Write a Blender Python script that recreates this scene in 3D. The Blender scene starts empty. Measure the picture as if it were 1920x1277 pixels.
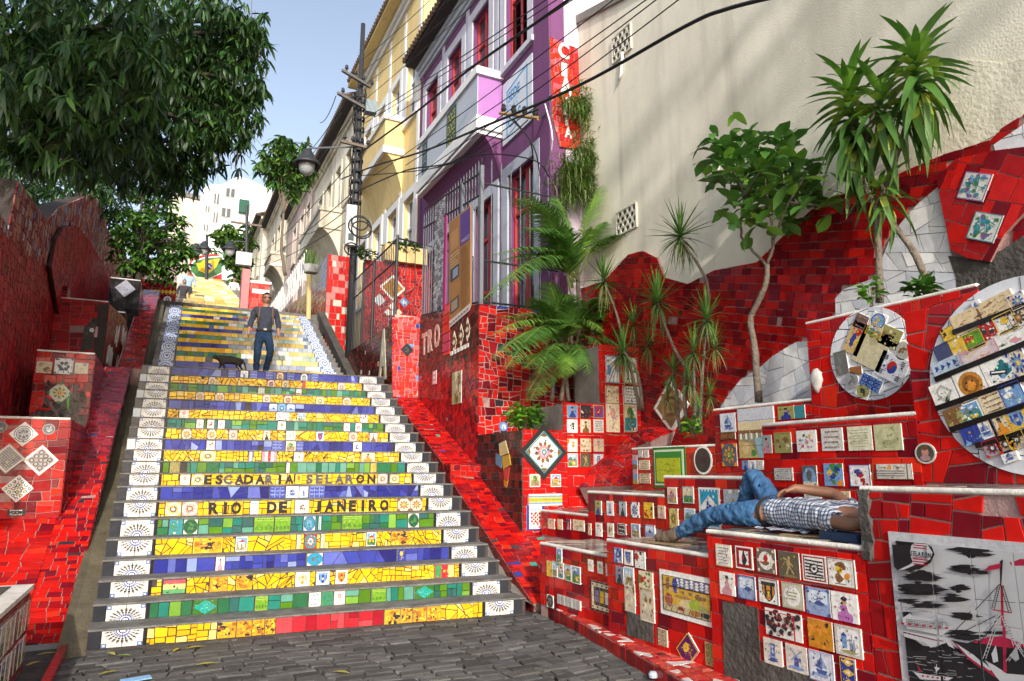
import bpy, math, random
import numpy as np
from mathutils import Vector, Matrix
R = random.Random(7)
SC = bpy.context.scene
COL = SC.collection
rad = math.radians
# ---------------------------------------------------------------- camera
FPX, PIT, YAW, EYE = 1300.0, rad(10.59), rad(26.325), 1.5417
cam = bpy.data.cameras.new('camera'); cam.sensor_width = 36.0; cam.lens = 36.0*FPX/1920
cam.clip_start = 0.05; cam.clip_end = 2000
camo = bpy.data.objects.new('camera', cam); COL.objects.link(camo)
camo.location = (0, 0, EYE); camo.rotation_euler = (rad(90)+PIT, 0, -YAW)
SC.camera = camo
# ---------------------------------------------------------------- sky, sun, exposure
SUN_EL, SUN_AZ = rad(24), rad(-166)     # the sun stands behind the camera, a little to the left
w = bpy.data.worlds.new('World'); SC.world = w; w.use_nodes = True
nt = w.node_tree; nt.nodes.clear()
sky = nt.nodes.new('ShaderNodeTexSky'); sky.sky_type = 'NISHITA'; sky.sun_disc = False
sky.sun_elevation = SUN_EL; sky.sun_rotation = SUN_AZ
sky.air_density = 1.0; sky.dust_density = 2.2; sky.ozone_density = 1.0
bg = nt.nodes.new('ShaderNodeBackground'); bg.inputs['Strength'].default_value = 0.15
wo = nt.nodes.new('ShaderNodeOutputWorld')
hz = nt.nodes.new('ShaderNodeHueSaturation'); hz.inputs['Saturation'].default_value = .72; hz.inputs['Value'].default_value = 1.10      # thin high haze pales the blue
nt.links.new(sky.outputs[0], hz.inputs['Color']); nt.links.new(hz.outputs[0], bg.inputs[0]); nt.links.new(bg.outputs[0], wo.inputs[0])
sd = bpy.data.lights.new('sun', 'SUN'); sd.energy = 2.35; sd.angle = rad(0.9); sd.color = (1, .95, .87)
so = bpy.data.objects.new('sun', sd); COL.objects.link(so)
sv = Vector((math.sin(SUN_AZ)*math.cos(SUN_EL), math.cos(SUN_AZ)*math.cos(SUN_EL), math.sin(SUN_EL)))
so.rotation_euler = sv.to_track_quat('Z', 'Y').to_euler(); so.location = (0, 0, 30)
SC.view_settings.view_transform = 'Standard'; SC.view_settings.look = 'None'
SC.view_settings.exposure = 0.80; SC.view_settings.gamma = 1; SC.view_settings.use_curve_mapping = False
# ---------------------------------------------------------------- pixel rays (photo is 1920 x 1277)
_cy, _sy = math.cos(YAW), math.sin(YAW)
_fw = np.array([_sy, _cy, 0.]); _rt = np.array([_cy, -_sy, 0.]); _up = np.array([0, 0, 1.])
_F = _fw*math.cos(PIT)+_up*math.sin(PIT); _U = -_fw*math.sin(PIT)+_up*math.cos(PIT)
CAM = np.array([0, 0, EYE])
def ray(u, v): return _F*FPX+_rt*(u-960)-_U*(v-638.5)
def onX(u, v, x): d = ray(u, v); return CAM+d*(x/d[0])
def onY(u, v, y): d = ray(u, v); return CAM+d*(y/d[1])
def onZ(u, v, z): d = ray(u, v); return CAM+d*((z-EYE)/d[2])
class Fr:
    """a plane in the place: origin, two axes, normal"""
    def __init__(s, o, u, v):
        s.o = np.array(o, float); s.u = np.array(u, float); s.u /= np.linalg.norm(s.u)
        v = np.array(v, float); v = v-s.u*(v@s.u); s.v = v/np.linalg.norm(v); s.n = np.cross(s.u, s.v)
    def P(s, a, b, h=0.): return s.o+s.u*a+s.v*b+s.n*h
    def px(s, x, y):
        d = ray(x, y); t = ((s.o-CAM)@s.n)/(d@s.n); p = CAM+d*t-s.o
        return (float(p@s.u), float(p@s.v))
    def pxs(s, pts): return [s.px(*p) for p in pts]
    def off(s, h): return Fr(s.o+s.n*h, s.u, s.v)
def FX(x): return Fr((x, 0, 0), (0, -1, 0), (0, 0, 1))
def FXp(x): return Fr((x, 0, 0), (0, 1, 0), (0, 0, 1))
def FY(y): return Fr((0, y, 0), (1, 0, 0), (0, 0, 1))
def FZ(z): return Fr((0, 0, z), (1, 0, 0), (0, 1, 0))
# ---------------------------------------------------------------- materials
def mat(name, base=None, rough=.5, spec=.5, var=.12, vscale=6., bump=0., bscale=40., metal=0., stain=None, sscale=.7, samt=.4, coat=0., trans=0., streak=0.):
    m = bpy.data.materials.new(name); m.use_nodes = True
    n = m.node_tree.nodes; l = m.node_tree.links; b = n['Principled BSDF']
    tc = n.new('ShaderNodeTexCoord')
    geo = n.new('ShaderNodeNewGeometry')
    if base is None:
        a = n.new('ShaderNodeAttribute'); a.attribute_name = 'Col'; src = a.outputs['Color']
    else:
        c = n.new('ShaderNodeRGB'); c.outputs[0].default_value = (*base, 1); src = c.outputs[0]
    ns = n.new('ShaderNodeTexNoise'); ns.inputs['Scale'].default_value = vscale; ns.inputs['Detail'].default_value = 6
    ns.inputs['Roughness'].default_value = .65
    l.new(geo.outputs['Position'], ns.inputs['Vector'])
    if stain:
        s2 = n.new('ShaderNodeTexNoise'); s2.inputs['Scale'].default_value = sscale; s2.inputs['Detail'].default_value = 8; s2.inputs['Roughness'].default_value = .7
        mp = n.new('ShaderNodeMapping'); mp.inputs['Scale'].default_value = (1, 1, .35)
        l.new(geo.outputs['Position'], mp.inputs[0]); l.new(mp.outputs[0], s2.inputs['Vector'])
        rp = n.new('ShaderNodeValToRGB'); rp.color_ramp.elements[0].position = .45; rp.color_ramp.elements[1].position = .75
        l.new(s2.outputs['Fac'], rp.inputs[0])
        k = n.new('ShaderNodeMath'); k.operation = 'MULTIPLY'; k.inputs[1].default_value = samt; l.new(rp.outputs[0], k.inputs[0])
        mx = n.new('ShaderNodeMix'); mx.data_type = 'RGBA'; mx.inputs['B'].default_value = (*stain, 1)
        l.new(k.outputs[0], mx.inputs['Factor']); l.new(src, mx.inputs['A']); src = mx.outputs['Result']
    if streak:
        s3 = n.new('ShaderNodeTexNoise'); s3.inputs['Scale'].default_value = 1.; s3.inputs['Detail'].default_value = 7; m3 = n.new('ShaderNodeMapping'); m3.inputs['Scale'].default_value = (3.2, 3.2, .22); l.new(geo.outputs['Position'], m3.inputs[0]); l.new(m3.outputs[0], s3.inputs['Vector'])
        r3 = n.new('ShaderNodeValToRGB'); r3.color_ramp.elements[0].position = .52; r3.color_ramp.elements[1].position = .8; l.new(s3.outputs['Fac'], r3.inputs[0]); k3 = n.new('ShaderNodeMath'); k3.operation = 'MULTIPLY'; k3.inputs[1].default_value = streak; l.new(r3.outputs[0], k3.inputs[0])
        x3 = n.new('ShaderNodeMix'); x3.data_type = 'RGBA'; x3.inputs['B'].default_value = (*[v*.4 for v in (stain or (.2, .2, .2))], 1); l.new(k3.outputs[0], x3.inputs['Factor']); l.new(src, x3.inputs['A']); src = x3.outputs['Result']
    if var:
        mr = n.new('ShaderNodeMapRange'); mr.inputs['From Min'].default_value = .25; mr.inputs['From Max'].default_value = .75
        mr.inputs['To Min'].default_value = 1-var; mr.inputs['To Max'].default_value = 1+var
        l.new(ns.outputs['Fac'], mr.inputs['Value'])
        vm = n.new('ShaderNodeVectorMath'); vm.operation = 'SCALE'; l.new(src, vm.inputs[0]); l.new(mr.outputs[0], vm.inputs['Scale']); src = vm.outputs[0]
    l.new(src, b.inputs['Base Color'])
    r2 = n.new('ShaderNodeMapRange'); r2.inputs['To Min'].default_value = max(.03, rough*.75); r2.inputs['To Max'].default_value = min(1, rough*1.3)
    l.new(ns.outputs['Fac'], r2.inputs['Value']); l.new(r2.outputs[0], b.inputs['Roughness'])
    b.inputs['Specular IOR Level'].default_value = spec; b.inputs['Metallic'].default_value = metal
    if coat: b.inputs['Coat Weight'].default_value = coat; b.inputs['Coat Roughness'].default_value = .08
    if bump:
        nb = n.new('ShaderNodeTexNoise'); nb.inputs['Scale'].default_value = bscale; nb.inputs['Detail'].default_value = 5
        l.new(geo.outputs['Position'], nb.inputs['Vector'])
        bp = n.new('ShaderNodeBump'); bp.inputs['Strength'].default_value = bump; bp.inputs['Distance'].default_value = .02
        l.new(nb.outputs['Fac'], bp.inputs['Height']); l.new(bp.outputs[0], b.inputs['Normal'])
    if trans:
        t = n.new('ShaderNodeBsdfTranslucent'); l.new(src, t.inputs['Color'])
        ms = n.new('ShaderNodeMixShader'); ms.inputs[0].default_value = trans
        out = n['Material Output']; l.new(b.outputs[0], ms.inputs[1]); l.new(t.outputs[0], ms.inputs[2]); l.new(ms.outputs[0], out.inputs['Surface'])
    return m
def glaze_mat(name, rough, var, stain):
    return mat(name, None, rough, .17, var, 9., .12, 14., stain=stain, sscale=2.2, samt=.14)
M = dict(
 glaze=glaze_mat('glazed_tile', .13, .16, (.10, .06, .05)),
 glaze_worn=glaze_mat('worn_glazed_tile', .2, .25, (.12, .08, .07)),
 muralm=mat('mural_glaze', None, .14, .2, .06, 20., .03, 20.),
 printm=mat('printed_glaze', None, .15, .2, .26, 38., .05, 20., stain=(.16, .13, .10), sscale=5., samt=.22),
 glaze_dull=mat('dull_glazed_tile', None, .5, .15, .3, 9., .12, 14., stain=(.12, .08, .07), sscale=2.2, samt=.2),
 matte=mat('matte_paint', None, .7, .3, .12, 5., .15, 60.),
 stone=mat('rough_stone', None, .85, .3, .3, 9., .6, 35., stain=(.05, .045, .035), sscale=1.5, samt=.5),
 grout=mat('grout', (.38, .24, .22), .9, .2, .25, 12., .4, 60., stain=(.12, .06, .06), sscale=1.2, samt=.7),
 grout_sunlit=mat('sunlit_grout', (.52, .40, .36), .9, .2, .25, 12., .4, 60., stain=(.2, .12, .1), sscale=1.2, samt=.6),  # paler copy of grout; sunlight on camera-facing walls put into the colour
 grout_dark=mat('dark_grout', (.06, .05, .045), .9, .2, .3, 12., .4, 60.),
 cement=mat('cement', (.22, .205, .185), .9, .25, .25, 7., .5, 50., stain=(.07, .065, .05), sscale=1.3, samt=.6),
 cement_dark=mat('weathered_cement', (.085, .078, .07), .95, .2, .45, 8., 1., 26., stain=(.03, .028, .02), sscale=3., samt=.6),
 gutter=mat('gutter_cement', (.12, .10, .065), .85, .3, .35, 5., .5, 40., stain=(.04, .04, .02), sscale=1.1, samt=.6),
 tread=mat('tread_cement', (.17, .162, .15), .85, .25, .38, 7., .8, 45., stain=(.05, .046, .04), sscale=3.5, samt=.8),
 coping=mat('painted_coping', (.72, .69, .62), .55, .4, .18, 9., .35, 45., stain=(.28, .25, .2), sscale=3., samt=.75),
 soil=mat('soil', (.05, .038, .026), .95, .2, .4, 20., 1., 40.),
 bark=mat('bark', (.16, .13, .10), .9, .2, .4, 14., 1., 40.),
 bark_dark=mat('dark_bark', (.05, .04, .03), .9, .2, .4, 10., 1., 30.),
 leaf=mat('leaf', None, .42, .4, .3, 3., .1, 30., trans=.22),
 iron=mat('black_iron', (.025, .026, .03), .5, .5, .2, 20., .2, 80.),
 steel=mat('grey_painted_iron', (.13, .14, .16), .5, .5, .2, 20.),
 wire=mat('cable_rubber', (.012, .012, .013), .6, .4, .1),
 glass=mat('window_glass', (.03, .04, .05), .08, .6, .2, 1.5),
 skin=mat('skin', (.33, .17, .105), .5, .4, .08, 30.),
 cloth=mat('cloth', None, .9, .15, .14, 18., .5, 90.),
 hair=mat('hair', (.012, .01, .009), .6, .4, .3, 60., .6, 120.),
)
# ---------------------------------------------------------------- objects
WL = {}                       # object -> world position of its origin
def _loc(o): return WL[o.name] if o is not None else np.zeros(3)
def thing(name, label, cat, loc, group=None, kind=None):
    o = bpy.data.objects.new(name, None); COL.objects.link(o); o.empty_display_size = .1
    loc = np.array(loc, float); o.location = loc; WL[o.name] = loc
    if label: o['label'] = label
    if cat: o['category'] = cat
    if group: o['group'] = group
    if kind: o['kind'] = kind
    return o
def tag(o, label, cat=None, group=None, kind=None):
    o['label'] = label
    if cat: o['category'] = cat
    if group: o['group'] = group
    if kind: o['kind'] = kind
    return o
class MB:
    """collects faces; build() links them as one mesh object"""
    def __init__(s): s.V = []; s.F = []; s.C = []; s.n = 0
    def poly(s, pts, c=(.5, .5, .5)):
        s.V.extend(pts); s.F.append(list(range(s.n, s.n+len(pts)))); s.C.append(c); s.n += len(pts)
    def raw(s, V, F, c=(.5, .5, .5)):
        k = s.n; s.V.extend([tuple(p) for p in V]); s.n += len(V)
        for f in F: s.F.append([i+k for i in f]); s.C.append(c)
    def slab(s, fr, pts, h0, h1, c=(.5, .5, .5), back=False, bev=0.):
        """2D polygon (anticlockwise seen from the front) raised from h0 to h1 on a frame"""
        n = len(pts); A = [fr.P(a, b, h0) for a, b in pts]
        if bev:
            q = inset(pts, bev)
            if len(q) == n:
                B = [fr.P(a, b, h1-bev*.6) for a, b in pts]; T = [fr.P(a, b, h1) for a, b in q]
                F = [[i, (i+1) % n, n+(i+1) % n, n+i] for i in range(n)]+[[n+i, n+(i+1) % n, 2*n+(i+1) % n, 2*n+i] for i in range(n)]+[[2*n+i for i in range(n)]]
                s.raw(A+B+T, F, c); return
        B = [fr.P(a, b, h1) for a, b in pts]
        F = [[i, (i+1) % n, n+(i+1) % n, n+i] for i in range(n)]+[[n+i for i in range(n)]]
        if back: F.append([i for i in range(n-1, -1, -1)])
        s.raw(A+B, F, c)
    def box(s, a, b, c=(.5, .5, .5)):
        (x0, y0, z0), (x1, y1, z1) = a, b
        s.slab(Fr((0, 0, 0), (1, 0, 0), (0, 1, 0)), [(x0, y0), (x1, y0), (x1, y1), (x0, y1)], z0, z1, c, True)
    def tube(s, pts, rs, n=8, c=(.5, .5, .5), cap=True):
        pts = [np.array(p, float) for p in pts]
        if not hasattr(rs, '__len__'): rs = [rs]*len(pts)
        V = []; prev = None
        for i, p in enumerate(pts):
            d = pts[min(i+1, len(pts)-1)]-pts[max(i-1, 0)]; d = d/(np.linalg.norm(d)+1e-9)
            if prev is None: a = np.cross(d, [0, 0, 1.] if abs(d[2]) < .9 else [1., 0, 0])
            else: a = prev-d*(prev@d)
            a = a/(np.linalg.norm(a)+1e-9); prev = a; b = np.cross(d, a)
            for k in range(n):
                t = 2*math.pi*k/n; V.append(p+(a*math.cos(t)+b*math.sin(t))*rs[i])
        F = []
        for i in range(len(pts)-1):
            for k in range(n): F.append([i*n+k, i*n+(k+1) % n, (i+1)*n+(k+1) % n, (i+1)*n+k])
        if cap: F.append(list(range(n-1, -1, -1))); F.append([(len(pts)-1)*n+k for k in range(n)])
        s.raw(V, F, c)
    def lathe(s, o, prof, n=16, c=(.5, .5, .5)):
        V = [(o[0]+r*math.cos(2*math.pi*k/n), o[1]+r*math.sin(2*math.pi*k/n), o[2]+z) for r, z in prof for k in range(n)]
        F = [[i*n+k, i*n+(k+1) % n, (i+1)*n+(k+1) % n, (i+1)*n+k] for i in range(len(prof)-1) for k in range(n)]
        s.raw(V, F, c)
    def build(s, name, m, parent=None, smooth=False, label=None, kind=None):
        if not s.F: return None
        V = np.array(s.V, float); c = (V.min(0)+V.max(0))/2
        me = bpy.data.meshes.new(name); me.from_pydata((V-c).tolist(), [], s.F)
        at = me.attributes.new('Col', 'FLOAT_COLOR', 'FACE')
        cc = np.ones((len(s.F), 4), np.float32); cc[:, :3] = np.array(s.C, np.float32)[:, :3]
        if len(me.polygons) == len(s.F): at.data.foreach_set('color', cc.ravel())
        if smooth: me.polygons.foreach_set('use_smooth', [True]*len(me.polygons))
        me.materials.append(M[m] if isinstance(m, str) else m)
        o = bpy.data.objects.new(name, me); COL.objects.link(o)
        o.location = c-_loc(parent); WL[o.name] = c
        if parent is not None: o.parent = parent
        if label: o['label'] = label
        if kind: o['kind'] = kind
        return o
# ---------------------------------------------------------------- 2D polygons
def area(p): return .5*sum(p[i][0]*p[(i+1) % len(p)][1]-p[(i+1) % len(p)][0]*p[i][1] for i in range(len(p)))
def ccw(p): return p if area(p) > 0 else p[::-1]
def cut(poly, px, py, nx, ny):
    """keep the part of poly where (p-(px,py)).n <= 0"""
    out = []; n = len(poly)
    for i in range(n):
        a = poly[i]; b = poly[(i+1) % n]
        da = (a[0]-px)*nx+(a[1]-py)*ny; db = (b[0]-px)*nx+(b[1]-py)*ny
        if da <= 0: out.append(a)
        if (da < 0 < db) or (db < 0 < da):
            t = da/(da-db); out.append((a[0]+(b[0]-a[0])*t, a[1]+(b[1]-a[1])*t))
    return out
def clip(subj, conv):
    """clip any polygon by a convex anticlockwise one"""
    n = len(conv)
    for i in range(n):
        a = conv[i]; b = conv[(i+1) % n]; ex, ey = b[0]-a[0], b[1]-a[1]
        subj = cut(subj, a[0], a[1], ey, -ex)
        if len(subj) < 3: return []
    return subj
def inset(p, g):
    n = len(p); q = list(p)
    for i in range(n):
        a = p[i]; b = p[(i+1) % n]; ex, ey = b[0]-a[0], b[1]-a[1]; L = math.hypot(ex, ey)
        if L < 1e-6: continue
        nx, ny = ey/L, -ex/L
        q = cut(q, a[0]-nx*g, a[1]-ny*g, nx, ny)
        if len(q) < 3: return []
    return q
def inside(p, poly):
    x, y = p; c = False; n = len(poly); j = n-1
    for i in range(n):
        xi, yi = poly[i]; xj, yj = poly[j]
        if (yi > y) != (yj > y) and x < (xj-xi)*(y-yi)/(yj-yi)+xi: c = not c
        j = i
    return c
def cent(p): return (sum(a for a, _ in p)/len(p), sum(b for _, b in p)/len(p))
def bbox(p): return min(a for a, _ in p), min(b for _, b in p), max(a for a, _ in p), max(b for _, b in p)
def rect(a0, b0, a1, b1): return [(a0, b0), (a1, b0), (a1, b1), (a0, b1)]
def tidy(p):
    q = []
    for a in p:
        if not q or math.hypot(a[0]-q[-1][0], a[1]-q[-1][1]) > 1e-4: q.append(a)
    if len(q) > 1 and math.hypot(q[0][0]-q[-1][0], q[0][1]-q[-1][1]) < 1e-4: q.pop()
    return q
def crazy(bb, A, skew=.12, asp=1.6):
    """cut a rectangle into uneven convex pieces of about area A with near straight cuts"""
    out = []; st = [rect(*bb)]
    while st:
        p = st.pop(); a = area(p)
        if a < A*R.uniform(.7, 1.7): out.append(p); continue
        x0, y0, x1, y1 = bbox(p); w, h = x1-x0, y1-y0
        t = R.uniform(.36, .64); s = R.gauss(0, skew)
        if w > h*asp*R.uniform(.75, 1.3): cx, cy, nx, ny = x0+w*t, (y0+y1)/2, 1., s
        else: cx, cy, nx, ny = (x0+x1)/2, y0+h*t, s, 1.
        q1 = cut(p, cx, cy, nx, ny); q2 = cut(p, cx, cy, -nx, -ny)
        if len(q1) < 3 or len(q2) < 3 or min(area(q1), area(q2)) < A*.12: out.append(p); continue
        st += [q1, q2]
    return out
def bricks(bb, w, h, jit=.35, half=.25):
    out = []; y = bb[1]
    while y < bb[3]:
        hh = h*R.uniform(1-jit*.3, 1+jit*.3); x = bb[0]-R.uniform(0, w)
        while x < bb[2]:
            ww = w*R.uniform(1-jit, 1+jit)*(.55 if R.random() < half else 1)
            s = R.uniform(-.004, .004)
            q = lambda: R.uniform(-.022, .022)*h
            out.append([(x+q(), y+q()), (x+ww+q(), y+s+q()), (x+ww+q(), y+hh+s+q()), (x+q(), y+hh+q())]); x += ww
        y += hh
    return out
REDS = [((.52, .009, .006), 5), ((.42, .008, .007), 5), ((.27, .006, .009), 4), ((.15, .005, .012), 3), ((.55, .024, .010), 1.5)]
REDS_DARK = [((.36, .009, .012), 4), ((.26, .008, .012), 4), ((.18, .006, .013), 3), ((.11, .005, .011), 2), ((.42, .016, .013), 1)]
BROWNS = [((.10, .02, .018), 4), ((.06, .018, .015), 4), ((.16, .025, .02), 2), ((.035, .015, .012), 2)]
BLACKS = [((.018, .018, .02), 4), ((.03, .03, .033), 3), ((.012, .012, .014), 2)]
WHITES = [((.62, .63, .66), 4), ((.70, .70, .70), 3), ((.55, .57, .62), 2)]
YELL = [((.80, .44, .010), 5), ((.74, .36, .010), 3), ((.82, .52, .03), 2), ((.80, .55, .16), 1)]
GREENS = [((.025, .12, .05), 3), ((.02, .16, .12), 3), ((.07, .17, .012), 3), ((.10, .27, .20), 2), ((.03, .10, .09), 2), ((.15, .30, .04), 1)]
BLUES = [((.025, .03, .20), 4), ((.04, .05, .28), 4), ((.09, .11, .36), 2), ((.02, .02, .13), 2), ((.2, .25, .48), 1)]
def pick(pal):
    t = sum(k for _, k in pal); x = R.uniform(0, t)
    for c, k in pal:
        x -= k
        if x <= 0: break
    f = R.uniform(.88, 1.12); return tuple(min(.9, v*f) for v in c)
def mosaic(th, fr, outline, cells, pal, gap=.008, t=.012, name='tile', limit=300, holes=(), m='glaze', min_a=2e-4, accent=None, keep=None, bev=0.):
    """lay one real tile per cell on a frame inside an outline"""
    outline = ccw(outline); bb = bbox(outline); tiles = []
    for c in cells:
        x0, y0, x1, y1 = bbox(c)
        if x1 < bb[0] or x0 > bb[2] or y1 < bb[1] or y0 > bb[3]: continue
        q = inset(ccw(c), gap*R.uniform(.32, .72))
        if len(q) < 3: continue
        q = tidy(clip(outline, q))
        if len(q) < 3 or abs(area(q)) < min_a: continue
        g = cent(q)
        if any(inside(g, h) and all(inside(v, h) for v in q) for h in holes): continue
        if keep and not keep(g): continue
        if R.random() < .006: continue
        tiles.append(q)
    def seen(q):
        p = fr.P(*cent(q)); d = p-CAM; return -abs(area(q))*abs(d@fr.n)/np.linalg.norm(d)**3
    tiles.sort(key=seen); rest = MB()
    for i, q in enumerate(tiles):
        c = pick(pal)
        if accent and R.random() < accent[1]: c = pick(accent[0])
        f2 = Fr(fr.o, fr.u+fr.n*R.gauss(0, .016), fr.v+fr.n*R.gauss(0, .016)); g = cent(q)
        d = fr.P(*g)-f2.P(*g); f2.o = f2.o+d
        tt = t*R.uniform(.75, 1.1)
        if i < limit:
            b = MB(); b.slab(f2, q, -.004, tt, c, bev=bev); b.build(name, m, th)
        else: rest.slab(f2, q, -.004, tt, c)
    if rest.F:
        rest.build(name, m, th, kind='stuff')
    return len(tiles)
def prism(th, name, fr, outline, depth, m, col=(.5, .5, .5), front=0., **k):
    b = MB(); b.slab(fr, ccw(outline), front-depth, front, col, True); return b.build(name, m, th, **k)
# ---------------------------------------------------------------- lettering
_gl = {}
def glyphs(s, bold=.0):
    """triangulated outlines of a word, scaled to height 1, from the built-in font"""
    if (s, bold) in _gl: return _gl[(s, bold)]
    cu = bpy.data.curves.new('word', 'FONT'); cu.body = s; cu.size = 1; cu.offset = bold; cu.resolution_u = 3
    o = bpy.data.objects.new('word', cu); COL.objects.link(o)
    me = bpy.data.meshes.new_from_object(o.evaluated_get(bpy.context.evaluated_depsgraph_get()))
    V = [(v.co.x, v.co.y) for v in me.vertices]; F = [list(p.vertices) for p in me.polygons]
    bpy.data.objects.remove(o); bpy.data.curves.remove(cu); bpy.data.meshes.remove(me)
    x0 = min(v[0] for v in V); y0 = min(v[1] for v in V); h = max(v[1] for v in V)-y0
    V = [((a-x0)/h, (b-y0)/h) for a, b in V]
    _gl[(s, bold)] = ([ccw([V[i] for i in f]) for f in F], max(v[0] for v in V)); return _gl[(s, bold)]
for _s in ['ESCADARIA'[i] for i in range(9)]+list('SELARON')+list('RIODEJANEIRO')+list('TROABCI'): glyphs(_s, .035); glyphs(_s, .05)
for _s in ['SEDE', 'DAS', 'CIAS', 'SELARON', 'Lima', 'Peru', 'DOCE', 'CASA', 'MARCO', 'PORTO', 'SANTOS']: glyphs(_s)
glyphs('SELARON', .035)
def word(s, x0, y0, x1, y1, c, bold=0.):
    P, wd = glyphs(s, bold)
    return [([(x0+(x1-x0)*a/wd, y0+(y1-y0)*b) for a, b in p], c) for p in P]
# ---------------------------------------------------------------- printed motifs on -1..1
K = (.03, .03, .035); W = (.74, .72, .67); CR = (.66, .56, .38); DB = (.03, .05, .26); LB = (.16, .30, .52); GR = (.06, .20, .05)
OR = (.62, .24, .03); RD = (.45, .02, .02); YE = (.72, .46, .04); BR = (.20, .10, .04); TL = (.04, .22, .24); PK = (.55, .25, .3); OL = (.30, .29, .10)
def disc(x, y, r, c, n=14, ry=None, a0=0): ry = ry or r; return ([(x+r*math.cos(a0+2*math.pi*k/n), y+ry*math.sin(a0+2*math.pi*k/n)) for k in range(n)], c)
def rc(x0, y0, x1, y1, c): return (rect(x0, y0, x1, y1), c)
def bar(x0, y0, x1, y1, w, c):
    L = math.hypot(x1-x0, y1-y0)+1e-9; nx, ny = -(y1-y0)/L*w/2, (x1-x0)/L*w/2
    return (ccw([(x0+nx, y0+ny), (x0-nx, y0-ny), (x1-nx, y1-ny), (x1+nx, y1+ny)]), c)
def blob(x, y, r, c, n=9, j=.35, ry=None):
    ry = ry or r; return ([(x+r*R.uniform(1-j, 1+j)*math.cos(2*math.pi*k/n), y+ry*R.uniform(1-j, 1+j)*math.sin(2*math.pi*k/n)) for k in range(n)], c)
def frame_(c, w=.12, c2=None):
    o = [rc(-1, -1, 1, 1, c)]; 
    if c2: o.append(rc(-1+w, -1+w, 1-w, 1-w, c2))
    return o
def m_burst(half, ring=DB):
    """half of a sunburst of studs, centred on the bottom (half=0) or the top (half=1) edge"""
    s = 1 if half == 0 else -1; cy = -1*s; o = []
    for r, c in ((.34, ring), (.29, W), (.22, ring), (.15, W)): o.append(disc(0, cy, r, c, 18, r*2))
    for i in range(11):
        a = math.pi*(i+.5)/11
        for r0, r1, wd, c in ((.39, .50, .075, (.10, .13, .3)), (.54, .66, .095, K), (.70, .83, .125, K), (.85, .92, .08, BR)):
            ca, sa = math.cos(a), math.sin(a)*2
            o.append(bar(r0*ca*.95, cy+s*r0*sa*.85, r1*ca*.95, cy+s*r1*sa*.85, wd, c))
    for x in (-.86, .86):
        y = .72*s; o += [rc(x-.12, y-.24, x+.12, y+.24, (.10, .15, .30)), rc(x-.06, y-.10, x+.06, y+.10, W)]
    return o
def m_rings(half):
    s = 1 if half == 0 else -1; cy = -1*s; b = (.05, .10, .34); l = (.28, .38, .6); o = [rc(-1, -1, 1, 1, (.33, .42, .62))]
    for r, c in ((.92, W), (.84, b), (.68, (.5, .58, .7)), (.5, b), (.36, W), (.2, b)): o.append(disc(0, cy, r, c, 20, r*2))
    for x in (-.85, .85): o.append(blob(x, .75*s, .16, b, 8, .3, .3)); 
    for i in range(9):
        a = math.pi*(i+.5)/9; o.append(disc(.76*math.cos(a), cy+s*.76*2*math.sin(a), .05, W, 6, .1))
    return o
def m_rosette(bgc=W, cs=(DB, RD, YE), n=8):
    o = [rc(-1, -1, 1, 1, bgc)]
    for r, k in ((.78, 0), (.5, 1)):
        for i in range(n):
            a = 2*math.pi*(i+.5*k)/n; x, y = math.cos(a), math.sin(a)
            o.append((ccw([(x*r*.35, y*r*.35), (x*r*.75-y*.14, y*r*.75+x*.14), (x*r, y*r), (x*r*.75+y*.14, y*r*.75-x*.14)]), cs[k % len(cs)]))
    o += [disc(0, 0, .2, cs[-1]), disc(0, 0, .09, bgc, 8)]
    for x in (-1, 1):
        for y in (-1, 1): o.append((ccw([(x, y), (x*.55, y), (x*.72, y*.72), (x, y*.55)]), cs[0]))
    return o
def m_fine(bgc=CR, c=K, n=4, dots=True):
    o = [rc(-1, -1, 1, 1, bgc)]; s = 2/n
    for i in range(n):
        for j in range(n):
            x, y = -1+s*(i+.5), -1+s*(j+.5)
            o.append(disc(x, y, s*.36, c, 8)); o.append(disc(x, y, s*.2, bgc, 6))
            if dots: o.append(disc(x+s/2, y+s/2, s*.12, c, 4))
    return [(clip(p, rect(-1, -1, 1, 1)), q) for p, q in o]
def m_portrait(bgc=None, robe=None):
    b = bgc or R.choice([W, CR, (.25, .2, .15), LB]); r = robe or R.choice([DB, RD, BR, K, PK]); o = [rc(-1, -1, 1, 1, b)]
    o += [blob(0, -.75, .65, r, 10, .15, .55), blob(0, -.2, .28, r, 8, .2, .45), disc(0, .38, .2, (.55, .32, .2), 10, .26), blob(0, .58, .24, K, 9, .2, .16)]
    o += [bar(-.08, .36, -.03, .36, .04, K), bar(.05, .36, .1, .36, .04, K)]
    return o
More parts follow.
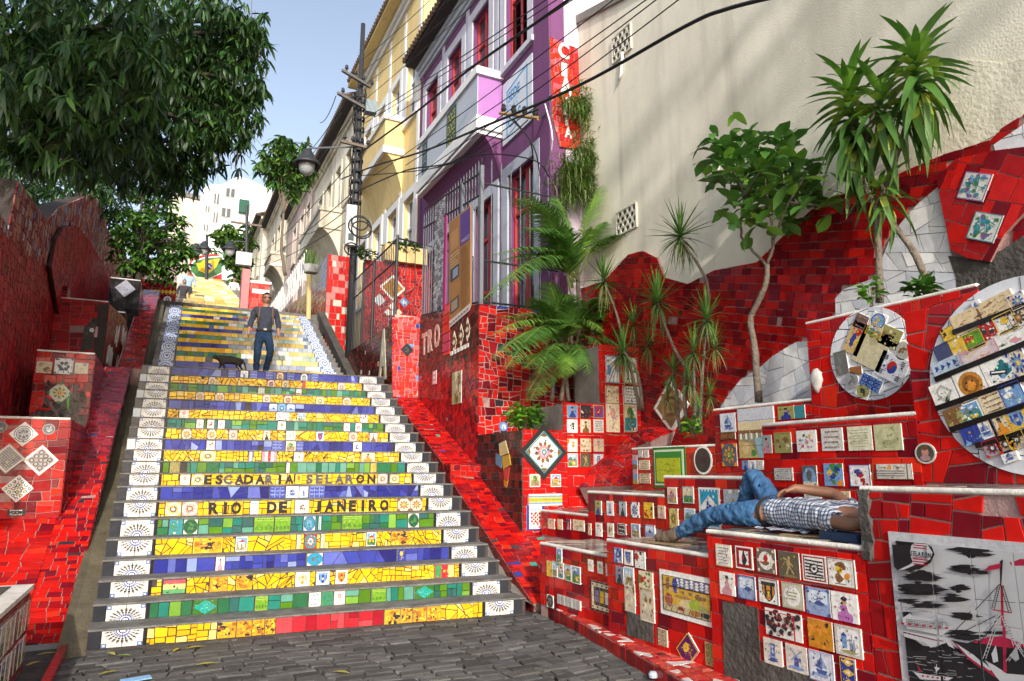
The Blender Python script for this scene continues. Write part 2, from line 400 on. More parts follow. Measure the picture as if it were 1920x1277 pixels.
def m_scene(kind=None):
    k = kind or R.choice('land house ship tree bridge'.split()); o = [rc(-1, -1, 1, 1, W), rc(-.88, 0, .88, .88, R.choice([LB, (.35, .5, .65), (.6, .5, .3)])), rc(-.88, -.88, .88, .02, R.choice([GR, OL, (.3, .25, .12), TL]))]
    for _ in range(3): o.append(blob(R.uniform(-.6, .6), R.uniform(.4, .7), .22, (.7, .72, .74), 8, .4, .1))
    if k == 'land': o += [(ccw([(-.88, 0), (-.3, .6), (.1, .1), (.4, .35), (.88, 0)]), (.12, .2, .18)), blob(.2, -.4, .4, YE, 8, .4, .2), blob(-.4, -.6, .3, GR, 8)]
    if k == 'house':
        o += [rc(-.5, -.4, .5, .25, R.choice([YE, CR, PK, W])), (ccw([(-.6, .25), (.6, .25), (0, .65)]), RD)]+[rc(x-.08, -.1, x+.08, .12, DB) for x in (-.28, .28)]+[rc(-.1, -.4, .1, 0, BR)]
    if k == 'ship': o += [(ccw([(-.5, -.15), (.5, -.15), (.35, -.42), (-.35, -.42)]), BR), bar(0, -.15, 0, .7, .05, K), (ccw([(.04, -.05), (.5, 0), (.04, .62)]), W), (ccw([(-.04, 0), (-.04, .55), (-.42, .02)]), CR)]
    if k == 'tree': o += [bar(0, -.5, 0, .1, .1, BR), blob(0, .3, .45, GR, 10, .25), blob(-.2, .2, .2, OL, 8)]
    if k == 'bridge': o += [rc(-.88, -.1, .88, .08, CR)]+[disc(x, -.2, .16, TL, 10) for x in (-.5, 0, .5)]
    for _ in range(5): o.append(blob(R.uniform(-.7, .7), R.uniform(-.8, -.2), R.uniform(.05, .14), R.choice([K, GR, YE, RD, W]), 6))
    return o
def m_delft(k=None, bgc=W):
    b1, b2 = R.choice([((.04, .08, .32), (.2, .3, .55)), ((.06, .10, .28), (.25, .33, .5))]); o = [rc(-1, -1, 1, 1, bgc)]
    k = k or R.choice('ship mill tower border'.split())
    if k == 'border':
        o = [rc(-1, -1, 1, 1, b2), rc(-.8, -.8, .8, .8, (.6, .66, .72)), rc(-.8, -.8, .8, -.1, b2)]+[disc(x, y, .2, b1, 4) for x in (-.9, .9) for y in (-.9, .9)]
        o += [blob(.1, -.1, .4, b1, 9, .4, .2), bar(0, -.1, 0, .5, .05, b1), bar(-.3, .1, .3, .3, .05, b1)]
    elif k == 'mill': o += [(ccw([(-.25, -.6), (.25, -.6), (.14, .2), (-.14, .2)]), b1), bar(-.5, -.2, .5, .65, .1, b2), bar(.5, -.25, -.5, .7, .1, b2), blob(0, -.7, .7, b2, 10, .3, .14)]
    elif k == 'tower': o += [rc(-.28, -.5, .28, .6, b2), rc(-.2, .1, .2, .35, b1), rc(-.2, -.3, .2, -.05, b1), bar(-.3, -.5, .3, -.5, .12, b1), blob(0, -.65, .5, b1, 9, .4, .12), bar(-.3, .6, .3, .6, .1, b1), rc(-.06, -.1, .06, .5, W)]
    else: o += [blob(0, -.55, .6, b2, 9, .3, .16), (ccw([(-.5, -.2), (.5, -.2), (.3, -.5), (-.3, -.5)]), b1), bar(0, -.2, 0, .85, .07, b1), (ccw([(.06, -.1), (.5, -.05), (.06, .7)]), b2), (ccw([(-.06, -.1), (-.06, .6), (-.5, -.05)]), b1), bar(-.3, -.2, -.3, .4, .05, b1)]
    return o
def m_text(bgc=W, c=K, n=6, head=True, border=None):
    o = [rc(-1, -1, 1, 1, border or bgc)]
    if border: o.append(rc(-.88, -.88, .88, .88, bgc))
    for i in range(n):
        y = .68-1.36*i/max(1, n-1); x = -.72+R.uniform(0, .1)
        while x < .68:
            l = R.uniform(.06, .26); h = .16/n*3*(.8 if i or not head else 1.2); o.append(rc(x, y-h/2, min(.74, x+l), y+h/2, c)); x += l+.06
    return o
def m_shield(a=OR, b=K, bgc=W):
    sh = lambda s: ccw([(-.6*s, .5*s), (.6*s, .5*s), (.6*s, -.1*s), (.35*s, -.55*s), (0, -.8*s), (-.35*s, -.55*s), (-.6*s, -.1*s)])
    o = [rc(-1, -1, 1, 1, bgc), (sh(1.05), b), (sh(.92), a)]
    o += [(clip(rect(x-.1, -.9, x+.1, .9), sh(.92)), b) for x in (-.3, .3)]+[disc(0, -.1, .22, b), disc(0, -.1, .13, YE), (rect(-.72, .5, .72, .74), b)]
    return o
def m_abstract(cs, n=16, bgc=None):
    o = [rc(-1, -1, 1, 1, bgc or R.choice(cs))]
    for _ in range(n): o.append(blob(R.uniform(-.85, .85), R.uniform(-.85, .85), R.uniform(.1, .34), R.choice(cs), R.choice([5, 7, 9]), .5))
    return [(clip(ccw(p), rect(-1, -1, 1, 1)), c) for p, c in o]
def m_flower(bgc=W, c=PK, leafc=GR):
    o = [rc(-1, -1, 1, 1, bgc), bar(0, -.8, 0, .1, .07, leafc), (ccw([(0, -.5), (.5, -.15), (.15, -.5)]), leafc), (ccw([(0, -.6), (-.15, -.5), (-.5, -.2)]), leafc)]
    for i in range(6): a = i*math.pi/3; o.append(disc(.24*math.cos(a), .28+.24*math.sin(a), .18, c, 8))
    o.append(disc(0, .28, .13, YE)); return o
def m_oval(bgc, rim, c):
    o = [disc(0, 0, 1, rim, 24), disc(0, 0, .86, bgc, 24)]
    for _ in range(8): o.append(blob(R.uniform(-.4, .4), R.uniform(-.4, .4), .16, c, 7, .5))
    return o
def m_figure(bgc=(.10, .09, .06), c=(.40, .30, .12)):
    return [rc(-1, -1, 1, 1, bgc), disc(.05, .55, .13, c), blob(0, .1, .2, c, 8, .2, .34), bar(0, .3, -.5, .5, .12, c), bar(.05, .25, .4, -.1, .11, c), bar(0, -.1, -.25, -.75, .15, c), bar(.05, -.1, .45, -.65, .14, c), blob(0, -.85, .7, (.2, .16, .08), 8, .3, .12)]
def m_flag(bands, horiz=True, star=None):
    o = []; n = len(bands)
    for i, c in enumerate(bands): o.append(rc(-1, 1-2*(i+1)/n, 1, 1-2*i/n, c) if horiz else rc(-1+2*i/n, -1, -1+2*(i+1)/n, 1, c))
    if star: o.append(([(math.sin(k*math.pi/5)*(.3 if k % 2 == 0 else .12)*.6, math.cos(k*math.pi/5)*(.3 if k % 2 == 0 else .12)) for k in range(10)][::-1], star))
    return o
def m_diamonds(a=YE, b=DB): return [rc(-1, -1, 1, 1, b)]+[disc(0, y, .8, a, 4, .28) for y in (-.68, 0, .68)]+[disc(0, y, .35, W, 4, .13) for y in (-.68, 0, .68)]
def m_studs(c=(.05, .07, .32), l=(.16, .2, .5)):
    o = [rc(-1, -1, 1, 1, (.25, .3, .5))]
    for i in range(3):
        for j in range(3):
            x, y = -1+2*(i+.5)/3, -1+2*(j+.5)/3; o += [rc(x-.29, y-.29, x+.29, y+.29, c), (ccw([(x-.29, y+.29), (x+.29, y+.29), (x, y)]), l)]
    return o
def motif(k):
    f = dict(portrait=m_portrait, scene=m_scene, delft=m_delft, text=m_text, shield=lambda: m_shield(R.choice([OR, RD, DB, GR]), R.choice([K, DB, W])),
             rosette=lambda: m_rosette(R.choice([W, CR, LB]), R.choice([(DB, LB, YE), (RD, GR, YE), (K, BR, OR), (TL, DB, W)])), flower=lambda: m_flower(R.choice([W, CR]), R.choice([PK, RD, DB, YE])),
             abstract=lambda: m_abstract(R.choice([[W, K, RD], [DB, LB, W], [OR, K, YE], [GR, TL, YE], [CR, BR, OL]])), figure=m_figure, studs=m_studs, fine=lambda: m_fine(R.choice([W, CR]), R.choice([K, DB, BR])),
             kraft=lambda: m_abstract([CR, BR, (.45, .3, .15)], 8, CR))
    return f[k]() if isinstance(k, str) else k() if callable(k) else k
ANY = ['portrait', 'scene', 'delft', 'text', 'shield', 'rosette', 'flower', 'abstract', 'scene', 'portrait', 'fine', 'delft']
def dtile(th, fr, a, b, w, h, mot=None, rot=0., t=.019, name='picture_tile', base=W, shape=None, label=None, border=None, nx=1, ny=1, gap=.004, m='printm'):
    """one (or an nx by ny panel of) printed tile: a slab with the print laid on it"""
    if mot is None: mot = R.choice(ANY)
    ps = motif(mot); ca, sa = math.cos(rot), math.sin(rot); f = Fr(fr.P(a, b), fr.u*ca+fr.v*sa, -fr.u*sa+fr.v*ca)
    bd = border or 0.; out = []
    if name == 'picture_tile' and nx*ny == 1 and shape is None and len(ps) > 2:      # small brush marks of the same glazes
        cs = [c for _, c in ps[1:]]; ps = list(ps)+[blob(R.uniform(-.8, .8), R.uniform(-.8, .8), R.uniform(.03, .10), tuple(min(.85, v*R.uniform(.5, 1.4)) for v in R.choice(cs)), R.choice([4, 5, 6]), .5) for _ in range(12)]
        for _ in range(9): x, y, q = R.uniform(-.75, .75), R.uniform(-.75, .75), R.uniform(0, 6.28); ps.append(bar(x, y, x+.22*math.cos(q), y+.22*math.sin(q), R.uniform(.025, .05), R.choice([K, BR, (.12, .10, .09), R.choice(cs)])))
        if R.random() < .35: e = R.choice(cs); ps += [rc(-1, -1, -.93, 1, e), rc(.93, -1, 1, 1, e), rc(-.93, .93, .93, 1, e), rc(-.93, -1, .93, -.93, e)]
    for i in range(nx):
        for j in range(ny):
            x0, x1, y0, y1 = -w/2+w*i/nx, -w/2+w*(i+1)/nx, -h/2+h*j/ny, -h/2+h*(j+1)/ny
            g = gap/2 if nx*ny > 1 else 0.
            r = rect(x0+g, y0+g, x1-g, y1-g) if shape is None else [(p*w/2, q*h/2) for p, q in shape]
            mb = MB(); mb.slab(f, r, -.004, t, base); lv = t
            for p, c in ps:
                q = [(px*(w/2-bd), py*(h/2-bd)) for px, py in p]
                q = tidy(clip(q, r)) if shape is None else tidy(clip(q, ccw(r)))
                if len(q) < 3 or abs(area(q)) < 1e-7: continue
                lv += .00022; mb.poly([f.P(x, y, lv) for x, y in ccw(q)], c)
            out.append(mb.build(name, m, th, label=label))
    return out
CIRC = [(math.cos(2*math.pi*k/24), math.sin(2*math.pi*k/24)) for k in range(24)]
DIAM = [(1, 0), (0, 1), (-1, 0), (0, -1)]
def hole(a, b, w, h, m=.85): return rect(a-w/2*m, b-h/2*m, a+w/2*m, b+h/2*m)
# ================================================================ THE SETTING: ground, hill, cobbles
b = MB(); n = 60
gx = [-400, -120, -40, -14, -6, -3, 0, 3.9, 6, 9, 16, 40, 120, 400]; gy = [-300, -80, -20, -5, 2, 7.6, 10, 14, 20, 28, 40, 60, 90, 160, 500]
def gz(x, y): return float(np.interp(y, [7.7, 7.8, 14, 21, 28, 52, 60, 160, 500], [-.06, -.6, 2.4, 5.4, 6.0, 13.4, 14, 16, 16]))
V = [(x, y, gz(x, y)) for y in gy for x in gx]; nx = len(gx)
b.raw(V, [[j*nx+i, j*nx+i+1, (j+1)*nx+i+1, (j+1)*nx+i] for j in range(len(gy)-1) for i in range(nx-1)], (.16, .15, .12))
b.build('ground', 'cement', kind='structure')
street = thing('street', None, None, (1.6, 5.5, 0), kind='structure')
b = MB(); b.box((-6, -3, -.05), (4.2, 7.75, -.03)); b.build('street_bed', 'cement_dark', street)
cob = bricks((-.75, 3.2, 3.95, 7.75), .225, .125, .28, .12)
cob = [[(x+.02*math.sin(y*9)+R.gauss(0, .006), y+.05*math.sin(x*1.9)+R.gauss(0, .006)) for x, y in c] for c in cob]
STREET = [(-.52, 3.2), (3.2, 3.2), (3.42, 4.4), (3.72, 5.9), (3.80, 7.0), (3.7, 7.12), (-.40, 7.36), (-.62, 7.0)]
mosaic(street, FZ(-.034), STREET, cob, [((.085, .083, .08), 4), ((.058, .057, .055), 3), ((.115, .112, .105), 3), ((.09, .085, .077), 2)], .017, .034, 'cobblestone', 300, m='stone', min_a=.003, bev=.012)
# street outside the frame goes on as plain setts
b = MB(); b.box((-6, -3, -.03), (4.2, 3.2, 0), (.08, .076, .07)); b.build('street_paving', 'stone', street)
# ================================================================ LOWER STAIRCASE
YS = [7.314, 7.659, 7.988, 8.313, 8.59, 8.864, 9.172, 9.505, 9.811, 10.125, 10.433, 10.756, 11.056, 11.329, 11.63, 11.949, 12.244, 12.546, 12.85, 13.177]
ZS = [0, .16, .315, .477, .634, .813, 1.001, 1.175, 1.339, 1.49, 1.643, 1.797, 1.956, 2.121, 2.28, 2.442, 2.611, 2.777, 2.932, 3.102, 3.283]
DL, XL, XR = -.067, -.3646, 3.5276
stairs = thing('staircase', 'lower flight of yellow, blue and green tiled steps edged with white sunburst tiles', 'staircase', (1.6, 10, 0))
KIND = 'YGYBYGYBYGYBYGYBYGYB'
def panel(st, f, a0, a1, b0, b1, k, lim, worn):
    W_ = a1-a0
    if W_ < .02: return 0
    m = 'glaze_worn' if worn else 'glaze'
    if k == 'Y':
        bb = (a0-.05, b0-.05, a1+.05, b1+.05)
        cells = crazy(bb, R.choice([.006, .009, .012]), R.choice([.06, .45, .8]), 1.1) if lim != 25 else crazy(bb, .012, .05, 1.1)
        return mosaic(st, f, rect(a0, b0, a1, b1), cells, YELL, .009, .011, 'tile', lim, m=m)
    pal = {'G': GREENS, 'B': BLUES, 'R': [((.50, .02, .03), 3), ((.60, .06, .07), 2), ((.30, .01, .02), 2)]}[k]
    bb = (a0, b0, a1, b1)
    cells = crazy(bb, R.choice([.009, .014, .02]), .03 if k != 'B' else R.choice([.02, .5]), 1.0)
    return mosaic(st, f, rect(a0, b0, a1, b1), cells, pal, .006, .011, 'tile', lim, m=m)
GH = m_flag([(.45, .08, .1), (.75, .6, .2), (.1, .3, .12)], True, K); CM = m_flag([(.05, .25, .08), (.5, .03, .04), (.75, .6, .2)], False, YE)
def lime(): return [rc(-1, -1, 1, 1, (.14, .30, .02))]+[bar(-1, y, 1, y, .1, (.30, .42, .08)) for y in (.55, .8)]+[disc(x, -.5, .2, (.08, .2, .02), 8, .3) for x in (-.75, -.25, .25, .75)]
def tealdia(): return [rc(-1, -1, 1, 1, (.04, .13, .02)), disc(0, 0, .98, (.02, .28, .22), 4)]+[disc(R.uniform(-.4, .4), R.uniform(-.4, .4), .05, (.12, .45, .38), 5) for _ in range(14)]
def orngblk(): return m_abstract([OR, K, YE, (.35, .12, .02)], 26, (.60, .32, .02))
def cream_orn(): return m_rosette((.6, .52, .4), [(YE, K, W), (BR, OR, YE), (PK, BR, CR)][R.randrange(3)])
BX = lambda: m_oval((.02, .25, .42), (.02, .25, .42), (.12, .13, .15))
SPEC = {  # pixel x of the centre, width in metres, print
 1: [(425, .16, orngblk), (455, .16, orngblk), (480, .15, orngblk), (501, .15, orngblk), (735, .16, orngblk), (758, .16, orngblk), (785, .16, orngblk), (812, .16, orngblk)],
 2: [(385, .22, tealdia), (490, .12, lime), (590, .12, lambda: m_text(W, TL, 3)), (612, .14, lambda: m_fine(GR, TL, 3)), (636, .12, m_flower), (710, .16, lime), (795, .22, tealdia)],
 3: [(327, .22, lambda: GH), (410, .17, orngblk), (458, .16, orngblk), (567, .15, lambda: m_shield(OR, CR, W)), (605, .15, lambda: m_shield(DB, LB, W)), (640, .13, lambda: m_shield(RD, OR, W)), (833, .24, lambda: CM)],
 4: [(413, .09, m_portrait), (590, .18, BX), (752, .10, lambda: m_flower(DB, YE, YE))],
 5: [(390, .30, orngblk), (453, .13, lambda: m_scene('house')), (560, .05, 'kraft'), (582, .14, lambda: m_rosette(TL, (RD, W, TL))), (605, .05, 'kraft'), (696, .12, lambda: m_scene('house')), (750, .22, orngblk)],
 6: [(330, .14, lambda: m_abstract([TL, W, GR], 8, TL)), (357, .16, lambda: m_oval((.02, .08, .05), (.04, .12, .02), GR)), (495, .22, lime), (530, .18, lime), (580, .14, lambda: m_oval(TL, DB, LB)), (600, .04, lambda: m_flag([W, TL, W, TL], False)), (660, .25, lime), (775, .14, lambda: m_oval((.02, .09, .05), (.04, .12, .02), GR))],
 7: [(325, .17, cream_orn), (356, .17, cream_orn), (477, .10, lambda: m_text(W, LB, 2)), (566, .17, lambda: m_oval(W, W, BR)), (757, .17, cream_orn), (780, .17, cream_orn)],
 8: [(520, .19, m_studs), (548, .16, lambda: m_delft('ship')), (566, .16, lambda: m_delft('mill')), (594, .19, m_studs)],
 9: [(347, .12, m_flower), (371, .15, cream_orn), (560, .09, lambda: m_flower(YE, RD, RD)), (717, .14, cream_orn), (739, .14, cream_orn)],
 10: [(328, .12, lambda: m_fine(OL, BR)), (540, .05, lambda: m_fine(W, TL, 3)), (700, .09, lambda: m_fine(OL, YE))],
 11: [(390, .2, cream_orn), (470, .06, lambda: m_flag([PK, W, LB], False)), (505, .2, lambda: m_flag([PK, (.5, .6, .6), RD, W, PK], False)), (560, .14, lambda: m_abstract([W, K, OR], 10, W)), (690, .2, lambda: m_portrait(CR, OR))],
 12: [(395, .12, lambda: m_oval(W, (.3, .35, .5), BR)), (520, .14, m_studs), (545, .14, m_scene), (560, .14, m_studs), (670, .13, lambda: m_oval(W, W, DB))],
 13: [(350, .13, cream_orn), (397, .12, cream_orn), (437, .12, cream_orn), (500, .10, m_portrait), (545, .14, m_text), (600, .12, 'shield'), (662, .13, cream_orn), (700, .13, m_portrait)],
 14: [(375, .10, lambda: m_oval(W, W, PK)), (395, .10, lambda: m_oval(W, W, RD)), (415, .10, lambda: m_oval(W, W, PK)), (528, .12, lambda: m_flower(W, GR)), (650, .10, lambda: m_oval(W, W, PK)), (672, .1, lambda: m_oval(W, W, RD))],
 15: [(345, .14, m_flower), (530, .2, m_text), (565, .13, m_scene), (682, .12, lambda: m_abstract([W, RD, DB], 8, W))],
 16: [(512, .14, lambda: m_delft('border')), (528, .13, 'rosette'), (545, .14, lambda: m_delft('border'))],
 17: [(375, .12, cream_orn), (412, .14, cream_orn), (500, .12, cream_orn), (540, .14, lambda: m_rosette(CR, (RD, BR, OR))), (600, .14, cream_orn), (650, .14, cream_orn)],
 18: [(490, .12, lambda: m_fine(W, GR)), (560, .1, 'scene')],
 19: [(398, .12, cream_orn), (508, .13, lambda: m_rosette(W, (RD, K, RD))), (535, .12, cream_orn), (570, .05, lambda: m_flag([RD], False)), (640, .13, cream_orn)],
 20: [(435, .13, m_studs), (458, .13, lambda: m_delft('mill')), (475, .13, m_studs), (505, .13, m_studs), (525, .12, 'rosette'), (545, .13, m_studs), (570, .12, 'rosette'), (590, .13, m_studs)],
}
LET = {7: ('RIODEJANEIRO', [401, 422.5, 442.5, 509.5, 531, 595.5, 617.5, 640, 660.5, 680, 699, 720]),
       9: ('ESCADARIASELARON', [390, 411, 427.5, 449, 466, 487.5, 505, 524.5, 542.5, 580, 598, 616, 636, 655, 675, 696])}
tile_n = 0
for k in range(1, 21):
    y = YS[k-1]; z0, z1 = ZS[k-1], ZS[k]; yn = YS[k] if k < 20 else 14.4
    f = Fr((0, y, 0), (1, DL, 0), (0, 0, 1)); yy = lambda x, q: q+DL*x
    b = MB(); xa, xb = -.47, 3.66
    b.slab(FZ(0), [(xa, yy(xa, y)+.004), (xb, yy(xb, y)+.004), (xb, yy(xb, yn)+.03), (xa, yy(xa, yn)+.03)], z0-.16, z1+.002, (.2, .2, .2), True)
    st = b.build('step', 'grout_dark', stairs)
    b = MB(); jag = [(xa+(xb-xa)*i/24, yy(xa+(xb-xa)*i/24, y)-.010-R.uniform(0, .008)) for i in range(25)]
    b.slab(FZ(0), jag+[(xb+.02, yy(xb, yn)+.03), (xa-.01, yy(xa, yn)+.03)], z1+.002, z1+.018, (.2, .2, .2), True); b.build('tread', 'tread', st)
    B0, B1 = z0+.018, z1; bc, bh = (B0+B1)/2, B1-B0
    # sunburst pairs and black end tiles; odd rows hang from the top edge, even rows rise from the bottom edge
    half = 1 if k % 2 else 0
    for xc in (XL+.165, XR-.165):
        fade = k > 12 and xc < 1; ring = (.25, .27, .33) if fade else DB
        dtile(st, f, xc, bc, .325, bh, m_burst(half, ring), t=.013, name='sunburst_tile', base=(.56, .545, .51), nx=2, m='printm')
    for a0, a1 in ((-.465, XL-.004), (XR+.004, 3.625)):
        c = (.03, .032, .038) if not (k in (12, 15, 17, 19) and a0 < 0) else (.45, .5, .52)
        b = MB(); b.slab(f, rect(a0, B0, a1, B1), -.004, .012, c); b.build('black_tile' if c[0] < .2 else 'grey_tile', 'glaze', st)
    m0, m1 = XL+.36, XR-.36; occ = []
    b = MB(); b.slab(f, rect(XL+.333, B0, m0-.006, B1), -.004, .01, (.02, .02, .022)); b.build('edge_strip', 'glaze', st); b = MB(); b.slab(f, rect(m1+.006, B0, XR-.333, B1), -.004, .01, (.02, .02, .022)); b.build('edge_strip', 'glaze', st)
    lim = (25 if k in LET else 26) if k <= 9 else 6
    vrow = 1215-(k-1)*40
    for u, wd, fn in SPEC.get(k, []):
        pz = f.o+f.v*bc
        a = f.px(u, 0)[0]
        # find the point on the riser's middle line that projects to this pixel column
        lo, hi = -1., 4.
        for _ in range(40):
            mid = (lo+hi)/2; d = f.P(mid, bc)-CAM; uu = 960+FPX*(d@_rt)/(d@_F)
            lo, hi = (mid, hi) if uu < u else (lo, mid)
        occ.append((mid-wd/2, mid+wd/2, fn))
    if k in LET:
        s, us = LET[k]; hh = bh*.90
        for ch, u in zip(s, us):
            lo, hi = -1., 4.
            for _ in range(40):
                mid = (lo+hi)/2; d = f.P(mid, bc)-CAM; uu = 960+FPX*(d@_rt)/(d@_F)
                lo, hi = (mid, hi) if uu < u else (lo, mid)
            P, wd = glyphs(ch, .05); ww = min(wd*hh*1.02, .112); ww = .036 if ch == 'I' else max(ww, .088)
            g = (.028, .028, .03) if (k == 7 or R.random() < .6) else (.085, .085, .10)
            b = MB()
            for p in P: b.slab(f, [(mid-ww/2+ww*q[0]/wd, bc-hh/2+hh*q[1]) for q in p], .006, .019, g)
            b.build('letter', 'glaze', st)
    occ.sort(key=lambda q: q[0]); x = m0
    worn = k > 11
    def fillgap(x, e):
        kk = KIND[k-1]
        if k == 1:
            mid = (x+e)/2
            if 1.3 < mid < 2.25: kk = 'R'
        while x < e-.02:
            nx_ = min(e, x+R.uniform(.25, .55) if kk != 'B' else x+R.uniform(.35, .8))
            if e-nx_ < .1: nx_ = e
            panel(st, f, x, nx_-.004, B0, B1, kk, lim, worn); x = nx_
    for a0, a1, fn in occ:
        a0 = max(a0, x); 
        if a1-a0 < .03: continue
        fillgap(x, a0-.004)
        p = fn() if callable(fn) else fn
        hb = bh if KIND[k-1] != 'Y' or R.random() < .75 else bh
        dtile(st, f, (a0+a1)/2, bc, a1-a0-.006, hb-.004, p, t=.014, name='picture_tile'); x = a1+.002
    fillgap(x, m1)
# rubble edge between the steps and the red balustrade
for xs, nm in (((3.66, 3.87), 'rubble_edge'),):
    b = MB(); pts = []
    for i in range(30):
        y = 7.2+6*i/29; z = np.interp(y, [7.0, 9.6, 12.95], [-.02, 1.12, 2.74])+R.uniform(-.05, .06)
        pts.append((y, z))
    V = []; 
    for y, z in pts: V += [(xs[0]-.02, y, z+R.uniform(-.03, .03)), ((xs[0]+xs[1])/2, y, z-.03+R.uniform(-.03, .03)), (xs[1], y, z-.1)]
    b.raw(V, [[i*3+j, i*3+j+1, i*3+4+j, i*3+3+j] for i in range(29) for j in range(2)], (.2, .19, .18)); b.build(nm, 'cement', stairs)
# ================================================================ LANDING AND UPPER STAIRCASE
b = MB(); b.slab(FZ(0), [(-.47, 13.24), (3.66, 12.97), (3.9, 14.7), (-.47, 14.7)], 2.6, 3.275, (.5, .5, .5), True); o = b.build('landing', 'tread', kind='structure')
upper = thing('staircase', 'upper flight of yellow, green and navy steps edged with blue ring tiles', 'staircase', (1.6, 17, 3.28))
NU = 18
def ul(k): return 14.3+.426*k
def ur(k): return 13.75+.455*k
UK = 'YBYGYBYGYBYGYBYGYG'
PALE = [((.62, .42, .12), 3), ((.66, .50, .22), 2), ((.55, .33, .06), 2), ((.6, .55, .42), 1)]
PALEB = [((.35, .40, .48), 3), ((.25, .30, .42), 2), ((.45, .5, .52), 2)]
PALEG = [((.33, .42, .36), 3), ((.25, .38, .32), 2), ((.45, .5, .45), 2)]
for k in range(NU):
    z0 = 3.283+.165*k; z1 = z0+.165; s = k/(NU-1)
    xl0, xl1, xr0, xr1 = -.25+.06*s, .0+.1*s, 2.68+.62*s, 2.92+.66*s
    p0 = np.array((xl0, ul(k), 0)); p1 = np.array((xr1, ur(k), 0)); dv = (p1-p0)/(p1-p0)[0]
    f = Fr(p0-dv*xl0, dv, (0, 0, 1)); L = np.linalg.norm(dv)
    nl, nr = ul(k+1)+.05, ur(k+1)+.05
    b = MB(); b.slab(FZ(0), [(xl0-.1, ul(k)+.004), (xr1+.14, ur(k)+.004), (xr1+.14, nr), (xl0-.1, nl)], z0-.2, z1, (.2, .2, .2), True)
    st = b.build('step', 'tread', upper)
    B0, B1 = z0+.002, z1-.006; bc, bh = (B0+B1)/2, B1-B0
    for x0, x1 in ((xl0, xl1), (xr0, xr1)):
        dtile(st, f, (x0+x1)/2*L, bc, (x1-x0)*L, bh, m_rings(0 if k % 2 else 1), t=.013, name='blue_ring_tile', base=(.35, .43, .6))
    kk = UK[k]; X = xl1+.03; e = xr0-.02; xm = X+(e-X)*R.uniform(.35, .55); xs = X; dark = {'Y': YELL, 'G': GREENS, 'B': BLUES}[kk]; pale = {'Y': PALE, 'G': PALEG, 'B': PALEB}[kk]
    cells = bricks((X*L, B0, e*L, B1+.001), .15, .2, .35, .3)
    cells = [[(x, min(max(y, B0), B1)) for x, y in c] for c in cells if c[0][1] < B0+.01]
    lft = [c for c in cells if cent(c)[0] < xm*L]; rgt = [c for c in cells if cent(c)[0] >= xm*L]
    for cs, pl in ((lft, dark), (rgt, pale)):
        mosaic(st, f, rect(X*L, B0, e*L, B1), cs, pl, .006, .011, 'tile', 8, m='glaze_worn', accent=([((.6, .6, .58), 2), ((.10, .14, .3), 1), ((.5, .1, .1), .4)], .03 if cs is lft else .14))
# ================================================================ helpers for tile-clad walls
def P3(*p): return np.array(p, float)
def clad(th, f, out, A=.008, pal=REDS, skew=.12, asp=1.5, gap=.008, limit=300, holes=(), cells=None, m='glaze', accent=None, t=.012, name='tile', bev=0.):
    bb = bbox(out)
    if cells is None: cells = crazy((bb[0]-.05, bb[1]-.05, bb[2]+.05, bb[3]+.05), A, skew, asp)
    return mosaic(th, f, out, cells, pal, gap, t, name, limit, holes, m, accent=accent, bev=bev)
def coping(th, f, a0, a1, b, depth, h=.022, over=.014):
    """rounded painted nosing along the top front edge of a wall or bench"""
    n = 14; mb = MB(); V = []
    for i in range(n+1):
        a = a0+(a1-a0)*i/n; j = R.uniform(-.004, .004)
        for hh, bb_ in ((-.05, .001), (-.01, .006), (over*.7+j, .002), (over+j, -.012), (over*.8+j, -h), (.002, -h-.004)):
            V.append(f.P(a, b+bb_, hh))
    F = [[i*6+k, (i+1)*6+k, (i+1)*6+k+1, i*6+k+1] for i in range(n) for k in range(5)]
    mb.raw(V, F, (.7, .68, .6)); mb.poly([V[k] for k in range(6)], (.7, .68, .6)); mb.poly([V[n*6+k] for k in range(5, -1, -1)], (.7, .68, .6))
    return mb.build('coping', 'coping', th, smooth=True)
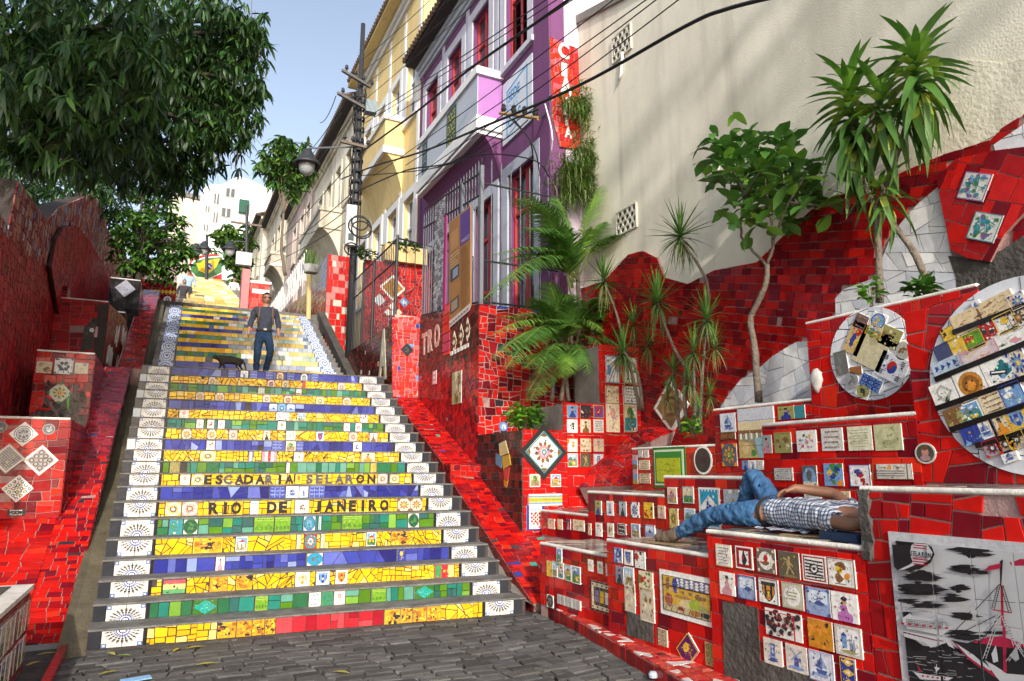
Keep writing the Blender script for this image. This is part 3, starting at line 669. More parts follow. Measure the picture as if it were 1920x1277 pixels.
def bench(label, x, y0, y1, z0, z1, depth, tiles, spec, group='tiled benches on the right', topcol='cement', A=.012, pal=REDS, gap=.007, patch=(), bw=.17, bh=.105, top=True, side=True, cov=True, cat='bench', name='tiled_bench', lim=300):
    th = thing(name, label, cat, (x+depth/2, (y0+y1)/2, z0), group)
    f = FX(x); o = rect(-y1, z0, -y0, z1-.03 if cov else z1)
    b = MB(); b.box((x+.001, y0, z0-.3), (x+depth, y1, z1-.012)); b.build('body', 'grout', th)
    if top:
        b = MB(); b.box((x+.02, y0+.005, z1-.012), (x+depth, y1-.005, z1)); b.build('seat', topcol, th)
        tf = FZ(z1); clad(th, tf, rect(x+.05, y0+.02, x+depth-.02, y1-.02), .05, [((.16, .15, .14), 3), ((.28, .24, .18), 2), ((.10, .08, .09), 2), ((.38, .33, .27), 1), ((.12, .05, .05), 1)], .5, 1.5, .01, 60, m='glaze_worn', t=.004, name='seat_tile')
    if cov: coping(th, f, -y1, -y0, z1, depth)
    holes = [];
    for p in patch:
        q = ccw(f.pxs(p)); holes.append(q); prism(th, 'cement_patch', f, q, .05, 'cement_dark', front=.017)
    for s in spec:
        u, v, w, h = s[:4]; h *= .8; a, c = f.px(u, v); holes.append(hole(a, c, w, h)); kw = dict(s[5]) if len(s) > 5 else {}
        dtile(th, f, a, c, w, h, s[4] if len(s) > 4 else None, **kw)
    cells = bricks((-y1-.1, z0, -y0+.1, z1+.1), bw, bh, .3, .25)
    clad(th, f, o, cells=cells, pal=pal, gap=gap, holes=holes, limit=lim, bev=.0025)
    if side:   # the end that faces up the street
        fs = Fr((x, y1, 0), (-1, 0, 0), (0, 0, 1)); 
        fs2 = Fr((x, y0, 0), (1, 0, 0), (0, 0, 1))
        clad(th, fs2, rect(0, z0, depth, z1-.03), cells=bricks((0, z0, depth, z1), .16, .11), pal=pal, gap=gap, limit=60)
    return th
# ================================================================ RIGHT BALUSTRADE
bal = thing('balustrade', 'sloping red tiled balustrade between the lower steps and the benches, rising to the pier', 'balustrade', (4.1, 10, .8))
segs = [((7.24, .07), (9.89, 1.43)), ((10.12, 1.63), (12.94, 2.92))]
for i, ((ya, za), (yb, zb)) in enumerate(segs):
    f = Fr((3.85, ya, za), (1, 0, 0), (0, yb-ya, zb-za)); L = math.hypot(yb-ya, zb-za)
    out = rect(0, 0, .5, L) if i else [(0, 0), (.52, 0), (.95, .08), (1.05, 1.42), (.5, 1.44), (.5, L), (0, L)]
    b = MB(); b.slab(f, out, -.5, 0, (.4, .3, .3), True); b.build('body', 'grout', bal)
    clad(bal, f, out, .009 if i else .011, REDS, .10, 1.8, .008, 300, accent=([((.03, .04, .2), 2), ((.05, .3, .22), 1), ((.04, .04, .045), 1), ((.35, .36, .36), 1)], .035))
    fs = Fr((3.85, ya, za), (0, ya-yb, za-zb), (0, 0, 1)) ; so = [(-L, -.34), (0, -.34), (0, -.004), (-L, -.004)]
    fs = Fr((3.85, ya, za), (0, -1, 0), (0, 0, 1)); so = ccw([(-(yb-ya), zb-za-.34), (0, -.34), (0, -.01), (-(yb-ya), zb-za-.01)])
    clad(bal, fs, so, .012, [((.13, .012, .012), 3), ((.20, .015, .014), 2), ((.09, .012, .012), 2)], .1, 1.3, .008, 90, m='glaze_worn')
f = FY(9.885); clad(bal, f, rect(3.85, 1.43, 4.35, 1.63), .012, REDS, .08, 1.6, limit=30)
b = MB(); b.box((3.86, 9.89, 1.2), (4.35, 10.13, 1.62)); b.build('body', 'grout', bal)
clad(bal, FX(3.855), rect(-10.16, 1.15, -9.86, 1.62), .012, [((.20, .015, .014), 2), ((.13, .012, .012), 2)], limit=20)
clad(bal, FZ(1.622), rect(3.85, 9.89, 4.35, 10.14), .01, REDS, limit=30)
pier = thing('pier', 'tall sunlit red tiled pier with a small black diamond at the head of the balustrade', 'pier', (4.1, 13.2, 2.9))
b = MB(); b.box((3.84, 12.95, 2.4), (4.40, 13.35, 4.55)); b.build('body', 'grout_sunlit', pier)
f = FY(12.945); o = f.pxs([(735, 745), (790, 745), (788, 594), (735, 595)])
dtile(pier, f, *f.px(763, 656), .19, .19, m_oval(K, K, (.08, .08, .08)), rot=rad(45), name='black_tile', base=K, t=.016)
clad(pier, f, o, .011, [((.62, .03, .02), 4), ((.52, .05, .06), 3), ((.45, .02, .03), 2), ((.55, .12, .12), 2)], .16, 1.3, .011, 200, accent=([(DB, 2), (LB, 1)], .03))  # pink mixed into the reds stands for sunlit sheen on the tiles
clad(pier, FX(3.838), rect(-13.35, 3.2, -12.95, 4.55), .02, BROWNS, limit=20)
# dark wall with a white letter A behind the pier
aw = thing('street_wall', 'dark brown tiled wall with a big white letter A under the railing', 'wall', (3.95, 15.3, 3.3))
f = FX(3.9); ya, yb = 13.36, 17.7
b = MB(); b.box((3.905, ya, 2.6), (4.15, yb, 4.42)); b.build('body', 'grout_dark', aw)
clad(aw, f, rect(-yb, 3.2, -ya, 4.42), cells=bricks((-yb, 3.2, -ya, 4.5), .14, .10), pal=BROWNS, gap=.007, limit=120, m='glaze_worn', accent=([((.55, .53, .48), 2), ((.25, .02, .02), 2)], .06))
P, wd = glyphs('A', .035); b = MB()
a0, c0 = f.px(712, 682); a1, c1 = f.px(729, 612)
for p in P: b.slab(f, [(a0+(a1-a0)*q[0]/wd, min(c0, 3.35)+(c1-min(c0, 3.35))*q[1]) for q in p], .01, .026, (.5, .47, .36))
b.build('letter', 'glaze_worn', aw)
# ================================================================ TERRACE WALL (with T R O) AND END WALL
XT, YE_ = 4.36, 10.0
ter = thing('terrace_wall', 'red and brown tiled terrace wall lettered TRO under the iron fence of the purple house', 'wall', (4.6, 11.3, 1.6))
b = MB()
b.slab(FX(XT+.003), ccw([(-12.94, 1.4), (-8.5, .3), (-8.5, 2.08), (-YE_, 2.08), (-YE_, 4.18), (-12.94, 4.55)]), -.3, 0, (.3, .2, .2), True); b.build('body', 'grout', ter)
f = FX(XT); holes = []
def tp(u, v): return f.px(u, v)
for u, v, w, h, mo in ((858, 727, .42, .55, lambda: m_abstract([CR, OL, BR], 14, (.42, .36, .2))), (816, 708, .2, .25, lambda: m_diamonds(W, PK)), (918, 655, .01, .01, None)):
    if mo is None: continue
    a, c = tp(u, v); holes.append(hole(a, c, w, h)); dtile(ter, f, a, c, w, h, mo())
# vertical pink tile strip
q = f.pxs([(832, 572), (845, 568), (845, 664), (832, 668)]); holes.append(q)
clad(ter, f.off(.012), q, cells=[rect(bbox(q)[0]-.05, z, bbox(q)[2]+.05, z+.17) for z in np.arange(bbox(q)[1]-.1, bbox(q)[3]+.1, .17)], pal=[((.62, .03, .02), 2), ((.5, .04, .1), 2)], gap=.012, name='strip_tile')
# row of light diamonds right of the strip
for u, v in ((853, 628), (866, 615), (878, 604)):
    a, c = tp(u, v+14); holes.append(hole(a, c, .2, .34)); dtile(ter, f, a, c, .22, .40, m_diamonds(CR, (.1, .03, .03)), shape=DIAM, base=CR)
for i in range(6):
    a, c = tp(848+6*i, 663-3*i); dtile(ter, f, a, c, .10, .07, [rc(-1, -1, 1, 1, W)], name='white_tile')
for ch, u0, u1, v0, v1 in (('T', 792, 802, 668, 622), ('R', 803, 813, 662, 614), ('O', 815, 826, 655, 605)):
    P, wd = glyphs(ch, .035); a0, c0 = f.px(u0, v0); a1, c1 = f.px(u1, v1); b = MB()
    for p in P: b.slab(f, [(a0+(a1-a0)*q_[0]/wd, c0+(c1-c0)*q_[1]) for q_ in p], .01, .022, (.55, .33, .28))
    b.build('letter', 'glaze_worn', ter)
def dk(g): return (-g[0] < 10.3 and g[1] < 2.6) or (-g[0] < 9.9)
o1 = ccw([(-12.94, 2.6), (-10.6, 1.6), (-YE_, 1.5), (-YE_, 4.18), (-12.94, 4.55)])
bb = bbox(o1); cs = crazy(bb, .011, .35, .8)
mosaic(ter, f, o1, [c for c in cs if cent(ccw(c))[1] > 3.35], BROWNS+[((.22, .02, .02), 3)], .008, .012, 'tile', 110, holes)
mosaic(ter, f, o1, [c for c in cs if cent(ccw(c))[1] <= 3.35], [((.42, .012, .014), 4), ((.28, .01, .012), 3), ((.14, .01, .012), 3)], .008, .012, 'tile', 190, holes)
# brown tiled foot in front of the end wall and the mosaic figure beside the planter
o2 = ccw([(-YE_, 1.45), (-8.5, .75), (-8.5, 2.08), (-YE_, 2.08)])
ft = thing('low_wall', 'low wall of dark brown and black tiles with a coloured mosaic figure, left of the diamond planter', 'wall', (4.45, 9.2, 1.0))
hf = f.pxs([(935, 835), (958, 828), (962, 880), (950, 905), (938, 890)])
clad(ft, f, o2, cells=bricks(bbox(o2), .13, .11, .35), pal=BROWNS+[((.02, .02, .022), 3)], gap=.008, limit=150, m='glaze')
b = MB()
for c, pts in (((.55, .42, .2), [(938, 832), (950, 826), (956, 850), (940, 856)]), ((.10, .2, .3), [(932, 850), (944, 856), (942, 878), (932, 870)]), ((.5, .3, .05), [(944, 856), (957, 852), (960, 872), (946, 880)]), ((.45, .06, .04), [(946, 880), (958, 876), (954, 902), (948, 900)]), ((.5, .22, .03), [(947, 900), (955, 900), (952, 914), (948, 912)])):
    b.slab(f, ccw(f.pxs(pts)), .008, .024, c)
b.build('mosaic_figure', 'glaze', ft)
endw = thing('end_wall', 'camera facing red crazy tiled end wall of the terrace behind the palm', 'wall', (5.5, 10.1, 1.5))
b = MB(); b.box((XT+.004, YE_+.003, .6), (6.6, YE_+.3, 4.17)); b.build('body', 'grout_sunlit', endw)
f = FY(YE_); clad(endw, f, rect(XT, 1.9, 6.58, 4.18), .017, [((.52, .014, .009), 5), ((.42, .009, .009), 4), ((.22, .007, .012), 4), ((.11, .006, .011), 2)], .14, 1.2, .014, 300, accent=([(DB, 2), ((.04, .04, .045), 2), (GR, 1)], .03))
a, c = f.px(943, 800); dtile(endw, f, a, c, .16, .16, m_oval(LB, DB, W), shape=CIRC)
# terrace floor
b = MB(); b.box((XT+.3, YE_+.3, 3.8), (6.0, 18, 4.16)); b.build('terrace', 'cement', kind='structure')
# ================================================================ PLANTERS J K L
def planter(label, y, outl, spec, side, holes0=(), A=.02, loc=(5, 9, 1), cells=None, extra=None):
    th = thing('planter', label, 'planter', loc, 'tiled planters on the right'); f = FY(y); o = ccw(f.pxs(outl)) if outl[0][0] > 20 else ccw(outl)
    x0, z0, x1, z1 = bbox(o)
    b = MB(); b.box((x0, y+.003, z0), (x0+.14, y+side, z1-.02)); b.build('side_wall', 'cement', th)
    b = MB(); b.box((x0+.14, y+.004, z0), (x1, y+.14, z1-.006)); b.build('body', 'grout_sunlit', th)
    b = MB(); b.box((x0+.14, y+.14, z0), (x1, y+side, z1-.12)); b.build('soil', 'soil', th)
    holes = list(holes0)
    for s in spec:
        a, c = f.px(s[0], s[1]); kw = dict(s[5]) if len(s) > 5 else {}
        r45 = kw.get('rot', 0); holes.append(hole(a, c, s[2], s[3]) if not r45 else [(a+math.cos(t)*s[2]*.66, c+math.sin(t)*s[2]*.66) for t in (0, 1.571, 3.142, 4.712)])
        dtile(th, f, a, c, s[2], s[3], s[4], **kw)
    clad(th, f, o, A, [((.54, .010, .008), 5), ((.46, .008, .008), 4), ((.32, .008, .01), 2)], .1, 1.2, .009, 220, holes, cells)
    return th
D45 = dict(rot=rad(45))
pj = planter('low red planter with a large black framed diamond tile and a chequered shield tile', 8.48,
  [(4.36, .66), (5.06, .66), (5.06, 2.09), (4.36, 2.09)],
  [(1018, 848, .41, .41, lambda: m_rosette(W, (BR, PK, TL), 10), dict(rot=rad(45), t=.03)), (1002, 901, .16, .17, lambda: m_scene('tree')), (1041, 901, .16, .17, lambda: m_scene('house')),
   (1022, 937, .52, .16, lambda: m_flag([W, LB, YE, OL, YE, LB, W]), dict(nx=3)), (1003, 970, .27, .33, lambda: [rc(-1, -1, 1, 1, DB), rc(-.72, -.9, .72, .95, W)]+[disc(x, y, .14, RD, 4) for x in (-.42, 0, .42) for y in (.3, 0, -.3)]+[disc(x, y, .12, RD, 4) for x in (-.21, .21) for y in (.15, -.15, -.5)]+[blob(x, .62, .1, LB, 6) for x in (-.3, 0, .3)])], 1.5, A=.02)
f = FY(8.48); a, c = f.px(1018, 848)
b = MB(); g = Fr(f.P(a, c), f.u+f.v, f.v-f.u)
for q in (rect(-.265, -.265, .265, -.205), rect(-.265, .205, .265, .265), rect(-.265, -.205, -.205, .205), rect(.205, -.205, .265, .205)): b.slab(g, q, -.004, .026, (.03, .03, .03))
b.build('black_border', 'glaze', pj)
gk = [1072, 1098, 1122]
spk = []
for r_, v in enumerate((772, 799, 835, 863)):
    for c_, u in enumerate((1072, 1097, 1121)):
        spk.append((u, v, .175, .19, [m_portrait, lambda: m_abstract([K, RD, W], 8, K), lambda: m_shield(DB, RD, (.12, .08, .3)), lambda: m_oval(W, W, K), m_portrait, m_text, lambda: m_abstract([W, RD, OR], 3, W), 'kraft', lambda: m_flower(CR, PK), lambda: m_scene('land'), m_figure, lambda: m_delft('tower')][r_*3+c_]))
pk = planter('middle red planter with a grid of twelve small picture tiles, behind the diamond planter', 8.62, [(5.08, .9), (5.79, .9), (5.79, 2.50), (5.08, 2.50)], spk, 1.0, cells=bricks((5.0, .9, 5.9, 2.6), .19, .14, .12, .1))
pl = planter('tall upper planter with large picture tiles, under the small dracaena rosettes', 8.75, [(5.80, .9), (6.55, .9), (6.55, 3.43), (5.80, 3.43)],
  [(1147, 693, .24, .42, lambda: m_abstract([W, LB, OR], 6, W)), (1181, 695, .24, .42, lambda: m_abstract([W, GR, OL], 6, W)), (1147, 740, .24, .28, 'kraft'), (1183, 741, .32, .28, lambda: m_text(W, K, 5)), (1148, 783, .24, .44, 'flower'), (1181, 784, .24, .44, 'scene')], .7, cells=bricks((5.7, .8, 6.7, 3.6), .2, .16, .15, .15))
# bed of soil behind the planters
b = MB(); b.slab(FZ(0), [(4.5, 9.6), (6.6, 9.6), (6.6, 10), (4.5, 10)], 1.6, 1.95, (.05, .04, .03), True); b.build('planting_bed', 'soil', kind='structure')
# ================================================================ BENCHES, first row
GRP = 'tiled benches on the right'
sq = lambda u, v, s, m_, **k: (u, v, s, s, m_, k)
benchA = bench('lowest red bench at the foot of the balustrade, with a small window-shaped picture', 3.85, 5.60, 7.06, .10, .75, .80, 0,
  [(1051, 1045, .11, .24, lambda: m_scene('land')), (1033, 1066, .12, .2, lambda: m_abstract([YE, OR, DB], 5, YE)), (1043, 1067, .1, .2, 'scene'), (1055, 1070, .1, .2, lambda: m_scene('house')), (1068, 1074, .12, .2, lambda: m_scene('house')), (1083, 1078, .16, .21, lambda: m_scene('land')),
   (1110, 1060, .09, .14, lambda: m_abstract([CR, BR], 4, W)), (1128, 1064, .09, .14, lambda: m_flower(W, OL)), (1144, 1069, .09, .14, 'flower'), (1069, 1129, .46, .12, lambda: m_fine(W, K, 6), dict(nx=3)),
   (1132, 1120, .40, .34, lambda: [rc(-1, -1, 1, 1, K), rc(-.9, -.88, .9, .88, CR), rc(-.7, -.62, .7, .62, K)]+[rc(x-.15, -.4, x+.15, .4, c) for x, c in ((-.42, (.2, .15, .35)), (0, YE), (.42, W))]+[disc(x, y, .07, K, 6) for x in (-.8, -.4, 0, .4, .8) for y in (-.75, .75)], dict(nx=5, ny=4)),
   (1034, 1127, .14, .16, lambda: m_oval((.05, .05, .05), (.06, .06, .06), (.25, .24, .22)))], GRP, patch=())
benchB = bench('second bench under the sleeping man\'s boot, with a big yellow kitchen scene framed in white', 3.75, 4.19, 5.58, .10, .915, .88, 0,
  [(1162, 1041, .12, .16, 'abstract'), (1181, 1045, .12, .16, lambda: m_shield(LB, DB, W)), (1203, 1050, .14, .18, lambda: m_abstract([W, RD, K], 6, W)), (1165, 1078, .12, .18, lambda: m_portrait((.2, .2, .3))), (1183, 1081, .13, .2, lambda: m_scene('ship')), (1214, 1090, .19, .2, lambda: m_abstract([GR, CR, RD], 12, CR)),
   (1184, 1120, .15, .30, lambda: m_abstract([CR, BR], 9, (.5, .45, .35))), (1217, 1133, .18, .34, lambda: m_abstract([CR, BR], 9, (.5, .45, .35))), (1246, 1195, .12, .16, 'fine'), (1341, 1229, .17, .2, lambda: m_fine(OL, BR, 3)), (1293, 1218, .2, .2, lambda: m_flower((.10, .02, .1), YE, OR), dict(rot=rad(45)))],
  GRP, patch=[[(1178, 1146), (1227, 1160), (1228, 1206), (1178, 1190)]])
# kitchen picture
fB = FX(3.75); q = fB.pxs([(1237, 1056), (1341, 1077), (1348, 1195), (1241, 1160)]); x0, y0, x1, y1 = bbox(q); x0 += .02; y0 += .06; y1 -= .04
dtile(benchB, fB, (x0+x1)/2, (y0+y1)/2, x1-x0, y1-y0, [rc(-1, -1, 1, 1, W)], t=.022, name='picture_border')
kit = [rc(-1, -1, 1, 1, K), rc(-.95, -.95, .95, .95, (.55, .33, .03)), rc(-.95, -.95, .95, -.55, (.45, .38, .2)), rc(-.4, .45, .95, .95, (.10, .12, .25))]
for i in range(7):
    for j in range(3): kit.append(disc(-.33+.2*i, .52+.15*j+(.07 if i % 2 else 0), .09, W, 4))
kit += [rc(-.5, .1, -.36, .9, DB), blob(-.43, .55, .12, DB, 8, .2, .3), rc(-.95, .38, .95, .46, K)]+[blob(x, .2, .08, BR, 6) for x in (-.1, .2, .5)]
kit += [blob(-.72, -.35, .17, (.3, .08, .05), 10, .15, .4), blob(.05, -.35, .35, (.6, .5, .25), 9, .3, .3), blob(.35, -.3, .2, (.3, .4, .03), 8, .3, .35), blob(.35, -.75, .22, (.35, .14, .03), 9, .3, .15), blob(.7, -.5, .22, OL, 9, .3, .25), blob(-.2, -.7, .14, (.25, .04, .03), 8), blob(.55, .1, .25, BR, 8, .4, .12), blob(-.1, -.05, .3, (.35, .2, .05), 8, .4, .1), blob(-.75, .5, .1, BR, 6, .4, .4), blob(.75, -.75, .16, K, 7)]
for i in range(8): kit.append(bar(-.9+.25*i, -.95, -.8+.25*i, -.6, .03, BR))
dtile(benchB, fB, (x0+x1)/2, (y0+y1)/2, x1-x0-.07, y1-y0-.07, kit, t=.026, name='kitchen_picture_tile', nx=6, ny=5, gap=.003)
benchC = bench('bench the checked-shirt man sleeps on, its red front set with rows of square picture tiles', 3.72, 2.86, 4.19, -.02, 1.10, .90, 0,
  [(1360, 1041, .155, .19, lambda: m_text(W, BR, 6, True, CR)), (1398.4, 1045.6, .16, .19, lambda: [rc(-1, -1, 1, 1, W), rc(-.88, -.88, .88, .88, (.30, .01, .02)), rc(-.55, -.6, .55, .6, W), blob(0, -.2, .3, K, 7, .3, .5), (ccw([(-.2, .1), (.2, .1), (0, .85)]), K), disc(-.1, 0, .14, RD)]), (1439.8, 1051, .165, .20, lambda: [rc(-1, -1, 1, 1, (.14, .12, .10))]+[disc(x, y, .14, CR, 6) for x in (-.8, .8) for y in (-.8, 0, .8)]+[disc(0, 0, .75, W, 16), blob(0, -.2, .4, BR, 8, .3, .2), blob(0, .2, .25, RD, 7, .3, .3)]),
   (1482.8, 1059, .17, .205, m_figure), (1530.5, 1066, .18, .20, lambda: [rc(-1, -1, 1, 1, W), rc(-.9, -.9, .9, .9, (.28, .01, .02)), rc(-.8, -.8, .8, .8, W)]+[bar(-.75, y, .75, y+R.uniform(-.1, .1), .12, K) for y in (-.65, -.4, -.15, .1, .35, .6)]+[disc(0, 0, .4, K, 10), disc(0, 0, .28, W, 8), disc(0, 0, .14, K, 6)]), (1581.6, 1073.5, .19, .205, lambda: [rc(-1, -1, 1, 1, W), blob(0, .45, .4, BR, 9, .3, .3), blob(-.15, .2, .25, YE, 9, .3), blob(.4, -.2, .22, OR, 8), blob(-.2, -.4, .3, BR, 8, .3), bar(-.5, -.8, .3, -.8, .06, BR)]),
   (1367, 1094, .15, .195, lambda: m_portrait(W, PK)), (1403.7, 1101, .16, .195, lambda: m_delft('border')), (1444.9, 1108.4, .17, .20, lambda: m_shield(OR, K, W)), (1489.3, 1117, .17, .20, lambda: [rc(-1, -1, 1, 1, (.35, .34, .24)), rc(-.9, -.9, .9, .9, (.5, .48, .36)), disc(0, 0, .78, W, 18)]+[bar(-.5+.1*i, y, .5-.1*i, y, .09, OL) for i, y in enumerate((.25, 0, -.25))]), (1537.4, 1127.7, .18, .20, lambda: m_delft('border')), (1587.4, 1138, .18, .205, lambda: m_portrait(W, (.45, .15, .4))),
   (1472.3, 1171, .30, .21, lambda: [rc(-1, -1, 1, 1, W)]+[blob(R.uniform(-.9, .9), R.uniform(-.9, .9), .12, K, 6, .5, .2) for _ in range(42)]+word('PORTO', -.6, .35, .6, .6, RD)+word('SANTOS', -.55, -.05, .55, .2, RD)), (1542, 1189, .18, .21, lambda: m_abstract([OR, K], 14, (.5, .22, .02))), (1594.4, 1202, .18, .21, lambda: [rc(-1, -1, 1, 1, (.5, .48, .42)), rc(-.8, -.8, .8, .8, W), rc(-.5, -.5, -.1, .3, LB), (ccw([(-.55, .3), (-.05, .3), (-.3, .6)]), DB), rc(.1, -.6, .5, .2, (.3, .32, .38)), rc(.2, -.1, .38, .4, W), bar(.3, -.6, .3, .5, .05, DB), blob(0, -.7, .6, OL, 8, .3, .12)]),
   (1453, 1222, .155, .20, lambda: m_delft('tower', (.62, .58, .5))), (1497, 1234.6, .165, .20, lambda: m_delft('mill', (.62, .58, .5))), (1544.4, 1249.8, .175, .215, lambda: m_delft('ship', (.6, .62, .66))), (1594.9, 1261, .10, .21, lambda: m_diamonds(YE, DB))],
  GRP, patch=[[(1358, 1128), (1423, 1139), (1429, 1238), (1460, 1246), (1528, 1268), (1530, 1290), (1530, 1330), (1362, 1330)]])
# ---- tall end block with the ship mural
f = FX(3.72); zD = 1.445
bd = thing('tiled_block', 'tall red tiled block with the black and white ship mural, nearest on the right', 'seat block', (4.2, 2.2, 0), GRP)
b = MB(); b.box((3.721, -.6, -.3), (4.62, 2.85, zD-.012)); b.build('body', 'grout', bd)
b = MB(); b.box((3.74, -.6, zD-.012), (4.6, 2.84, zD)); b.build('seat', 'cement', bd)
clad(bd, FZ(zD), rect(3.78, .2, 4.58, 2.82), .05, [((.16, .15, .14), 3), ((.28, .24, .18), 2), ((.10, .08, .09), 2), ((.42, .36, .28), 1)], .5, 1.5, .01, 60, m='glaze_worn', t=.004, name='seat_tile')
coping(bd, f, -2.85, .6, zD, .9)
b = MB(); V = []
for i in range(9):
    z = 1.03+.40*i/8
    V += [(3.70+R.uniform(-.01, .012), 2.855+R.uniform(0, .02), z), (3.695+R.uniform(-.012, .01), 2.80+R.uniform(-.02, .01), z), (3.73, 2.78+R.uniform(-.015, .01), z), (3.76, 2.86+R.uniform(0, .02), z), (4.2, 2.87, z)]
b.raw(V, [[i*5+k, i*5+k+1, (i+1)*5+k+1, (i+1)*5+k] for i in range(8) for k in (0, 1)]+[[i*5+0, (i+1)*5+0, (i+1)*5+3, i*5+3] for i in range(8)]+[[i*5+3, (i+1)*5+3, (i+1)*5+4, i*5+4] for i in range(8)]); b.build('broken_edge', 'cement_dark', bd)
A0, B1 = f.px(1670, 996); mw, mh = 1.5, 1.5          # mural: frame 1.5 m square, its top left corner here
mcx, mcy = A0+mw/2, B1-mh/2
clad(bd, f, rect(-2.855, -.02, .3, zD-.03), .019, REDS[:4]+[((.16, .005, .012), 2)], .16, 1.1, .010, 260, [rect(A0+.01, mcy-mh/2, A0+mw, B1-.01)], bev=.0025)
dtile(bd, f, mcx, mcy, mw, mh, [rc(-1, -1, 1, 1, (.46, .46, .48))], t=.024, name='mural_border')
# ---- ship mural, in pixel coordinates of its picture
def mural():
    o = [rc(-1, -1, 1, 1, (.42, .42, .43))]
    A = lambda u, v: ((f.px(u, v)[0]-mcx)/(mw/2-.045), (f.px(u, v)[1]-mcy)/(mh/2-.045))
    c1 = lambda x, y: A(1640+x*280/1204, 980+y*297/1277)          # from enlarged crop coordinates
    def pl(pts, c): o.append((ccw([c1(*p) for p in pts]), c))
    def ln(x0, y0, x1, y1, w, c):
        L = math.hypot(x1-x0, y1-y0); nx, ny = -(y1-y0)/L*w/2, (x1-x0)/L*w/2
        pl([(x0+nx, y0+ny), (x0-nx, y0-ny), (x1-nx, y1-ny), (x1+nx, y1+ny)], c)
    k = (.022, .02, .022); wt = (.44, .44, .45); r = (.33, .02, .05)
    def brush(x, y, w, h, n=9):
        for i in range(int(n*3.0)):
            q = max(-.95, min(.95, R.gauss(0, .45))); yy = y+q*h*.62; l = w*.72*math.sqrt(1-q*q)*R.uniform(.45, 1.05); xx = x+R.gauss(0, .13)*w+q*w*.12; t = h*R.uniform(.05, .19)
            pl([(xx-l, yy+R.uniform(-4, 4)), (xx-l*.4, yy-t), (xx+l*.5, yy-t*.8), (xx+l, yy+R.uniform(-4, 4)), (xx+l*.3, yy+t), (xx-l*.5, yy+t)], k)
    pl([(165, 90), (1500, 160), (1500, 215), (900, 185), (700, 140), (330, 180), (200, 200), (170, 190)], k)
    brush(330, 160, 180, 80); brush(820, 215, 230, 90, 12); brush(290, 300, 170, 120, 12); brush(760, 370, 180, 60, 8); brush(420, 430, 220, 70, 10); brush(900, 400, 140, 30, 5)
    brush(420, 530, 260, 90, 14); brush(740, 520, 120, 60, 9); brush(700, 600, 160, 60, 8); brush(330, 620, 150, 40, 6); brush(480, 660, 190, 50, 8); brush(780, 740, 160, 60, 9); brush(760, 900, 200, 70, 9); brush(1000, 880, 160, 30, 5); brush(280, 740, 70, 60, 6)
    pl([(180, 175), (190, 320), (250, 380), (420, 372), (520, 318), (552, 250), (530, 190), (420, 140), (380, 180), (330, 170)], k)
    pl([(350, 230), (358, 180), (400, 150), (450, 148), (500, 180), (535, 235), (520, 285), (450, 330), (400, 330), (300, 372), (250, 378), (350, 330), (372, 310), (355, 275)], wt)
    for y in (175, 195, 285, 305, 325): ln(375, y, 490, y+12, 9, r)
    for i in range(9): ln(370+14*i, 270+(i % 2)*12, 384+14*i, 282-(i % 2)*12, 5, r)
    P, wd = glyphs('SELARON', .035)
    for p in P: pl([(374+150*q[0]/wd, 258-40*q[1]+22*(q[0]/wd)) for q in p], k)
    # sea
    pl([(210, 830), (300, 900), (420, 985), (520, 1000), (620, 960), (700, 1010), (840, 940), (1500, 1010), (1500, 1800), (240, 1800), (225, 1000)], k)
    for _ in range(46):
        x, y = R.uniform(250, 800), R.uniform(1010, 1270); ln(x, y, x+R.uniform(20, 90), y+R.uniform(-4, 14), R.uniform(2, 5), (.30, .30, .31))
    # liner
    pl([(245, 775), (320, 725), (345, 750), (500, 765), (540, 745), (525, 700), (545, 695), (620, 830), (690, 822), (600, 890), (590, 905), (300, 850)], wt)
    for i in range(22):
        for j in range(5): x, y = 290+14*i, 772+13*j+2.2*i*.5; pl([(x, y), (x+7, y), (x+7, y+6), (x, y+6)], k)
    for i in range(7): x = 265+57*i; pl([(x, 795+7*i*.9), (x+34, 799+7*i*.9), (x+26, 815+6*i), (x+8, 812+6*i)], r)
    pl([(275, 860), (590, 915), (620, 960), (510, 998), (470, 960), (300, 910)], wt); ln(285, 872, 600, 950, 7, k)
    for i in range(8): ln(290+40*i, 880+9*i, 312+40*i, 884+9*i, 5, r)
    pl([(590, 905), (640, 930), (690, 1010), (640, 985)], wt)
    # sailing ship
    pl([(660, 935), (720, 950), (1000, 1000), (1500, 1040), (1500, 1110), (1150, 1090), (800, 1060)], k)
    pl([(670, 945), (820, 1050), (1000, 1200), (1050, 1260), (990, 1230), (800, 1090)], r); pl([(700, 965), (850, 1062), (980, 1180), (960, 1185), (800, 1070)], wt)
    pl([(920, 1100), (1010, 1150), (1100, 1210), (1500, 1240), (1500, 1300), (1060, 1290), (1010, 1230)], wt)
    pl([(830, 955), (950, 915), (1060, 910), (1160, 945), (1250, 980), (1200, 1010), (1000, 990)], r)
    pl([(1052, 310), (1072, 292), (1078, 300), (1066, 500), (1055, 500)], k); pl([(1058, 500), (1078, 500), (1100, 1200), (1072, 1200), (1062, 700)], r)
    pl([(930, 380), (965, 345), (1060, 322), (1055, 365), (990, 378), (940, 383)], r); pl([(1130, 318), (1200, 290), (1500, 300), (1500, 345), (1150, 345)], r)
    pl([(995, 690), (1150, 715), (1150, 725), (995, 700)], r)
    for a_ in ((1055, 490, 640, 920), (1040, 735, 660, 920), (1060, 740, 810, 1050)): ln(*a_, 7, k)
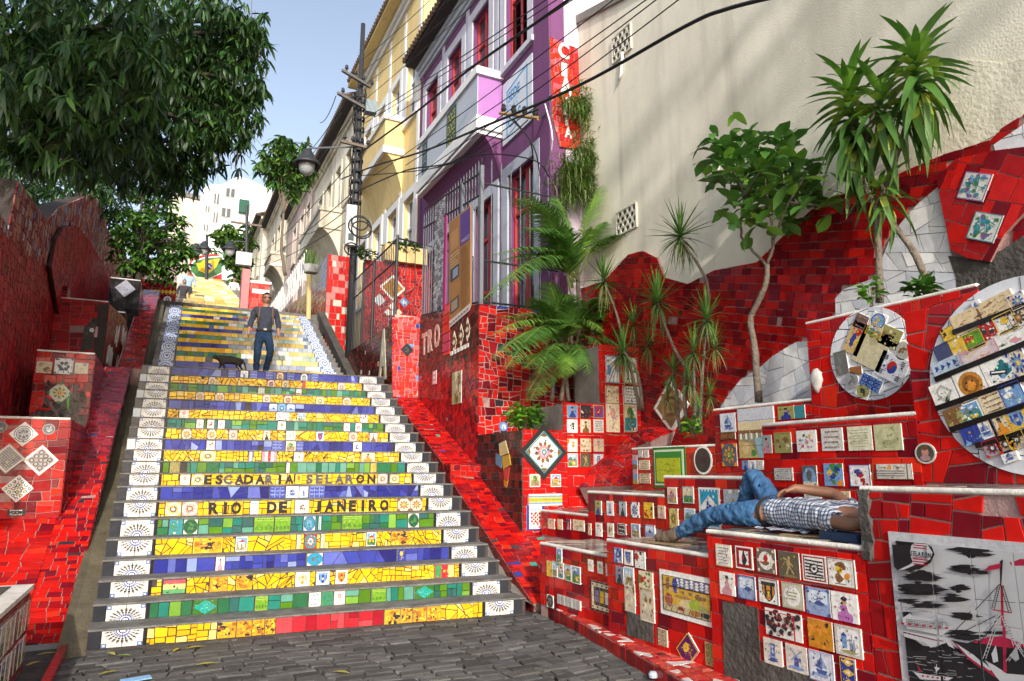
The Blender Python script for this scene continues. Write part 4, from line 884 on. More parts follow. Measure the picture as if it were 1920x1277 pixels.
    for x0, y0, x1, y1 in ((1048, 500, 1000, 690), (1075, 500, 1140, 715), (1045, 730, 920, 1090), (1085, 740, 1170, 990), (1260, 900, 1110, 1110), (1180, 960, 1330, 1180)):
        ln(x0-9, y0, x1-12, y1, 6, wt if y0 > 720 else k); ln(x0+9, y0, x1+12, y1, 6, wt if y0 > 720 else k)
        for i in range(1, 12):
            t = i/12; x, y = x0+(x1-x0)*t, y0+(y1-y0)*t; ln(x-11, y, x+11, y, 4, k if y0 < 720 or y < 940 else wt)
    pl([(985, 1050), (1020, 980), (1035, 1060), (1040, 1110), (1000, 1120)], wt); pl([(1130, 1060), (1190, 1000), (1210, 1090), (1180, 1110)], (.3, .3, .31))
    ln(860, 610, 1500, 665, 4, k)
    # little boats
    pl([(370, 1190), (500, 1215), (680, 1240), (640, 1262), (430, 1250)], wt); pl([(400, 1120), (420, 1190), (440, 1190)], r); pl([(540, 1150), (590, 1160), (560, 1190)], wt); ln(560, 1130, 556, 1200, 6, wt)
    for i in range(5): x = 440+40*i; pl([(x, 1215+5*i), (x+20, 1218+5*i), (x+16, 1232+5*i), (x+4, 1230+5*i)], r)
    return [(clip(ccw(p), rect(-1, -1, 1, 1)), c) for p, c in o]
dtile(bd, f, mcx, mcy, mw-.09, mh-.09, mural(), t=.028, name='mural_tile', nx=7, ny=4, gap=.0035, base=(.42, .42, .43), m='muralm')
# ================================================================ second row
bench('low bench end with a plain white edge, directly right of the diamond planter', 4.6, 7.23, 8.40, .70, 1.02, .9, 0,
  [(1036, 982, .16, .16, 'kraft'), (1052, 983, .12, .16, lambda: m_abstract([CR, YE], 4, CR)), (1068, 983, .1, .16, lambda: m_portrait((.1, .05, .1))), (1087, 985, .26, .16, 'kraft')], GRP)
bench('bench backed by two rows of small saints and portraits, left of the blue diamond', 4.6, 5.79, 7.23, .75, 1.295, .9, 0,
  [(1124, 952, .13, .2, lambda: m_portrait(OL, DB)), (1146, 953, .13, .2, lambda: m_delft('tower')), (1170, 954, .13, .2, lambda: m_portrait((.4, .5, .55), K)), (1193, 956, .14, .2, lambda: m_rosette(W, (DB, LB, BR))), (1219, 957, .15, .2, lambda: m_abstract([YE, RD, K], 10, YE)), (1243, 960, .11, .16, lambda: m_portrait(CR)),
   (1108, 992, .06, .17, 'kraft'), (1125, 993, .13, .19, lambda: m_abstract([W, K], 6, W)), (1147, 994, .12, .19, lambda: m_oval(CR, W, BR)), (1169, 992, .14, .15, lambda: m_text(K, W, 3)), (1194, 995, .15, .18, lambda: m_scene('ship')), (1221, 996, .16, .16, lambda: m_delft('border'))], GRP)
bench('bench back with the white-framed blue diamond tile behind the sleeping man\'s legs', 4.6, 4.46, 5.78, .85, 1.485, .9, 0,
  [(1263, 929, .14, .2, lambda: m_scene('house')), (1293, 928, .15, .2, lambda: m_scene('bridge')), (1266, 972, .13, .24, lambda: m_rosette((.6, .45, .15), (OL, BR, YE))), (1296, 969, .15, .2, lambda: m_scene('land')), (1374, 935, .19, .2, lambda: m_abstract([(.35, .4, .45), OL, W], 5, (.4, .45, .5))),
   (1333, 952, .28, .46, lambda: [rc(-1, -1, 1, 1, W), rc(-.86, -.9, .86, .9, (.02, .28, .45)), disc(0, 0, .92, W, 4, .62)]+[blob(R.uniform(-.35, .35), R.uniform(-.28, .28), .12, DB, 6, .5, .08) for _ in range(9)]+[rc(x-.05, .8, x+.05, .9, W) for x in (-.6, -.3, 0, .3, .6)])], GRP)
g3 = bench('long red bench back with square plaques and the Lima Peru plate, above the sleeping man', 4.6, 3.04, 4.43, 1.05, 1.935, .9, 0,
  [(1440, 833, .11, .19, lambda: m_portrait((.3, .35, .35))), (1471, 830, .17, .21, lambda: m_abstract([OL, CR, BR], 10, OL)), (1515, 827, .19, .21, lambda: [rc(-1, -1, 1, 1, W)]+[blob(.6*math.cos(i), .6*math.sin(i), .16, c, 6) for i, c in enumerate([PK, YE, GR, LB, RD, PK])]+[blob(.1, -.1, .2, PK, 6)]), (1563, 824, .19, .215, lambda: m_text((.55, .53, .5), BR, 4)), (1615, 822, .20, .22, lambda: m_text((.62, .6, .45), OL, 7, False)), (1668, 820, .21, .23, lambda: [rc(-1, -1, 1, 1, (.45, .44, .25)), disc(0, 0, .8, (.38, .38, .2), 18), disc(0, .2, .5, (.48, .46, .28), 14), blob(0, -.4, .5, (.3, .3, .15), 9, .3, .2)]),
   (1472, 889, .19, .13, lambda: m_text((.6, .58, .55), K, 6)), (1521, 893, .14, .21, lambda: [rc(-1, -1, 1, 1, (.1, .1, .1)), disc(0, -.1, .9, LB, 16), rc(-.9, -1, .9, -.5, CR), blob(0, .1, .4, (.12, .1, .08), 9, .2, .55)]), (1566, 890, .17, .21, lambda: m_abstract([YE, OR, LB, GR, DB], 9, LB)), (1616, 892, .17, .2, lambda: m_abstract([W, DB, RD], 8, W)),
   (1679, 884, .27, .135, lambda: [rc(-1, -1, 1, 1, K), rc(-.97, -.94, .97, .94, (.6, .58, .52))]+word('Lima', -.75, .35, -.2, .75, BR)+word('Peru', .2, .35, .75, .75, BR)+[blob(0, .55, .12, OR, 7, .3, .3)]+[bar(-.85+.1*R.random(), y, .8, y, .13, (.2, .18, .16)) for y in (.05, -.25, -.55)]),
   (1738, 850, .145, .175, lambda: [disc(0, 0, 1, (.5, .48, .42), 24), disc(0, 0, .84, (.06, .06, .05), 24), disc(0, .1, .35, (.45, .2, .15), 12, .45), blob(0, -.45, .5, (.35, .2, .2), 9, .2, .3), blob(0, .5, .38, (.12, .06, .03), 8, .3, .25)], dict(shape=CIRC)),
   (1527, 934, .16, .15, lambda: m_text(W, OL, 5)), (1580, 936, .16, .15, lambda: m_scene('land')), (1630, 938, .10, .13, 'text')], GRP, bw=.19, bh=.12)
# ================================================================ third row
GW = 'tiled garden walls on the right'
def gwall(label, x, y0, y1, z0, z1, spec, pal=REDS, cells=None, depth=.5, cop=True, name='garden_wall', A=.02, lim=220):
    th = thing(name, label, 'wall', (x+.2, (y0+y1)/2, z0), GW); f = FX(x)
    b = MB(); b.box((x+.002, y0, z0-.2), (x+depth, y1, z1-.01)); b.build('body', 'grout', th); holes = []
    b = MB(); b.box((x+.2, y0+.01, z1-.01), (6.6, y1-.01, z1+.01)); b.build('soil', 'soil', th)
    if cop: coping(th, f, -y1, -y0, z1, .3, .02, .010)
    for s in spec:
        a, c = f.px(s[0], s[1]); holes.append(hole(a, c, s[2], s[3]*.8)); dtile(th, f, a, c, s[2], s[3]*.8, s[4], **(s[5] if len(s) > 5 else {}))
    clad(th, f, rect(-y1, z0, -y0, z1-.028), A, pal, .09, 1.2, .009, lim, holes, cells, bev=.0025)
    return th
RO = [((.50, .03, .012), 3), ((.42, .02, .01), 3), ((.30, .02, .012), 2)]
g1 = gwall('orange red garden wall with the round dark plaque and the lime green framed panel', 5.5, 6.0, 7.55, 1.25, 1.825,
  [(1193, 880, .10, .46, lambda: m_flag([PK, LB, BR, PK, LB, OL])), (1203, 851, .09, .12, 'text'), (1214, 851, .09, .12, 'text'), (1210, 872, .22, .15, lambda: m_text(CR, BR, 4)), (1211, 897, .22, .16, lambda: m_text(CR, BR, 4)), (1320, 863, .30, .40, lambda: [disc(0, 0, 1, W, 26), disc(0, 0, .86, (.045, .035, .035), 26)]+word('CASA', -.5, -.15, .5, .25, (.09, .03, .03)), dict(shape=CIRC))], RO)
f = FX(5.5); q = f.pxs([(1226, 840), (1284, 837), (1289, 893), (1232, 918)]); x0, y0, x1, y1 = bbox(q); y0 = 1.33
pn = thing('framed_panel', 'lime green tile panel in a dark green and white frame on the orange red wall', 'sign', (5.47, 6.5, 1.4))
for i, (d, c) in enumerate(((0, (.03, .14, .02)), (.03, (.55, .6, .45)), (.055, (.04, .2, .03)))):
    b = MB(); b.slab(f, rect(x0+d, y0+d, x1-d, y1-d), .0, .02+.006*i, c); b.build('frame', 'matte', pn)
dtile(pn, f, (x0+x1)/2, (y0+y1)/2-.03, x1-x0-.16, y1-y0-.2, [rc(-1, -1, 1, 1, (.38, .42, .02))]+[bar(R.uniform(-.7, .7), R.uniform(-.7, .7), R.uniform(-.7, .7), R.uniform(-.7, .7), .03, (.12, .13, .02)) for _ in range(3)]+[rc(x, y, x+.08, y+.1, (.1, .1, .02)) for x, y in ((-.6, .6), (-.1, .5), (.4, .3), (.5, .7), (0, -.2), (.3, -.4))], t=.036, name='lime_tile', nx=2, ny=2, base=(.38, .42, .02))
g2 = gwall('red garden wall with the river and viaduct picture, under the slender broad-leaved tree', 5.5, 4.66, 5.99, 1.4, 2.215,
  [(1367, 793, .23, .26, lambda: m_delft('ship', (.55, .57, .62))), (1367, 817, .22, .10, lambda: m_text((.2, .08, .03), (.08, .03, .02), 2)), (1370, 853, .22, .30, lambda: m_rosette((.08, .09, .12), (OR, GR, YE))), (1400, 872, .09, .12, 'portrait'), (1414, 872, .09, .12, lambda: m_delft('tower')), (1428, 872, .08, .12, 'text'), (1476, 774, .2, .16, lambda: m_portrait(OL)), (1502, 772, .12, .16, lambda: [rc(-1, -1, 1, 1, TL)])], REDS)
rv = [rc(-1, -1, 1, 1, (.5, .52, .56)), rc(-1, .1, 1, .45, (.6, .5, .3)), rc(-1, -.05, 1, .12, BR), rc(-1, -1, 1, -.02, (.25, .22, .12))]
rv += [rc(-.9+.3*i, -.25, -.8+.3*i, 0, W) for i in range(7)]+[(ccw([(-.1, -.2), (.4, -.2), (.9, -1), (.1, -1)]), (.25, .38, .42)), (ccw([(-1, -.3), (-.3, -.4), (.1, -1), (-1, -1)]), (.45, .33, .12)), blob(.7, -.4, .3, OL, 8), blob(-.6, -.6, .2, (.55, .4, .2), 8), blob(-.2, -.8, .15, GR, 7), blob(.75, -.75, .25, (.3, .33, .1), 8)]
f = FX(5.5); a, c = f.px(1420, 804); dtile(g2, f, a, c-.04, .50, .52, rv, t=.024, name='river_picture_tile', nx=3, ny=4)
circ = [(f.px(1635, 663)[0]+.40*math.cos(t), f.px(1635, 663)[1]+.40*math.sin(t)) for t in np.linspace(0, 2*math.pi, 33)[:-1]]
h1 = thing('garden_wall', 'red wall block with a round white medallion of plaques and a national flag tile', 'wall', (5.7, 4, 2), GW)
b = MB(); b.box((5.502, 3.05, 1.8), (6.6, 4.65, 2.90)); b.build('body', 'grout', h1)
b = MB(); b.box((5.6, 3.0, 2.9), (6.6, 4.62, 2.93)); b.build('soil', 'soil', h1)
coping(h1, f, -4.65, -3.05, 2.955, .3, .02, .01)
clad(h1, f, rect(-4.65, 1.93, -3.04, 2.93), .024, REDS, .12, 1., .011, 160, [circ], bev=.0025)
def medallion(th, f, cx, cy, r, spec, strips=()):
    cc = [(cx+r*math.cos(t), cy+r*math.sin(t)) for t in np.linspace(0, 2*math.pi, 49)[:-1]]
    prism(th, 'medallion_bed', f, cc, .02, 'grout_dark', front=.014)
    clad(th, f.off(.013), cc, .02 if r < .6 else .04, WHITES, .2, 1.3, .006, 70, name='white_tile', t=.008)
    for u, v, w, h, rot, mo, kw in spec: 
        a, c = f.px(u, v); dtile(th, f, a, c, w, h, mo, rot=rad(rot), t=kw.pop('t', .034), **kw)
    return cc
kor = [rc(-1, -1, 1, 1, (.62, .62, .64)), disc(0, .02, .34, RD, 18, .5), ([(.34*math.cos(t), .02+.5*math.sin(t)) for t in np.linspace(math.pi, 2*math.pi, 10)], DB), disc(-.17, .02, .17, RD, 12, .25), disc(.17, .02, .17, DB, 12, .25)]
for x in (-.62, .62):
    for y in (-.6, .6): kor += [rc(x-.14, y+d-.035, x+.14, y+d+.035, K) for d in (-.14, 0, .14)]
medallion(h1, f, *f.px(1635, 663), .41, [(1640, 653, .30, .34, -32, lambda: [rc(-1, -1, 1, 1, (.5, .45, .28)), blob(-.1, .3, .25, (.4, .35, .2), 8)], {}), (1609, 634, .17, .30, -32, lambda: [rc(-1, -1, 1, 1, (.5, .35, .16)), blob(-.2, -.2, .4, DB, 8), blob(.2, -.2, .25, YE, 7), blob(.1, .4, .3, RD, 7)], {}), (1677, 690, .27, .22, -32, lambda: kor, {}),
  (1619, 604, .13, .13, -32, lambda: m_text((.15, .08, .07), (.3, .2, .15), 3), {}), (1651, 603, .14, .14, -32, lambda: m_oval(LB, DB, YE), {}), (1645, 622, .16, .1, -32, lambda: m_scene('land'), {}), (1674, 633, .19, .17, -32, lambda: m_abstract([OL, CR, BR], 9, OL), {}), (1663, 640, .04, .3, 58, lambda: [rc(-1, -1, 1, 1, (.04, .02, .15))], {}), (1582, 680, .13, .21, 5, lambda: m_abstract([(.12, .12, .11), (.2, .2, .19)], 5, (.14, .14, .13)), {}), (1609, 695, .12, .07, 0, lambda: [rc(-1, -1, 1, 1, (.28, .11, .04))], {}), (1601, 713, .14, .14, 0, lambda: m_oval((.25, .25, .25), (.35, .35, .35), (.15, .15, .15)), dict(shape=CIRC)), (1638, 718, .2, .11, -32, lambda: m_fine(DB, LB, 3), {}), (1623, 733, .13, .12, -32, lambda: m_oval(OL, OL, K), {}), (1697, 658, .14, .16, -10, lambda: m_oval((.4, .38, .33), (.5, .48, .42), BR), dict(shape=CIRC))])
# stuck-on white shell
a, c = f.px(1533, 714); b = MB(); n = 10
V = [f.P(a+(.075-.03*(k > n//2))*math.cos(2*math.pi*k/n)*r, c+.13*math.sin(2*math.pi*k/n)*r, h) for r, h in ((1, 0), (.85, .03), (.5, .05), (.02, .045)) for k in range(n)]
b.raw(V, [[i*n+k, i*n+(k+1) % n, (i+1)*n+(k+1) % n, (i+1)*n+k] for i in range(3) for k in range(n)], (.5, .48, .44)); b.build('shell', 'glaze_worn', h1, smooth=True)
# ---- big medallion block behind the ship block
f = FX(4.6); h2 = thing('garden_wall', 'big curved-top red wall with the great round medallion of souvenir tiles and black bands', 'wall', (5, 2.2, 1.5), GW)
b = MB(); b.box((4.602, -.6, 1.2), (6.6, 3.05, 2.60)); b.build('body', 'grout', h2)
o = ccw([(-3.05, 1.46), (.2, 1.46), (.2, 2.62), (-3.05, 2.63)])
ccx, ccy, cr = -f.px(1750, 720)[0], f.px(1750, 722)[1], .60
ccx = -2.94+cr+.03
CC = [(ccx+cr*1.02*math.cos(t), ccy+cr*1.02*math.sin(t)) for t in np.linspace(0, 2*math.pi, 40)[:-1]]
clad(h2, f, o, .032, REDS, .25, 1.0, .012, 200, [CC], bev=.003)
def drot(u, v): return f.px(u, v)
bands = []
cc = medallion(h2, f, ccx, ccy, cr, [])
zc = lambda x, y: f.px(1730+x*190/674, 540+y*360/1277)
tilt = math.degrees(math.atan2(*(np.array(zc(600, 390))-np.array(zc(120, 600)))[::-1]))
def zt(x, y, w, h, mo, **kw): a, c = zc(x, y); dtile(h2, f, a, c, w, h, mo, rot=rad(tilt), t=.036, **kw)
ca, sa = math.cos(rad(tilt)), math.sin(rad(tilt)); bandf = []
for (x0, y0), (x1, y1) in (((105, 612), (674, 385)), ((110, 805), (674, 610)), ((205, 945), (674, 790)), ((375, 1050), (674, 965)), ((225, 300), (674, 130))):
    p, q = zc(x0, y0), zc(x1, y1); d = (q[0]-p[0], q[1]-p[1]); L = math.hypot(*d); q = (p[0]+d[0]/L*1.2, p[1]+d[1]/L*1.2); n_ = (-d[1]/L*.017, d[0]/L*.017)
    pg = clip(ccw([(p[0]-n_[0], p[1]-n_[1]), (q[0]-n_[0], q[1]-n_[1]), (q[0]+n_[0], q[1]+n_[1]), (p[0]+n_[0], p[1]+n_[1])]), ccw(cc)); b = MB()
    if len(pg) > 2: b.slab(f, pg, .0, .043, (.012, .01, .01)); b.build('black_band', 'glaze', h2)
zt(420, 170, .40, .13, lambda: [rc(-1, -1, 1, 1, (.62, .48, .28)), blob(-.1, 0, .05, BR, 6, .2, .7)]+[disc(R.uniform(-.9, .9), R.uniform(-.2, .8), .02, BR, 5, .06) for _ in range(16)])
zt(195, 310, .09, .09, lambda: m_abstract([YE, K, OR], 9, YE)); zt(365, 350, .12, .115, lambda: m_abstract([RD, YE], 5, (.09, .28, .02))); zt(465, 285, .105, .11, 'abstract'); zt(575, 235, .12, .12, lambda: m_flower(W, YE, GR)); zt(660, 200, .1, .12, 'rosette')
zt(155, 425, .11, .105, lambda: [rc(-1, -1, 1, 1, (.05, .06, .13))]); zt(258, 390, .10, .10, lambda: m_abstract([YE, CR, W], 6, YE)); zt(185, 515, .21, .085, lambda: [rc(-1, -1, 1, 1, (.4, .5, .58))]+[disc(x, .0, .16, DB, 3, .6) for x in (-.7, -.3, .1, .5)]); zt(395, 430, .24, .085, lambda: m_abstract([PK, CR], 5, (.6, .5, .5))); zt(610, 330, .2, .1, lambda: m_abstract([W, GR, PK], 4, W))
zt(165, 710, .16, .17, lambda: [rc(-1, -1, 1, 1, W), blob(0, .1, .6, (.4, .42, .35), 8), blob(0, .1, .4, W, 7), blob(.1, -.5, .25, K, 6)]); zt(340, 640, .18, .19, lambda: [rc(-1, -1, 1, 1, W), disc(0, 0, .85, (.45, .2, .03), 18), disc(0, 0, .6, (.25, .1, .02), 14), disc(0, -.1, .35, OR, 10), disc(-.2, .15, .08, K, 6), disc(.2, .15, .08, K, 6)]); zt(535, 555, .19, .19, lambda: [rc(-1, -1, 1, 1, W), blob(.2, .0, .5, (.02, .14, .16), 9, .3, .45), blob(.3, .5, .2, (.02, .14, .16), 6), bar(-.6, .1, .4, -.2, .3, K), bar(-.5, .1, .3, -.15, .1, W), disc(.1, -.4, .16, LB, 8)]); zt(660, 500, .1, .18, 'rosette')
zt(240, 860, .14, .13, lambda: m_abstract([BR, CR, OL], 12, BR)); zt(345, 830, .13, .13, 'scene'); zt(490, 765, .15, .14, lambda: m_text(CR, BR, 4)); zt(620, 710, .13, .14, lambda: m_abstract([DB, W, LB], 8, LB)); zt(345, 975, .12, .12, lambda: m_abstract([DB, YE, LB], 5, DB)); zt(440, 945, .12, .12, lambda: m_delft('ship')); zt(540, 910, .11, .12, lambda: m_portrait(CR, OR)); zt(650, 870, .12, .12, lambda: m_shield(DB, LB, YE)); zt(488, 1065, .1, .1, lambda: m_rosette((.3, .3, .35), (RD, K, W))); zt(575, 1040, .1, .1, lambda: m_rosette((.3, .3, .35), (OR, K, W))); zt(650, 1010, .1, .1, lambda: m_rosette((.3, .3, .35), (YE, K, W))); zt(600, 1120, .09, .07, lambda: m_delft('ship')); zt(375, 115, .05, .05, lambda: m_delft('ship')); zt(655, 90, .09, .1, 'rosette')
# ================================================================ sloped mosaic behind the second row
p1 = P3(5.2, 8.35, 1.25); fs = Fr(p1, (.34, -.78, .02), (1.38, -.15, .95))
sl = thing('mosaic_slope', 'sloping bank of small red broken tiles between the planters and the green framed panel', 'mosaic', p1)
o = ccw(fs.pxs([(1086, 914), (1188, 910), (1188, 840), (1285, 800), (1205, 802), (1122, 862)]))
prism(sl, 'bed', fs, o, .3, 'grout'); clad(sl, fs.off(.001), o, .014, [((.58, .012, .012), 4), ((.40, .01, .012), 3), ((.22, .01, .02), 2)], .5, 1.2, .012, 200)
# ================================================================ kerb along the benches
KB = [(3.98, 7.2), (3.86, 6.9), (3.70, 5.9), (3.48, 4.7), (3.28, 3.7), (3.1, 2.6)]; KI = [(4.06, 7.25), (3.98, 6.95), (3.86, 5.9), (3.76, 4.7), (3.72, 3.7), (3.72, 2.6)]
kb = thing('kerb', 'red kerb with loose white tile pieces along the foot of the benches', 'kerb', (3.7, 5, 0))
for i in range(5):
    a, b_, c, d = KB[i], KI[i], KI[i+1], KB[i+1]; L = math.hypot(d[0]-a[0], d[1]-a[1])
    q = ccw([a, b_, c, d]); b = MB(); b.slab(FZ(0), q, -.2, .10, (.3, .2, .2), True); b.build('body', 'grout', kb)
    cells = crazy(bbox(q), .009, .3, 1.2)
    mosaic(kb, FZ(.10), q, cells, [((.50, .05, .035), 4), ((.42, .03, .03), 2), ((.60, .14, .10), 1)], .008, .01, 'tile', 60, accent=([((.62, .6, .56), 3), ((.03, .03, .03), .5), ((.05, .25, .12), .1)], .2), m='glaze_worn')
    fs = Fr((a[0], a[1], 0), (d[0]-a[0], d[1]-a[1], 0), (0, 0, 1))
    if fs.n[0] > 0: pass
    clad(kb, fs, rect(0, -.04, L, .10), cells=bricks((0, -.045, L, .2), .15, .15), pal=[((.34, .015, .012), 3), ((.24, .012, .012), 3), ((.12, .01, .012), 1)], limit=40, m='glaze_worn')
# ================================================================ LEFT SIDE: gutter, sloping band, walls
PL = [(7.85, 0.), (10.85, 1.72), (14.15, 3.35), (21.2, 6.45)]; PXO = [0, 0, .17]
gt = thing('gutter', 'bare concrete gutter running down beside the left end of the steps', 'gutter', (-.57, 9, .5))
b = MB(); GP = [(4.0, -.02), (7.3, -.02), (10.85, 1.40), (14.15, 3.05), (21.2, 6.2)]
for (ya, za), (yb, zb) in zip(GP, GP[1:]):
    n = 6; gx0, gx1 = (-.69, -.44) if ya < 14 else (-.52, -.33)
    for i in range(n):
        y0, y1 = ya+(yb-ya)*i/n, ya+(yb-ya)*(i+1)/n; z0, z1 = za+(zb-za)*i/n, za+(zb-za)*(i+1)/n
        b.poly([(gx0, y0, z0), (gx1, y0, z0-.03), (gx1, y1, z1-.03), (gx0, y1, z1)])
        b.poly([(gx0, y0, z0+.02), (gx0+.07, y0, z0-.01), (gx0+.07, y1, z1-.01), (gx0, y1, z1+.02)])
b.build('channel', 'gutter', gt)
band = thing('balustrade', 'red tiled sloping band along the left of the gutter beside the steps', 'balustrade', (-.9, 12, 1.5))
for i, ((ya, za), (yb, zb)) in enumerate(zip(PL, PL[1:])):
    f = Fr((-1.05+PXO[i], ya, za), (1, 0, 0), (0, yb-ya, zb-za)); L = math.hypot(yb-ya, zb-za); wd = .38
    b = MB(); b.slab(f, rect(-.02, 0, wd, L), -.5, 0, (.3, .2, .2), True); b.build('body', 'grout', band)
    clad(band, f, rect(0, 0, wd, L), .009 if i < 2 else .014, REDS if i < 1 else REDS_DARK[:3]+[((.30, .02, .03), 2)], .08, 1.7, .008, 130 if i < 1 else 80, accent=([((.03, .03, .035), 2), ((.05, .04, .1), 1)], .03), bev=.002 if i == 0 else 0)
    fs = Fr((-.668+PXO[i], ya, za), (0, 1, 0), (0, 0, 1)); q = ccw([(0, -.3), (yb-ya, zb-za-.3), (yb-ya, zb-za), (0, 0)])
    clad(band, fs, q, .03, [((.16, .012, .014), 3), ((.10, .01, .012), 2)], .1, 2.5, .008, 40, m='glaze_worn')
# low kerb carrying the band's edge to the bottom of the picture
b = MB(); b.slab(FZ(0), ccw([(-.68, 7.9), (-.62, 7.9), (-.585, 5.0), (-.65, 5.0)]), -.1, .05, (.25, .02, .02), True); b.build('edge_tile', 'glaze_worn', band)
# red apron
ap = thing('tiled_apron', 'broad sloping apron of red broken tiles at the foot of the left wall', 'paving', (-1.6, 8.7, .4))
f = Fr((-2.6, 7.75, -.02), (1, 0, 0), (0, 1.9, 1.05)); o = rect(0, 0, 1.56, 2.2)
prism(ap, 'body', f, o, .4, 'grout', (.3, .2, .2)); clad(ap, f, o, .016, REDS, .16, 1.9, .009, 260, accent=([(DB, 1), ((.03, .03, .03), 1), ((.25, .2, .17), .6)], .018), bev=.003)
# lower left seat
lb = thing('tiled_bench', 'low bench at the bottom left corner with dark red tiles and worn pictures', 'bench', (-1.2, 6, 0))
b = MB(); b.box((-1.7, 3.5, -.2), (-.885, 6.98, .60)); b.build('body', 'grout', lb)
f = FXp(-.88); sp = []
for i, y in enumerate((6.86, 6.70, 6.54, 6.38, 6.20, 6.04, 5.88, 5.7)):
    for z, h in ((.42, .21), (.17, .2)):
        dtile(lb, f, y, z, .125, h, [m_portrait, 'kraft', 'scene', lambda: m_figure((.2, .05, .05))][(i+int(z*10)) % 4]); sp.append(hole(y, z, .125, h))
clad(lb, f, rect(4.5, 0, 6.98, .57), cells=bricks((4.4, 0, 7.1, .6), .15, .09), pal=[((.22, .012, .016), 3), ((.32, .015, .015), 2)], holes=sp, m='glaze_worn', limit=80)
b = MB(); b.slab(FZ(0), rect(-1.7, 3.5, -.86, 7.0), .60, .635, (.5, .5, .5), True); b.build('coping', 'coping', lb)
b = MB(); b.slab(FZ(0), rect(-1.66, 3.5, -1.0, 6.9), .635, .64, (.5, .5, .5)); b.build('seat', 'cement_dark', lb)
# retaining walls, one behind the other
GL = 'tiled retaining walls stepping up on the left'
def lwall(label, y, x0, x1, z0, z1, side, spec, pal=REDS, A=.02, patch=None, z1b=None, gap=.009, m='glaze', lim=200, cop=True, sidepal=None, soil=True):
    th = thing('retaining_wall', label, 'wall', ((x0+x1)/2, y, z0), GL); f = FY(y)
    b = MB(); b.box((x0, y+.002, z0-.3), (x1-.002, y+side, z1-.012)); b.build('body', 'grout_dark' if pal is BLACKS else 'grout', th)
    if soil: b = MB(); b.box((x0, y+.14, z1-.012), (x1-.1, y+side, z1)); b.build('soil', 'soil', th)
    holes = []
    if patch:
        q = ccw(f.pxs(patch)); holes.append(q); clad(th, f.off(.002), q, .014, BLACKS, .6, 1.1, .010, 90, name='black_tile')
    for s in spec:
        a, c = f.px(s[0], s[1]); kw = dict(s[5]) if len(s) > 5 else {}
        if kw.get('rot'): holes.append([(a+math.cos(t)*s[2]*.64, c+math.sin(t)*s[2]*.64) for t in (0, 1.571, 3.142, 4.712)])
        else: holes.append(hole(a, c, s[2], s[3]))
        dtile(th, f, a, c, s[2], s[3], s[4], **kw)
    if cop: coping(th, f, x0, x1, z1, .2, .02, .010)
    clad(th, f, rect(x0, z0, x1, z1-.026), A, pal, .10, 1.4, gap, lim, holes, m=m, bev=.0025 if y < 13 else 0)
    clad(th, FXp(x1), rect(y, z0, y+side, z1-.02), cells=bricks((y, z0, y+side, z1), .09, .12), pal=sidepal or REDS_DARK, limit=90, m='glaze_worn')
    return th
BW = lambda: m_fine(W, K, 4)
lw1 = lwall('nearest left retaining wall, bright red, with four big black and white diamond tiles', 9.6, -2.5, -1.02, .92, 2.14, 1.7,
  [(45, 814, .20, .20, lambda: [rc(-1, -1, 1, 1, W), disc(0, 0, .92, K, 22), disc(0, 0, .84, W, 22), disc(0, 0, .72, K, 20), disc(0, 0, .66, (.45, .45, .47), 20)]+[blob(.4*math.cos(i), .4*math.sin(i), .14, (.12, .12, .14), 6) for i in range(6)], D45), (92, 805, .125, .125, lambda: m_oval((.12, .12, .12), (.3, .3, .3), (.45, .45, .42)), dict(shape=CIRC)), (2, 801, .125, .125, lambda: m_oval((.12, .12, .12), (.3, .3, .3), (.45, .45, .42)), dict(shape=CIRC)),
   (15, 860, .235, .235, lambda: [rc(-1, -1, 1, 1, W), rc(-.82, -.82, .82, .82, (.22, .2, .2))]+[disc(x, y, .07, (.5, .48, .46), 5) for x in np.arange(-.7, .8, .2) for y in np.arange(-.7, .8, .2)], D45), (77, 863, .245, .245, lambda: [rc(-1, -1, 1, 1, W), rc(-.82, -.82, .82, .82, (.36, .32, .29))]+[disc(x, y, .24, (.10, .09, .09), 9) for x in (-.5, 0, .5) for y in (-.5, 0, .5)]+[disc(x, y, .13, (.40, .36, .33), 7) for x in (-.5, 0, .5) for y in (-.5, 0, .5)], D45),
   (33.6, 916, .215, .215, lambda: [rc(-1, -1, 1, 1, W)]+[(clip(p, rect(-.86, -.86, .86, .86)), c) for p, c in m_fine(W, (.04, .06, .07), 4)]+[disc(x, y, .1, YE, 4) for x in (-.43, 0, .43) for y in (-.43, 0, .43)], D45), (31, 961, .165, .068, lambda: m_text((.03, .03, .03), W, 2))])
lw2 = lwall('second left retaining wall, with three picture tiles and a patch of black broken tiles', 12.0, -1.79, -1.06, 2.2, 3.27, 2.2,
  [(83, 689, .19, .17, 'kraft'), (120, 687, .25, .25, lambda: [rc(-1, -1, 1, 1, W)]+[blob(.45*math.cos(i*1.05), .4*math.sin(i*1.05), .2, (.05, .05, .09), 8, .4) for i in range(6)]+[blob(x, y, .13, (.05, .05, .09), 5) for x in (-.8, .8) for y in (-.8, .8)]), (153, 691, .18, .17, lambda: m_abstract([CR, (.2, .25, .3)], 4, CR)),
   (112, 737, .23, .23, lambda: m_rosette((.62, .58, .45), (GR, YE, RD), 8), D45)], patch=[(80, 716), (90, 711), (104, 725), (118, 712), (150, 722), (163, 745), (160, 815), (60, 800), (58, 780), (80, 760), (86, 735)])
lw3 = lwall('dark red left retaining wall with a stepped top, third from the front', 15.0, -2.6, -1.2, 3.5, 4.72, 2.5, [(172, 622, .2, .2, lambda: m_flower(PK, W))], [((.42, .012, .014), 4), ((.33, .010, .014), 4), ((.2, .007, .014), 2)], .03, m='glaze_dull', soil=False)
